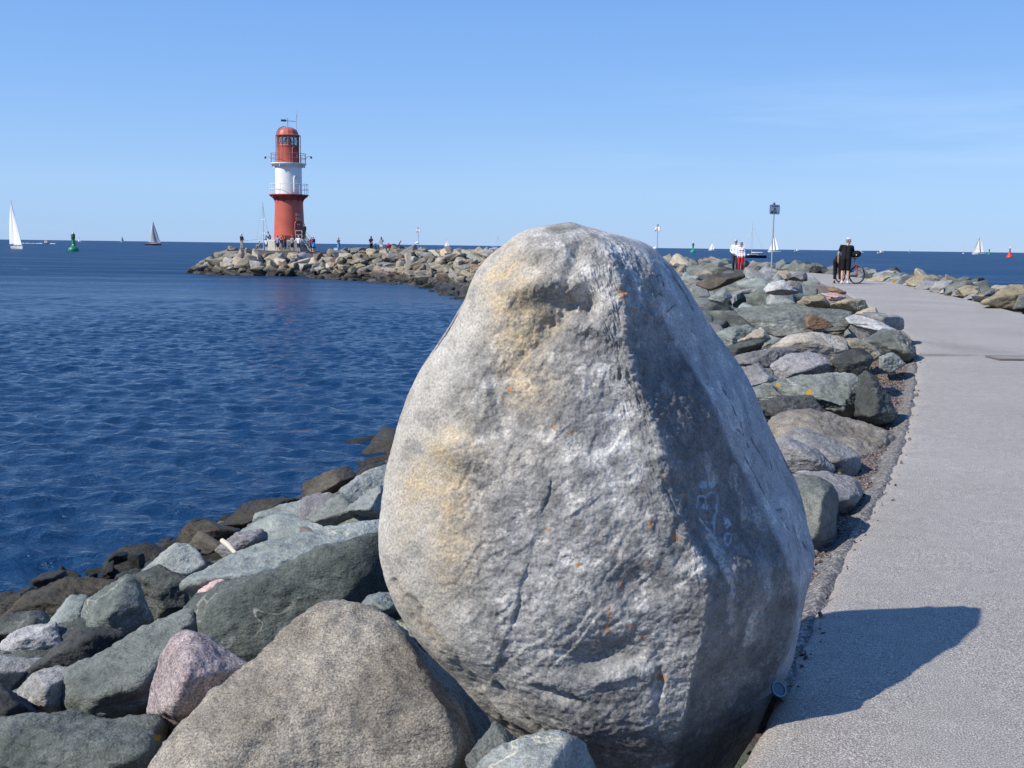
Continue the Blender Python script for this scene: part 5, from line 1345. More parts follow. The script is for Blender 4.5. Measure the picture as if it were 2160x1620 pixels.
# vane and antenna on the dome
mb = MB(); mb.tube((0, 0, 14.66), (0, 0, 15.75), 0.03, n=6); vane = mb.build('vane_mast', DARKM, lh)
rgt = Vector((-math.sin(VIEW), math.cos(VIEW), 0))
if rgt.dot(Vector((1, 0, 0))) < 0: rgt = -rgt
mb = MB(); mb.tube(rgt * -0.2 + Vector((0, 0, 15.42)), rgt * 0.85 + Vector((0, 0, 15.38)), 0.025, n=6); mb.ball(rgt * 0.85 + Vector((0, 0, 15.38)), 0.05)
mb.build('vane_arm', DARKM, vane)
mb = MB(); mb.box(rgt * -0.48 + Vector((0, 0, 15.44)), (0.64, 0.05, 0.25), Euler((0, 0, math.atan2(rgt.y, rgt.x))))
mb.build('vane_flag', DARKM, vane)
mb = MB(); mb.tube(rgt * 1.0 + Vector((0, 0, 14.1)), rgt * 1.02 + Vector((0, 0, 15.9)), 0.03, n=6); mb.tube(rgt * 1.02 + Vector((0, 0, 15.9)), rgt * 1.1 + Vector((0, 0, 16.7)), 0.012, n=5)
mb.tube(rgt * 1.06 + Vector((0, 0, 15.85)), rgt * 1.06 + Vector((0, 0, 16.2)), 0.055, n=6)
mb.build('antenna', cmat('grey_antenna', (0.35, 0.37, 0.40)), lh)
# lamps on arms
for a, up in ((96, 0.22), (-80, 0.0)):
    mb = MB(); mb.path([at(2.06, a, 11.0), at(2.35, a, 11.15 + up), at(2.62, a, 11.1 + up)], 0.035, n=6)
    arm = mb.build('floodlight_arm', WHITE, lh)
    mb = MB(); mb.lathe([(0, 0.1), (0.1, 0.1), (0.13, -0.14), (0, -0.14)], 12, c=at(2.72, a, 11.02 + up)); mb.build('floodlight', DARKM, arm)
# doors, each with a raised hood on its left
def tower_door(r, a, z0, h, wdt, mat, name='door'):
    m = MB()
    n = 8; half = math.degrees(wdt / 2 / r)
    vs, fs = [], []
    for i_ in range(n + 1):
        q = -half + 2 * half * i_ / n
        vs += [at(r + 0.05, a + q, z0), at(r + 0.05, a + q, z0 + h)]
    for i_ in range(n): fs.append((2 * i_, 2 * i_ + 2, 2 * i_ + 3, 2 * i_ + 1))
    m.add(vs, fs)
    d = m.build(name, mat, lh, smooth=True)
    m = MB(); m.path([at(r + 0.08, a - half, z0), at(r + 0.10, a - half, z0 + h - 0.15), at(r + 0.12, a - half * 0.8, z0 + h), at(r + 0.10, a + half * 0.8, z0 + h), at(r + 0.06, a + half, z0 + h - 0.1), at(r + 0.06, a + half, z0)], 0.075, n=8)
    m.build('door_frame', mat, d)
    m = MB(); m.ball(at(r + 0.1, a + half * 0.6, z0 + h * 0.5), 0.05); m.build('handle', STEEL, d)
    return d
tower_door(1.29, 40, 10.5, 1.75, 0.85, REDD)
tower_door(1.57, 38, 7.0, 1.85, 0.85, WHITE)
dd = tower_door(1.79, 36, 1.45, 2.0, 0.95, REDD)
mb = MB()
for q, wd in ((31.5, 0.10), (38.5, 0.06), (40.5, 0.04)): mb.box(at(1.87, q, 3.17), (0.03, wd, 0.14), Euler((0, 0, ang(q))))
mb.build('lettering', WHITE, dd)
for z, s_ in ((4.30, 0.36), (3.80, 0.38)):
    mb = MB(); mb.box(at(1.86, 35, z), (0.22, s_ + 0.1, s_), Euler((0, 0, ang(35)))); mb.build('lamp_box', GREYP, lh)
    mb = MB(); mb.box(at(1.88, 27, z), (0.14, 0.12, s_), Euler((0, 0, ang(27)))); mb.build('bracket', RED, lh)
# steel stair down to the mole, landing with rails
st = MB(); p0 = Vector(at(2.0, 36, 1.40)); sd = Vector((0.95, -0.32, 0)).normalized(); sn = Vector((-sd.y, sd.x, 0))
land0 = p0 + sd * 0.55
st.box(p0 + sd * 0.25 + Vector((0, 0, -0.03)), (1.1, 1.0, 0.06), Euler((0, 0, math.atan2(sd.y, sd.x))))
foot = land0 + sd * 1.25 + Vector((0, 0, -1.45))
for sg in (-0.42, 0.42):
    st.tube(land0 + sn * sg, foot + sn * sg, 0.09, n=6)
for k_ in range(6):
    q = (k_ + 0.5) / 6; st.box(land0.lerp(foot, q), (0.26, 0.84, 0.04), Euler((0, 0, math.atan2(sd.y, sd.x))))
stair = st.build('stair', STEEL, lh)
for sg in (-0.45, 0.45):
    mb = MB(); o_ = sn * sg
    top0 = p0 - sd * 0.25 + o_ + Vector((0, 0, 1.02)); top1 = land0 + o_ + Vector((0, 0, 1.02)); top2 = foot + o_ + Vector((0, 0, 1.0))
    mb.path([top0, top1, top2], 0.05, n=6)
    mb.path([top0 - Vector((0, 0, .5)), top1 - Vector((0, 0, .5)), top2 - Vector((0, 0, .5))], 0.038, n=6)
    for q in (top0, top1, top1.lerp(top2, .5), top2): mb.tube(q, q - Vector((0, 0, 1.02)), 0.042, n=6)
    mb.build('stair_rail', STEEL, stair)
# low red bench fixed to the sunny side of the tower foot
mb = MB(); mb.box(at(1.95, -8, 1.85), (0.22, 1.5, 0.08), Euler((0, 0, ang(-8))))
for q in (-24, 7): mb.box(at(1.95, q, 1.58), (0.15, 0.08, 0.55), Euler((0, 0, ang(q))))
mb.box(at(1.9, 10, 1.98), (0.14, 0.14, 0.4), Euler((0, 0, ang(10))))
mb.build('ledge_bench', RED, lh)
# ------------------------------------------------------------------ people
SKIN = (0.52, 0.30, 0.21)
def skin_mat(c=SKIN): return cmat('skin', c, rough=0.5, var=0.06, scale=10)
def cloth(name, c): return cmat(name, c, rough=0.85, var=0.14, scale=9, bump=0.006, spec=0.2)
BASE = dict(pelvis=(0, 0, .95), waist=(0, -.01, 1.10), chest=(0, -.015, 1.32), neck=(0, 0, 1.475), head=(0, .02, 1.635),
            sl=(-.185, -.01, 1.42), el=(-.235, -.02, 1.13), wl=(-.225, .06, .89), sr=(.185, -.01, 1.42), er=(.235, -.02, 1.13), wr=(.225, .06, .89),
            hl=(-.09, 0, .93), kl=(-.10, .015, .50), al=(-.10, -.02, .085), hr=(.09, 0, .93), kr=(.10, .015, .50), ar=(.10, -.02, .085))
def hand(mb, wrist, elbow, up, curl=0.5, s=1.0, side=1):
    """palm, four bent fingers of different length and a thumb at the side"""
    d = (wrist - elbow).normalized()
    n = (up - d * up.dot(d))
    n = n.normalized() if n.length > 1e-3 else d.orthogonal().normalized()
    sd = d.cross(n) * side
    for q in (-.024, -.008, .008, .024):
        mb.capsule(wrist + sd * q * .7, wrist + d * .085 + sd * q, .016, .015, n=8)
    for q, L in ((-.031, .066), (-.0105, .078), (.0105, .072), (.031, .055)):
        a = wrist + d * .08 + sd * q
        c1 = (d * math.cos(curl * .6) - n * math.sin(curl * .6)); b = a + c1 * L * .55 + sd * q * .25
        c2 = (d * math.cos(curl * 1.5) - n * math.sin(curl * 1.5)); e = b + c2 * L * .5
        mb.capsule(a, b, .0105, .0098, n=8); mb.capsule(b, e, .0098, .0086, n=8)
    t0 = wrist + d * .028 - sd * .026; t1 = t0 + (d * .6 - sd * .75 - n * .15).normalized() * .04; t2 = t1 + (d * .9 - sd * .2 - n * .3).normalized() * .032
    mb.capsule(t0, t1, .0135, .012, n=8); mb.capsule(t1, t2, .0115, .0095, n=8)
def person(label, loc, face, H=1.75, pose=None, shirt=None, sleeve='short', legs=None, hair=None, cap=None, shoes=(.5, .5, .5), long_hair=False, skirt=None, vest=None, glasses=False, fem=False, voxel=0.011, curl=(0.5, 0.5), look=(0, 1), beard=False, stripes=None, group='people on the mole', hair_h=1.0):
    J = {k_: Vector(v) for k_, v in BASE.items()}
    if fem:
        for k_ in ('sl', 'sr'): J[k_].x *= .88
        for k_ in ('el', 'er', 'wl', 'wr'): J[k_].x *= .92
    for k_, v in (pose or {}).items(): J[k_] = Vector(v)
    root = thing('person', label, 'person', loc, face - PI / 2, group, H / 1.75)
    up3 = (J['neck'] - J['chest']).normalized()
    hz = (J['head'] - J['neck']).normalized()
    lookv = Vector((look[0], look[1], 0)); lookv = (lookv - hz * lookv.dot(hz)).normalized()
    across = (J['sr'] - J['sl']).normalized()
    hipx = (J['hr'] - J['hl']).normalized()
    tw = .105 if not fem else .090
    def torso(mb, g=0.0, low=True):
        for sg in (-1, 1):
            mb.capsule(J['chest'] + across * sg * (.075 if not fem else .062) + up3 * .03, J['waist'] + across * sg * .055, tw + g, (.098 if not fem else .085) + g, n=12)
            mb.capsule(J['waist'] + across * sg * .055, J['pelvis'] + hipx * sg * .068, (.098 if not fem else .085) + g, (.102 if not fem else .108) + g, n=12)
            mb.capsule(J['neck'] + across * sg * .03 - up3 * .05, J['s' + 'lr'[sg > 0]], .055 + g * .6, .056 + g * .8, n=10)
            if fem: mb.ball(J['chest'] + across * sg * .065 + lookv_b * .075, .062 + g * .7)
    lookv_b = across.cross(Vector((0, 0, 1))) * -1
    if lookv_b.y < 0 and abs(lookv_b.y) > .3: lookv_b = -lookv_b
    b = MB(); torso(b)
    b.capsule(J['neck'] - up3 * .05, J['head'] - hz * .03, .058, .052, n=10)
    hc = J['head']
    b.ball(hc, 1.0, 16, 12, (.077, .077, .102)) if False else None
    # head: skull, jaw, nose, brow, ears
    b.capsule(hc + hz * .025 - lookv * .022, hc + hz * .03 + lookv * .018, .083, .078, n=14)
    b.capsule(hc - hz * .01 + lookv * .02, hc - hz * .085 + lookv * .035, .068, .042, n=12)
    b.capsule(hc + hz * .012 + lookv * .085, hc - hz * .028 + lookv * .112, .010, .015, n=8)
    b.capsule(hc - hz * .062 + lookv * .078 - lookv.cross(hz) * .015, hc - hz * .062 + lookv * .078 + lookv.cross(hz) * .015, .010, n=6)
    ex = lookv.cross(hz)
    for sg in (-1, 1):
        b.capsule(hc + ex * sg * .080 + hz * .02 - lookv * .01, hc + ex * sg * .076 - hz * .03 - lookv * .005, .015, .011, n=8)
    for sd in 'lr':
        b.capsule(J['s' + sd], J['e' + sd], .048 if not fem else .040, .038 if not fem else .033, n=10)
        b.capsule(J['e' + sd], J['w' + sd], .038 if not fem else .033, .026, n=10)
        hand(b, J['w' + sd], J['e' + sd], Vector((0, 0, -1)) if abs((J['w' + sd] - J['e' + sd]).normalized().z) < .6 else Vector((1 if sd == 'r' else -1, .2, 0)), curl['lr'.index(sd)], side=-1 if sd == 'r' else 1)
        b.capsule(J['h' + sd], J['k' + sd], .084, .056, n=12)
        b.capsule(J['k' + sd], J['k' + sd].lerp(J['a' + sd], .35) - (J['k' + sd] - J['a' + sd]).cross(hipx).normalized() * (-.012), .054, .056, n=12)
        b.capsule(J['k' + sd].lerp(J['a' + sd], .35), J['a' + sd], .054, .036, n=12)
        foot = Vector(pose['f' + sd]) if pose and 'f' + sd in pose else J['a' + sd] + Vector((.02 if sd == 'r' else -.02, .15, -.055))
        b.capsule(J['a' + sd] + Vector((0, -.02, -.045)), foot, .036, .028, n=10)
        J['f' + sd] = foot
    body = link('body', remeshed(b, voxel, 'body'), skin_mat(), root)
    if shirt is not None:
        m = MB(); torso(m, .014)
        fr = {'none': .0, 'short': .62, 'long': 1.0}[sleeve]
        if fr:
            for sd in 'lr':
                e_ = J['s' + sd].lerp(J['e' + sd], min(1, fr)); m.capsule(J['s' + sd], e_, .064, .056 if sleeve == 'short' else .05, n=12)
                if sleeve == 'long': m.capsule(J['e' + sd], J['e' + sd].lerp(J['w' + sd], .93), .05, .037, n=12)
        so_ = link('shirt', remeshed(m, .014, 'shirt'), shirt if not isinstance(shirt, tuple) else cloth('shirt_cloth', shirt), root)
    if vest is not None:
        m = MB()
        for sd, sg in (('l', -1), ('r', 1)):
            m.capsule(J['s' + sd], J['e' + sd], .062, .056, n=12); m.capsule(J['e' + sd], J['e' + sd].lerp(J['w' + sd], .9), .055, .042, n=12)
            m.capsule(J['chest'] + across * sg * .135 + up3 * .05, J['pelvis'] + hipx * sg * .145, .075, .062, n=10)
        link('cardigan', remeshed(m, .014, 'cardigan'), cloth('cardigan_cloth', vest), root)
    if legs is not None:
        col, frac = legs
        m = MB(); g = .016
        for sg, sd in ((-1, 'l'), (1, 'r')):
            m.capsule(J['pelvis'] + hipx * sg * .066 + Vector((0, 0, .06)) * 0 + (J['waist'] - J['pelvis']) * .35, J['h' + sd], .104 + g * .4, .096 + g, n=12)
            e_ = J['h' + sd].lerp(J['k' + sd], min(1, frac)); m.capsule(J['h' + sd], e_, .088 + g, (.060 + g) if frac >= 1 else (.078 + g), n=12)
            if frac > 1: m.capsule(J['k' + sd], J['k' + sd].lerp(J['a' + sd], min(.97, frac - 1)), .060 + g, .052 + g * .4, n=12)
        link('trousers' if frac > 1 else 'shorts', remeshed(m, .014, 'trousers'), cloth('trouser_cloth', col), root)
    if skirt is not None:
        col, z1, r1 = skirt
        m = MB(); c0 = J['waist'].lerp(J['pelvis'], .3)
        m.lathe([(.02, c0.z + .04), (.15, c0.z + .02), (.175, J['pelvis'].z), (r1, z1), (r1 - .012, z1), (.16, J['pelvis'].z), (.02, c0.z)], 20, c=(c0.x, c0.y, 0))
        m.build('skirt', cloth('skirt_cloth', col), root)
    if hair is not None:
        m = MB(); hc = J['head']
        m.capsule(hc + hz * .042 - lookv * .035, hc + hz * .052 + lookv * .012, .086, .077, n=14)
        m.capsule(hc - lookv * .052 + hz * .01, hc - lookv * .04 - hz * .045, .062, .045, n=10)
        if long_hair:
            m.capsule(hc - lookv * .055, hc - lookv * .075 - hz * .20, .074, .055, n=10)
            for sg in (-1, 1): m.capsule(hc + ex * sg * .058 - lookv * .02 + hz * .03, hc + ex * sg * .062 - lookv * .04 - hz * .13, .034, .03, n=8)
        link('hair', remeshed(m, .011, 'hair'), cmat('hair_strands', hair, rough=0.6, scale=30), root)
    if cap is not None:
        m = MB(); hc = J['head']
        m.capsule(hc + hz * .058 - lookv * .03, hc + hz * .06 + lookv * .015, .086, .083, n=14)
        m.capsule(hc + hz * .055 + lookv * .07 - ex * .03, hc + hz * .042 + lookv * .135 - ex * .012, .02, .012, n=8)
        m.capsule(hc + hz * .055 + lookv * .07 + ex * .03, hc + hz * .042 + lookv * .135 + ex * .012, .02, .012, n=8)
        m.capsule(hc + hz * .055 + lookv * .07, hc + hz * .044 + lookv * .145, .022, .012, n=8)
        link('cap', remeshed(m, .011, 'cap'), cloth('cap_cloth', cap), root)
    for sd in 'lr':
        if shoes is None: break
        m = MB(); a_ = J['a' + sd]; f_ = J['f' + sd]
        m.capsule(a_ + Vector((0, -.035, -.04)), f_ + Vector((0, .015, .0)), .046, .038, n=10); m.capsule(a_ + Vector((0, -.02, -.02)), a_ + Vector((0, -.01, .0)), .046, .044, n=10)
        link('shoe', remeshed(m, .012, 'shoe'), cmat('shoe_leather', shoes, rough=0.6), root)
    for sg in (-1, 1):
        m = MB(); m.ball(J['head'] + hz * .018 + lookv * .086 + ex * sg * .032, .013, 8, 6); m.build('eye', cmat('eye_dark', (.03, .025, .02), rough=.2), root)
    if glasses:
        m = MB()
        for sg in (-1, 1): m.ball(J['head'] + hz * .018 + lookv * .096 + ex * sg * .033, .028, 10, 6, (1, .5, .8))
        m.tube(J['head'] + hz * .022 + lookv * .1 - ex * .02, J['head'] + hz * .022 + lookv * .1 + ex * .02, .005)
        m.build('sunglasses', cmat('sunglass_black', (.01, .01, .012), rough=.15), root)
    return root, J
TOCAM = lambda x, y: math.atan2(-y, -x)
def ground(px, feet_y, d):     # place by photo pixel of the feet and distance
    return P(px, feet_y, d)
# the man and the woman with the bicycle on the path
gm = P(1782, 594, 40.5); gm.z = 0.012
person('man in black T-shirt, black shorts and white cap, his back turned, beside the bicycle', gm, math.radians(80), 1.80,
       pose=dict(pelvis=(0, -.02, .95), waist=(.0, .03, 1.09), chest=(.03, .12, 1.30), neck=(.05, .19, 1.44), head=(.085, .245, 1.585), sl=(-.17, .12, 1.40), sr=(.225, .14, 1.38), el=(-.27, .09, 1.13), wl=(-.265, .14, .89), er=(.30, .20, 1.12), wr=(.36, .33, .92), hl=(-.09, -.02, .93), hr=(.09, -.02, .93), al=(-.115, -.03, .085), ar=(.105, .0, .085)),
       shirt=(.012, .012, .014), legs=((.012, .012, .014), .84), cap=(.75, .75, .75), hair=(.25, .2, .16), shoes=(.55, .57, .62), look=(.75, .65), voxel=.009)
gw = P(1766, 592, 41.0); gw.z = 0.012
person('woman in black bending forward behind the man in the white cap', gw, math.radians(62), 1.66,
       pose=dict(pelvis=(0, -.10, .90), waist=(0, .04, 1.0), chest=(.02, .27, 1.08), neck=(.03, .42, 1.08), head=(.04, .55, 1.06), sl=(-.13, .34, 1.06), sr=(.19, .34, 1.06), el=(-.15, .44, .80), er=(.22, .46, .80), wl=(-.10, .58, .62), wr=(.20, .62, .62), hl=(-.09, -.10, .89), hr=(.09, -.10, .89), kl=(-.10, -.03, .48), kr=(.10, .0, .48), al=(-.10, -.08, .085), ar=(.11, -.04, .085)),
       shirt=(.012, .012, .014), sleeve='short', legs=((.012, .012, .014), 1.72), hair=(.08, .05, .03), shoes=(.03, .03, .035), fem=True, look=(0, 1), voxel=.009)
# the couple walking towards us
gc = P(1550, 568, 58.0); gc.z = .02
person('man in white shirt, dark trousers, grey cap and sunglasses walking arm in arm', gc, TOCAM(gc.x, gc.y) - .1, 1.78,
       pose=dict(er=(.27, -.06, 1.14), wr=(.12, .12, 1.02), el=(-.23, .0, 1.14), wl=(-.15, .17, 1.0), kl=(-.10, .10, .50), al=(-.10, .02, .09), kr=(.10, .0, .50), ar=(.10, -.22, .10)),
       shirt=(.72, .76, .82), sleeve='long', legs=((.03, .035, .06), 1.95), cap=(.42, .42, .42), hair=(.3, .3, .3), glasses=True, shoes=(.03, .03, .03), voxel=.009)
gd = P(1562, 569, 57.2); gd.z = .02
wm_stripe = NT('pink_striped_cloth')
v_ = wm_stripe.obj(False)
wm_stripe.p(Base_Color=wm_stripe.ramp(wm_stripe.math('FRACT', wm_stripe.math('MULTIPLY', wm_stripe.n('ShaderNodeSeparateXYZ', None, Vector=v_).outputs['Z'], 9.0)), [(0.45, (.72, .70, .74)), (.5, (.66, .22, .32)), (.62, (.66, .22, .32)), (.67, (.72, .70, .74))]), Roughness=0.85)
person('woman in red trousers, pink striped top and pale blue cardigan walking arm in arm', gd, TOCAM(gd.x, gd.y) - .05, 1.64,
       pose=dict(el=(-.20, .0, 1.14), wl=(-.22, .14, .96), er=(.24, -.03, 1.13), wr=(.19, .10, .92), kl=(-.09, .02, .50), al=(-.10, -.18, .10), kr=(.10, .10, .50), ar=(.10, .05, .09)),
       shirt=wm_stripe.m, sleeve='short', vest=(.50, .60, .78), legs=((.50, .015, .03), 1.9), hair=(.09, .04, .025), glasses=True, fem=True, shoes=(.2, .1, .08), voxel=.009)
# people on the mole by the lighthouse; feet height follows the walkway
FZ = .42
def far(px, d, label, H, face_deg, **kw):
    q = P(px, 520, d); q.z = kw.pop('z', FZ)
    return person(label, q, math.radians(face_deg), H, **kw)
UPL = dict(el=(-.24, .10, 1.22), wl=(-.08, .26, 1.44), er=(.24, .10, 1.22), wr=(.08, .26, 1.44))
far(510, 123, 'man in navy jacket and beige trousers standing alone at the tip of the mole', 1.80, 60, z=.52, shirt=(.018, .024, .05), sleeve='long', legs=((.42, .36, .26), 1.95), cap=(.55, .57, .6), shoes=(.1, .08, .06), pose=dict(wl=(-.1, .3, 1.05), wr=(.1, .3, 1.05), el=(-.25, .05, 1.12), er=(.25, .05, 1.12)))
SIT = dict(pelvis=(0, -.1, .12), waist=(0, -.12, .27), chest=(0, -.04, .48), neck=(0, .04, .63), head=(0, .10, .79), sl=(-.18, .0, .57), sr=(.18, .0, .57), el=(-.24, .14, .34), er=(.24, .14, .34), wl=(-.12, .36, .36), wr=(.12, .36, .36), hl=(-.1, -.08, .10), hr=(.1, -.08, .10), kl=(-.13, .34, .42), kr=(.13, .34, .42), al=(-.12, .42, .06), ar=(.12, .42, .06))
far(568, 119.9, 'man in grey shirt sitting on the edge of the lighthouse plinth', 1.75, 200, z=LZ + 1.28, shirt=(.33, .34, .36), sleeve='short', legs=((.30, .29, .30), 1.9), hair=(.06, .05, .04), shoes=(.1, .1, .1), pose=SIT)
far(549, 117.6, 'man in beige shirt and white cap sitting on the rocks below the plinth', 1.75, 185, z=.62, shirt=(.36, .31, .22), sleeve='long', legs=((.33, .30, .25), 1.9), cap=(.7, .7, .68), shoes=(.1, .09, .08), pose=SIT)
far(562, 118.4, 'girl in white T-shirt and purple shorts in front of the plinth', 1.32, 70, z=.46, shirt=(.75, .75, .78), legs=((.10, .07, .19), .8), hair=(.12, .06, .03), long_hair=True, shoes=(.5, .45, .42), fem=True)
far(586, 117.8, 'man in lavender T-shirt holding a camera up to his face', 1.76, 75, z=.36, shirt=(.30, .31, .48), legs=((.02, .02, .05), 1.02), hair=(.08, .05, .04), shoes=(.3, .25, .22), pose=UPL)
far(593.5, 117.4, 'woman in dark top and long grey skirt in the crowd by the plinth', 1.64, 95, z=.30, shirt=(.03, .03, .05), sleeve='none', skirt=((.17, .18, .16), .52, .27), hair=(.05, .02, .015), shoes=(.4, .3, .25), fem=True)
far(600.5, 118.0, 'woman with long brown hair, rusty top and navy skirt facing the lighthouse', 1.72, 110, z=.38, shirt=(.24, .09, .08), sleeve='short', skirt=((.02, .03, .09), .50, .26), hair=(.26, .15, .07), long_hair=True, shoes=(.4, .3, .25), fem=True)
far(616.5, 117.5, 'man in grey T-shirt and black shorts standing by the stair', 1.80, 60, z=.34, shirt=(.26, .28, .27), legs=((.012, .012, .014), 1.0), hair=(.22, .15, .10), shoes=(.25, .2, .2))
far(630, 117.2, 'man in white shirt and navy shorts raising a phone with his left arm', 1.80, 85, z=.34, shirt=(.78, .78, .80), sleeve='long', legs=((.02, .02, .07), 1.02), cap=(.68, .62, .5), shoes=(.5, .4, .36), pose=dict(el=(-.36, .16, 1.28), wl=(-.40, .36, 1.42)))
far(642.3, 120.6, 'person in dark clothes standing on the landing of the stair', 1.70, 250, z=LZ + 1.42, shirt=(.015, .017, .03), sleeve='long', legs=((.015, .015, .02), 1.95), hair=(.03, .02, .02), shoes=(.02, .02, .02))
far(657.5, 118.4, 'woman in maroon T-shirt and black shorts beside the stair foot', 1.66, 100, z=.36, shirt=(.22, .02, .10), legs=((.015, .015, .03), .9), hair=(.45, .30, .18), shoes=(.4, .3, .27), fem=True)
far(661.5, 117.6, 'woman in maroon top and bright blue shorts with a jacket over her arm', 1.72, 130, z=.36, shirt=(.17, .015, .08), sleeve='none', skirt=((.03, .27, .72), .60, .20), legs=((.02, .03, .09), 1.05), hair=(.48, .34, .22), shoes=(.4, .3, .27), fem=True, pose=dict(er=(.25, .06, 1.12), wr=(.05, .2, 1.08)))
far(714.5, 116.5, 'person with folded arms in dark top and blue skirt, alone right of the tower', 1.60, 235, z=.38, shirt=(.03, .035, .09), sleeve='short', skirt=((.03, .25, .62), .55, .22), hair=(.10, .05, .03), shoes=(.05, .05, .06), fem=True, pose=dict(el=(-.22, .10, 1.16), wl=(.02, .22, 1.22), er=(.22, .10, 1.16), wr=(-.02, .24, 1.2)))
far(783, 113.5, 'person in black with long dark hair and hands clasped behind the back', 1.74, 60, z=.42, shirt=(.012, .015, .035), legs=((.014, .013, .016), .95), hair=(.05, .035, .03), long_hair=True, shoes=(.25, .18, .14), pose=dict(el=(-.26, -.10, 1.14), wl=(-.05, -.18, .96), er=(.26, -.10, 1.14), wr=(.04, -.19, .95)))
far(804.5, 113.0, 'woman in grey T-shirt and white shorts looking out to sea', 1.70, 75, z=.40, shirt=(.30, .31, .36), legs=((.72, .74, .78), .5), hair=(.17, .09, .07), long_hair=True, shoes=(.5, .4, .35), fem=True, pose=dict(er=(.25, .10, 1.20), wr=(.10, .2, 1.46)))
# ------------------------------------------------------------------ bicycles
RUB = cmat('tyre_rubber', (.018, .018, .018), rough=.8)
CHR = cmat('bright_steel', (.6, .6, .6), rough=.25, metal=.9)
def bicycle(label, loc, head, col, steer=0.0, fine=True, lean=0.0, tyre=RUB):
    """length along local +x (front), wheels of 0.70 m"""
    root = thing('bicycle', label, 'bicycle', loc, head, None)
    root.rotation_euler = (lean, 0, head)
    R_ = .345; ns = 24 if fine else 14
    fm = cmat('bike_frame_paint', col, rough=.35)
    def wheel(x, name, par, st=0.0):
        rot = Matrix.Rotation(st, 3, 'Z'); c = Vector((x, 0, R_))
        f_ = lambda r, t, y=0: c + rot @ Vector((r * math.cos(t), y, r * math.sin(t)))
        m = MB(); m.path([f_(R_ - .022, 2 * PI * k_ / ns) for k_ in range(ns)], .022, n=8, closed=True); w_ = m.build(name, tyre, par)
        m = MB(); m.path([f_(R_ - .05, 2 * PI * k_ / ns) for k_ in range(ns)], .012, n=6, closed=True)
        for k_ in range(16): m.tube(f_(.02, 2 * PI * k_ / 16 + .3, .02 * (-1) ** k_), f_(R_ - .05, 2 * PI * k_ / 16), .0025, n=3)
        m.tube(c + rot @ Vector((0, -.05, 0)), c + rot @ Vector((0, .05, 0)), .018, n=8); m.build('rim', DARKM, w_)
        return w_
    bb = Vector((.02, 0, .29)); seat = Vector((-.13, 0, .78)); hd = Vector((.43, 0, .86)); hd2 = Vector((.46, 0, .72)); rx = Vector((-.42, 0, R_)); fx = Vector((.62, 0, R_))
    m = MB()
    for a_, b_, r_ in ((bb, seat, .018), (seat - Vector((0, 0, .04)), hd, .017), (bb, hd2, .02), (hd, hd2, .022)): m.tube(a_, b_, r_)
    for sg in (-.05, .05):
        m.tube(bb + Vector((0, sg * .4, 0)), rx + Vector((0, sg, 0)), .010); m.tube(seat - Vector((0, -sg * .3, .05)), rx + Vector((0, sg, 0)), .009)
    m.build('frame', fm, root)
    wheel(-.42, 'rear_wheel', root)
    wf = wheel(.62, 'front_wheel', root, steer)
    rot = Matrix.Rotation(steer, 3, 'Z')
    m = MB()
    for sg in (-.05, .05): m.path([hd2, fx + rot @ Vector((-.03, sg, R_ + .06)) , fx + rot @ Vector((0, sg, 0))], .013, n=8)
    m.build('fork', cmat('fork_red', (.42, .03, .03), rough=.4) if fine else fm, root)
    m = MB(); st_ = hd + Vector((-.02, 0, .14)); m.tube(hd, st_, .015)
    m.path([st_ + rot @ Vector(q) for q in ((-.12, -.30, .0), (-.02, -.24, .02), (0, -.1, 0), (0, .1, 0), (-.02, .24, .02), (-.12, .30, .0))], .012, n=8)
    m.build('handlebar', DARKM, root)
    m = MB(); m.tube(seat, seat + Vector((-.03, 0, .12)), .013); m.build('seat_post', CHR, root)
    m = MB(); m.capsule(seat + Vector((-.14, -.04, .14)), seat + Vector((.12, 0, .14)), .045, .025); m.capsule(seat + Vector((-.14, .04, .14)), seat + Vector((.12, 0, .14)), .045, .025); m.build('saddle', RUB, root)
    m = MB(); m.lathe([(0, -.03), (.09, -.03), (.09, -.02), (0, -.02)], 16, c=(0, 0, 0)); vs = [(x + bb.x, z, y + bb.z) for x, y, z in m.v]; m.v = vs
    m.tube(bb + Vector((0, -.06, 0)), bb + Vector((.12, -.06, -.12)), .01); m.tube(bb + Vector((0, .06, 0)), bb + Vector((-.12, .06, .12)), .01); m.box(bb + Vector((.13, -.11, -.13)), (.1, .09, .025)); m.box(bb + Vector((-.13, .11, .13)), (.1, .09, .025))
    m.build('crank', CHR, root)
    for x, s0, s1 in ((-.42, .1, PI * .75), (.62, .35, PI * .8)):
        m = MB(); m.path([Vector((x + (R_ + .02) * math.cos(t), 0, R_ + (R_ + .02) * math.sin(t))) for t in np.linspace(s0, s1, 9)], .02, n=6); m.build('mudguard', DARKM, root)
    m = MB()
    for sg in (-.06, .06): m.path([(-.15, sg, .66), (-.62, sg, .72)], .008, n=6); m.tube((-.5, sg, .71), (-.42, sg, R_), .007)
    for k_ in range(4): m.tube((-.25 - k_ * .11, -.06, .68), (-.25 - k_ * .11, .06, .68), .006)
    m.build('luggage_rack', DARKM, root)
    return root
bq = P(1797, 593, 40.6); bq.z = .008
bicycle('bicycle with red fork head held upright by the man in the white cap', bq + Vector((-.10, .38, 0)), math.radians(-72), (.45, .47, .50), steer=math.radians(26), lean=math.radians(-3))
bag = thing('handlebar_bag', 'round black bag strapped over the handlebar of the held bicycle', 'bag', bq + Vector((.06, .0, 1.14)), math.radians(-40), scale=.78)
m = MB(); m.capsule((-.10, 0, 0), (.14, 0, .03), .15, .17, n=14); m.capsule((0, -.12, 0), (0, .12, 0), .12, .12); link('pouch', remeshed(m, .015, 'pouch'), cloth('black_canvas', (.012, .012, .013)), bag)
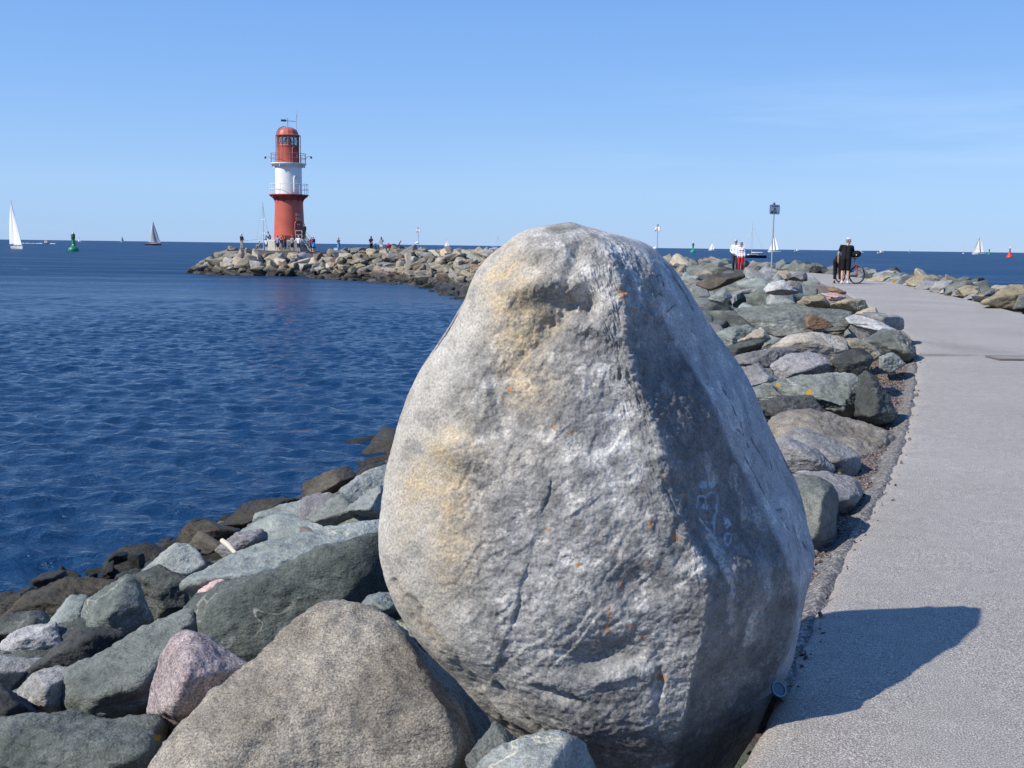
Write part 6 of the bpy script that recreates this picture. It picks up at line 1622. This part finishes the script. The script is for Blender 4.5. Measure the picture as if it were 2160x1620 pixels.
m = MB(); m.ball((.14, -.16, -.03), .028); m.build('reflector', cmat('white_plastic', (.8, .8, .8)), bag)
def far_bike(px, d, z, label, head, col, **kw):
    q = P(px, 520, d); q.z = z; return bicycle(label, q, math.radians(head), col, fine=False, **kw)
far_bike(794, 113.6, .40, 'bicycle with green frame parked between the two people looking out to sea', -60, (.03, .12, .09))
far_bike(826, 113.2, .42, 'dark bicycle with a red bag on its rack beyond the woman in white shorts', 170, (.03, .03, .04), lean=.12)
far_bike(836, 113.8, .42, 'dark bicycle with a child seat leaning behind another bicycle', 15, (.05, .05, .06), lean=-.2)
q = P(820, 515, 113.1); q.z = 1.10
rb = thing('bag', 'crimson bag on the rack of a parked bicycle', 'bag', q)
m = MB(); m.capsule((-.08, 0, 0), (.12, 0, .08), .2, .17); link('pouch', remeshed(m, .02, 'pouch'), cloth('crimson_cloth', (.35, .015, .04)), rb)
m = MB(); m.path([(-.2, 0, .1), (0, 0, .28), (.2, 0, .15)], .02, n=6); m.build('strap', cloth('black_canvas', (.012, .012, .013)), rb)
q = P(838, 515, 113.4); q.z = 1.15
cs = thing('child_seat', 'dark child seat with tall back on a parked bicycle', 'child seat', q)
m = MB(); m.box((0, 0, 0), (.4, .34, .1)); m.build('seat', DARKM, cs)
m = MB(); m.box((.26, 0, .3), (.07, .34, .62), Euler((0, .5, 0))); m.build('backrest', DARKM, cs)
far_bike(607, 118.6, .38, 'bicycle parked in the shade of the plinth behind the skirted women', 190, (.02, .02, .03))
far_bike(648, 118.9, .38, 'bicycle parked behind the stair of the lighthouse', 20, (.03, .03, .05))
q = P(708.5, 527, 116.3); q.z = .44
cb = thing('cooler_box', 'white cooler box standing at the feet of the person in the blue skirt', 'box', q)
m = MB(); m.box((0, 0, .18), (.42, .32, .34)); m.build('tub', WHITE, cb)
m = MB(); m.box((0, 0, .375), (.45, .35, .05)); m.build('lid', WHITE, cb)
# light fishing rod of the man at the tip
q = P(510, 514, 122.9)
fr = thing('fishing_rod', 'thin fishing rod held out over the sea at the tip of the mole', 'fishing rod', (q.x, q.y, 1.45), math.radians(20))
m = MB(); m.tube((0, .25, 0), (2.6, 1.2, .35), .016, .005, n=6); m.build('blank', DARKM, fr)
m = MB(); m.tube((-.1, .2, -.01), (.2, .33, .03), .024, n=8); m.ball((.1, .29, -.04), .05); m.build('handle', DARKM, fr)

# ------------------------------------------------------------------ signs
def warning_sign(px, base_y, d, top_y, label, plate, z0=None, turn=0.0):
    b = P(px, base_y, d); t = P(px, top_y, d)
    root = thing('warning_sign', label, 'sign', (b.x, b.y, b.z - .5), TOCAM(b.x, b.y) - PI / 2 + turn, 'warning signs along the mole')
    H = t.z - b.z + .5; w_, h_ = plate
    m = MB(); m.tube((0, .0, 0), (0, 0, H - .02), .035, n=12); m.build('pole', STEEL, root)
    m = MB(); m.lathe([(0, H + .06), (.05, H + .06), (.05, H - .05), (0, H - .05)], 12); m.build('pole_cap', DARKM, root)
    zc = H - h_ / 2 - .04
    m = MB(); c_ = .05
    out = [(-w_ / 2 + c_, -h_ / 2), (w_ / 2 - c_, -h_ / 2), (w_ / 2, -h_ / 2 + c_), (w_ / 2, h_ / 2 - c_), (w_ / 2 - c_, h_ / 2), (-w_ / 2 + c_, h_ / 2), (-w_ / 2, h_ / 2 - c_), (-w_ / 2, -h_ / 2 + c_)]
    def plate_mesh(o_, y0, y1):
        q_ = MB(); n = len(o_); q_.add([(x, y0, zc + z) for x, z in o_] + [(x, y1, zc + z) for x, z in o_], [tuple(range(n)), tuple(range(2 * n - 1, n - 1, -1))] + [(i_, (i_ + 1) % n, n + (i_ + 1) % n, n + i_) for i_ in range(n)]); return q_
    # local -y faces the viewer side
    pb = plate_mesh(out, .036, .056)
    pnl = pb.build('panel', cmat('sign_border_blue', (.09, .12, .22), rough=.5), root, smooth=False)
    inner = [(x * .93, z * .92) for x, z in out]
    fc = plate_mesh(inner, .058, .062).build('face', cmat('sign_white', (.70, .72, .76), rough=.5), pnl, smooth=False)
    tri = lambda s_, cz: [(-s_ * .58, cz - s_ * .5), (s_ * .58, cz - s_ * .5), (0, cz + s_ * .5)]
    plate_mesh(tri(h_ * .46, .02), .064, .067).build('triangle_border', DARKM, pnl, smooth=False)
    plate_mesh(tri(h_ * .33, .0), .069, .072).build('triangle', cmat('warning_yellow', (.62, .42, .03), rough=.5), pnl, smooth=False)
    m = MB(); m.box((0, .074, zc + .0), (.02, .004, .10)); m.box((0, .074, zc - .075), (.02, .004, .02)); m.build('exclamation_mark', DARKM, pnl, smooth=False)
    m = MB()
    for k_, (x0, x1, z) in enumerate(((-.36, .36, .36), (-.30, .30, .31), (-.38, -.28, -.27), (-.2, .1, -.27), (-.2, .1, -.32), (-.2, .08, -.37))):
        m.box(((x0 + x1) / 2 * w_, .066, zc + z * h_), ((x1 - x0) * w_, .005, .022))
    m.build('text_lines', cmat('sign_text_blue', (.06, .09, .2)), pnl, smooth=False)
    m = MB(); m.box((.27 * w_, .066, zc - .30 * h_), (.23 * w_, .006, .2 * h_)); m.build('emblem_block', cmat('emblem_navy', (.03, .035, .09)), pnl, smooth=False)
    return root, H
warning_sign(1627, 568, 52, 430, 'blue-rimmed warning sign with yellow triangle on a tall grey pole, nearest of the three', (.66, .47), turn=math.radians(44))
r_, H_ = warning_sign(1386, 530, 78, 475, 'small white warning sign seen just right of the great boulder', (.50, .44), turn=math.radians(-38))
warning_sign(882, 531, 111, 481, 'white warning sign on a pole behind the rocks right of the lighthouse', (.52, .44), turn=math.radians(-30))
# pale life-ring box and blue tag fixed on two poles
for px_, py_, d_, lab in ((879.5, 512.5, 110.9, 'small pale blue notice fixed low on the pole right of the lighthouse'), (1379.5, 525, 77.8, 'white horn-shaped fitting low on the middle sign pole')):
    q = P(px_, py_, d_); o = thing('pole_fitting', lab, 'fitting', q, 0)
    m = MB(); m.capsule((-.12, 0, -.05), (.12, 0, .06), .10, .13); link('housing', remeshed(m, .02, 'housing'), cmat('pale_blue_plastic', (.6, .72, .82)), o)
    m = MB(); m.tube((.1, 0, 0), (.2, .05, 0), .03); m.build('bracket', STEEL, o)

# blue lid against the stone
q = G(1641, 1464, 0.02)
cup = thing('plastic_lid', 'small round pale blue plastic lid lying in the boulder shadow on the asphalt', 'lid', (q.x, q.y, .034), 0)
cup.rotation_euler = (math.radians(52), 0, math.radians(24))
m = MB(); m.lathe([(0, .002), (.018, .002), (.0195, .006), (.021, .006), (.022, -.004), (.020, -.004), (0, -.001)], 32); m.build('disc', cmat('light_blue_plastic', (.05, .10, .15), rough=.35), cup)
m = MB(); m.path([(.0212 * math.cos(t), .0212 * math.sin(t), .005) for t in np.linspace(0, 2 * PI, 33)[:-1]], .0016, n=6, closed=True); m.build('rim', cmat('pale_plastic', (.20, .28, .34), rough=.35), cup)
# bleached stick on the rocks
q0, q1 = P(468, 1140, 7.45), P(499, 1170, 7.3)
sk = MB(); sk.path([q0, q0.lerp(q1, .4) + Vector((.005, 0, .008)), q1], [.018, .02, .014], n=8)
tag(sk.build('driftwood_stick', cmat('bleached_wood', (.62, .57, .45), rough=.8)), 'bleached driftwood stick leaning on the slate grey block', 'stick')
# ------------------------------------------------------------------ boats and buoys
def hull_mesh(L, B, Fb, draft=.25, sheer=.25, stern=.75):
    n, k_ = 15, 8; vs = []; fs = []
    for i_ in range(n):
        u = i_ / (n - 1); x = -L / 2 + L * u
        half = B / 2 * (stern + (1 - stern) * math.sin(min(1, u / .45) * PI / 2)) * (1 - max(0, (u - .45) / .55) ** 2.2)
        half = max(half, .02); top = Fb * (1 + sheer * max(0, u - .35) ** 1.3)
        ov = .05 * L * max(0, u - .8) / .2
        for j in range(k_ + 1):
            a = j / k_; z = -draft + (top + draft) * a
            r = half * (.55 + .45 * a ** .6)
            vs.append((x + ov * a, -r, z))
        for j in range(k_, -1, -1):
            a = j / k_; z = -draft + (top + draft) * a
            vs.append((x + ov * a, half * (.55 + .45 * a ** .6), z))
    m = 2 * (k_ + 1)
    for i_ in range(n - 1):
        for j in range(m - 1): fs.append((i_ * m + j, i_ * m + j + 1, (i_ + 1) * m + j + 1, (i_ + 1) * m + j))
        fs.append((i_ * m + m - 1, i_ * m, (i_ + 1) * m, (i_ + 1) * m + m - 1))
    fs += [tuple(range(m)), tuple(range(n * m - 1, (n - 1) * m - 1, -1))]
    q = MB(); q.add(vs, fs); return q
def sail(p_tack, p_clew, p_head, belly, roach=0.0, n=10, thick=.02):
    a, c, h = Vector(p_tack), Vector(p_clew), Vector(p_head)
    nrm = (c - a).cross(h - a).normalized()
    vs = []; fs = []
    for sgn in (0, 1):
        for i_ in range(n + 1):
            v = i_ / n
            l0 = a.lerp(h, v); l1 = c.lerp(h, v) + (c - a) * roach * math.sin(PI * v) * .5
            for j in range(n + 1):
                u = j / n
                vs.append(l0.lerp(l1, u) + nrm * (belly * math.sin(PI * u ** .8) * (1 - v) ** .4 * (.3 + v) * 1.2 + sgn * thick))
    m = (n + 1) ** 2
    for i_ in range(n):
        for j in range(n):
            q = i_ * (n + 1) + j
            fs.append((q, q + 1, q + n + 2, q + n + 1)); fs.append((m + q, m + q + n + 1, m + q + n + 2, m + q + 1))
    for i_ in range(n):
        for e0, e1 in (((i_ * (n + 1)), ((i_ + 1) * (n + 1))), ((i_ * (n + 1) + n), ((i_ + 1) * (n + 1) + n))): fs.append((e0, e1, m + e1, m + e0))
        fs.append((i_, i_ + 1, m + i_ + 1, m + i_))
    q = MB(); q.add(vs, fs); return q
def sail_mat(c):
    t = NT('sail_cloth'); t.p(Base_Color=c, Roughness=.8); t.b.inputs['Subsurface Weight'].default_value = 0.0
    return t.m
_sm = {}
def smat(c):
    if c not in _sm: _sm[c] = sail_mat(c)
    return _sm[c]
def sea_at(px, d): q = P(px, 520, d); return Vector((q.x, q.y, WATER_Z))
def sailboat(label, px, d, mast, heading, heel=0.0, hullc=(.8, .8, .8), sails=True, jib=True, sailc=(.80, .80, .79), L=None, deck=(.7, .69, .65), boom=25, crew=False, furled=False):
    L = L or mast * .72; B = L * .31
    loc = sea_at(px, d)
    root = thing('sailing_boat', label, 'sailing boat', loc, 0, 'sailing boats out at sea')
    root.rotation_euler = Euler((math.radians(heel), 0, math.radians(heading)))
    hull_mesh(L, B, L * .10).build('hull', cmat('hull_paint', hullc, rough=.35), root)
    m = MB(); m.box((L * .05, 0, L * .115), (L * .42, B * .55, L * .05), taper=.8); m.build('cabin', cmat('deck_white', deck), root)
    m = MB(); m.box((L * .05, 0, L * .118), (L * .30, B * .56, L * .018)); m.build('cabin_window', DARKM, root)
    mx = L * .08; z0 = L * .12
    m = MB(); m.tube((mx, 0, z0 - .2), (mx, 0, mast), .10 * mast / 15, .06 * mast / 15, n=8)
    for s_ in (.42, .68): m.tube((mx, -B * .25, mast * s_), (mx, B * .25, mast * s_), .03, n=5)
    mastm = m.build('mast', cmat('aluminium_mast', (.55, .56, .58), rough=.35, metal=.3), root)
    ba = math.radians(180 - boom); bl = L * .40
    bend = Vector((mx + bl * math.cos(ba), bl * math.sin(ba), z0 + L * .07))
    m = MB(); m.tube((mx, 0, z0 + L * .07), bend, .07 * mast / 15, n=8); m.build('boom', cmat('aluminium_mast', (.55, .56, .58)), mastm)
    bow = Vector((L * .50, 0, L * .125)); top = Vector((mx, 0, mast * .96))
    m = MB(); m.tube(bow, top, .02 * mast / 15, n=5); m.tube((-L * .48, 0, L * .1), (mx, 0, mast), .02 * mast / 15, n=5)
    for sg in (-1, 1): m.path([(mx, sg * B * .46, L * .1), (mx, sg * B * .25, mast * .42), (mx, 0, mast * .95)], .015 * mast / 15, n=4)
    m.build('rigging', STEEL, root)
    if sails:
        sail((mx - .1, 0, z0 + L * .09), tuple(bend + Vector((0, 0, .1))), (mx - .08, 0, mast * .99), -.06 * L, .22).build('mainsail', smat(sailc), root)
        if jib: sail(tuple(bow + Vector((-.2, 0, .2))), (mx - L * .10, math.copysign(B * .42, math.sin(ba)) if abs(math.sin(ba)) > .05 else B * .4, z0 + L * .05), tuple(top), -.05 * L, -.08).build('jib', smat(sailc), root)
    else:
        m = MB(); m.capsule((mx - .1, 0, z0 + L * .085), tuple(bend + Vector((0, 0, .15))), .18, .14); m.build('furled_mainsail', smat(sailc), root)
        m = MB(); m.tube(bow + Vector((-.1, 0, .2)), top - Vector((0, 0, .4)), .10, .06, n=8); m.build('furled_jib', smat(sailc), root)
    m = MB()
    for sg in (-1, 1):
        pts = [(-L * .46 + L * .9 * q, sg * B * .48 * (1 - max(0, (q - .5) / .5) ** 2), L * .10 + .6) for q in np.linspace(0, 1, 8)]
        m.path(pts, .02, n=4)
        for x, y, z in pts[::2]: m.tube((x, y, z), (x, y, z - .65), .02, n=4)
    m.build('guard_rail', STEEL, root)
    if crew:
        c = root.matrix_basis @ Vector((-L * .34, B * .1, L * .07))
        person('crew member in dark jacket aboard the biggest white sailing boat' if crew == 1 else 'helmsman in the cockpit of the dark blue sailing boat', c, math.radians(heading), 1.78, shirt=(.02, .03, .06), sleeve='long', legs=((.02, .02, .04), 1.95), hair=(.05, .03, .02), shoes=(.1, .1, .1), voxel=.02, group=None)
    return root
sailboat('white sailing boat under full tall sails, biggest of the boats on the left', 38, 402, 18.6, -48, heel=6, boom=-28, L=10.5, crew=1)
sailboat('sailing boat with grey translucent sails and reddish hull left of the lighthouse', 323, 980, 22.5, 12, heel=6, hullc=(.25, .07, .05), sailc=(.50, .53, .57), boom=20, L=14)
sailboat('tiny grey sail on the horizon between green buoy and grey-sailed boat', 257.5, 2500, 15, 20, heel=7, hullc=(.6, .6, .6), sailc=(.42, .48, .55))
sailboat('tiny white sail low on the horizon just right of the green buoy', 168.5, 2900, 14, 172, heel=-8, boom=15)
sailboat('small white sail on the horizon right of the thin pole sign', 943, 2300, 17, 172, heel=-2, boom=15)
sailboat('white mast and hull showing behind the seated man at the lighthouse', 553, 300, 15, 65, sails=False, L=8)
sailboat('white boat with dark mast half hidden by the top left of the boulder', 1046, 900, 13, 15, sails=False, heel=6, L=11)
sailboat('white sail on the horizon right of the distant green buoy', 1502, 1900, 16, 175, heel=2, boom=15)
sailboat('dark blue sailing boat with bare mast and furled sails behind the walking couple', 1590, 420, 13.8, 196, heel=1, hullc=(.012, .02, .05), sails=False, L=10.8, crew=2)
sailboat('white sailing boat just right of the tall sign pole', 1634, 1350, 22, 175, heel=2, boom=15)
sailboat('tiny dark sail on the horizon left of the tall pale sail', 2033, 1950, 17, 60, heel=3, sails=False, L=10)
sailboat('tall pale curved sail on the horizon beside a small green buoy', 2066, 1550, 26, 175, heel=-5, boom=15, sailc=(.72, .72, .68))
sailboat('smallest far white sail on the horizon between motor boats', 1919, 4200, 14, 40)
def motorboat(label, px, d, L, heading, hullc=(.8, .8, .8), wake=0):
    root = thing('motor_boat', label, 'motor boat', sea_at(px, d), math.radians(heading), 'motor boats out at sea')
    hull_mesh(L, L * .34, L * .13, sheer=.5).build('hull', cmat('hull_paint', hullc, rough=.35), root)
    m = MB(); m.box((L * .02, 0, L * .20), (L * .42, L * .26, L * .16), taper=.8); m.build('cabin', WHITE, root)
    m = MB(); m.box((L * .06, 0, L * .215), (L * .36, L * .262, L * .05)); m.build('window', DARKM, root)
    m = MB(); m.box((-L * .02, 0, L * .36), (L * .3, L * .24, L * .025)); m.tube((-L * .12, 0, L * .28), (-L * .12, 0, L * .55), .05); m.tube((L * .1, 0, L * .28), (L * .1, 0, L * .35), .05); m.build('roof', WHITE, root)
    if wake:
        w_ = MB(); rs = np.random.RandomState(3)
        for k_ in range(70):
            x = -L * .4 - wake * rs.rand() ** 1.4 if k_ > 14 else L * (.5 + .55 * rs.rand()); y = rs.normal() * .12 * (L * .4 + abs(x) * .35)
            w_.ball((x, y, .05), .35 + .5 * rs.rand(), 8, 5, (1.6, 1.0, .55))
        f_ = w_.build('wake_foam', cmat('sea_foam', (.8, .82, .84), rough=.9)); f_.matrix_world = root.matrix_basis.copy()
        tag(f_, 'white foam of the wake behind the fast motor boat', 'wake', kind='stuff')
    return root
motorboat('fast motor boat with long white wake between the tall sail and the green buoy', 98, 1000, 8, -8, hullc=(.40, .18, .13), wake=26)
motorboat('small white motor boat on the horizon right of the tall sign', 1683, 2200, 13, 10)
motorboat('white motor boat with dark roof behind the bicycle bag', 1815, 1700, 11, 170)
motorboat('small motor boat with orange top right of the cyclist', 1860, 1500, 11.5, 5, hullc=(.78, .7, .6))
motorboat('white boat hull just visible at the edge of the boulder below the middle sign', 1372, 900, 12, 20)
def buoy(label, px, d, H, col, kind='can'):
    root = thing('buoy', label, 'buoy', sea_at(px, d), 0.4, 'fairway buoys')
    cm = cmat('buoy_paint', col, rough=.4, var=.15, scale=1.5)
    r = H * .27
    m = MB(); m.lathe([(0, -.3), (r * .9, -.3), (r, 0), (r * 1.0, H * .10), (r * .88, H * .17), (r * .5, H * .24), (r * .38, H * .27)], 32); m.build('float', cm, root)
    tr = r * .38
    m = MB()
    if kind == 'can': m.lathe([(tr * .9, H * .26), (tr * .75, H * .40), (tr * .85, H * .42), (tr * .75, H * .45), (tr * .70, H * .62), (tr, H * .64)], 24)
    else: m.lathe([(tr * 1.5, H * .22), (tr * 1.0, H * .40), (tr * .75, H * .62), (tr * .95, H * .63), (tr * .6, H * .66)], 24)
    m.build('tower', cm, root)
    m = MB(); m.lathe([(tr, H * .64), (tr * 1.0, H * .86), (tr * .75, H * .90), (0, H * .905)], 20) if kind == 'can' else m.lathe([(tr * .62, H * .66), (tr * .55, H * .84), (0, H * .86)], 20)
    m.build('topmark', cmat('buoy_lantern_dark', tuple(c * .35 + .02 for c in col), rough=.4), root)
    m = MB(); m.lathe([(tr * .45, H * .90 if kind == 'can' else H * .86), (tr * .45, H * .96), (tr * .2, H), (0, H)], 16); m.build('lantern', cmat('lantern_white', (.75, .75, .75)), root)
    m = MB(); m.box((math.cos(-1.9) * tr * .82, math.sin(-1.9) * tr * .82, H * .34), (.06, tr * .8, H * .07), Euler((0, 0, -1.9)))
    m.build('number_plate', WHITE, root)
    m = MB()
    for sg in (-1, 1): m.tube((tr * sg, 0, H * .26), (tr * .8 * sg, 0, H * .66), .05, n=6)
    for k_ in range(5): m.tube((-tr * .9, -tr * .5, H * (.3 + .07 * k_)), (tr * .9, -tr * .5, H * (.3 + .07 * k_)), .02, n=5) if kind != 'can' and k_ < 2 else None
    m.build('ladder_rails', cm, root)
    return root
buoy('big green buoy with narrow tower and white lantern on the left', 155, 342, 6.3, (.01, .22, .10))
buoy('green buoy standing on the horizon between boulder and walking couple', 1462, 900, 9.0, (.01, .25, .15))
buoy('small green buoy far out beside the tall pale sail', 2087.5, 1500, 9.0, (.01, .20, .11))
buoy('bright orange-red buoy at the right end of the sea', 2131, 720, 7.5, (.70, .05, .015), kind='cone')
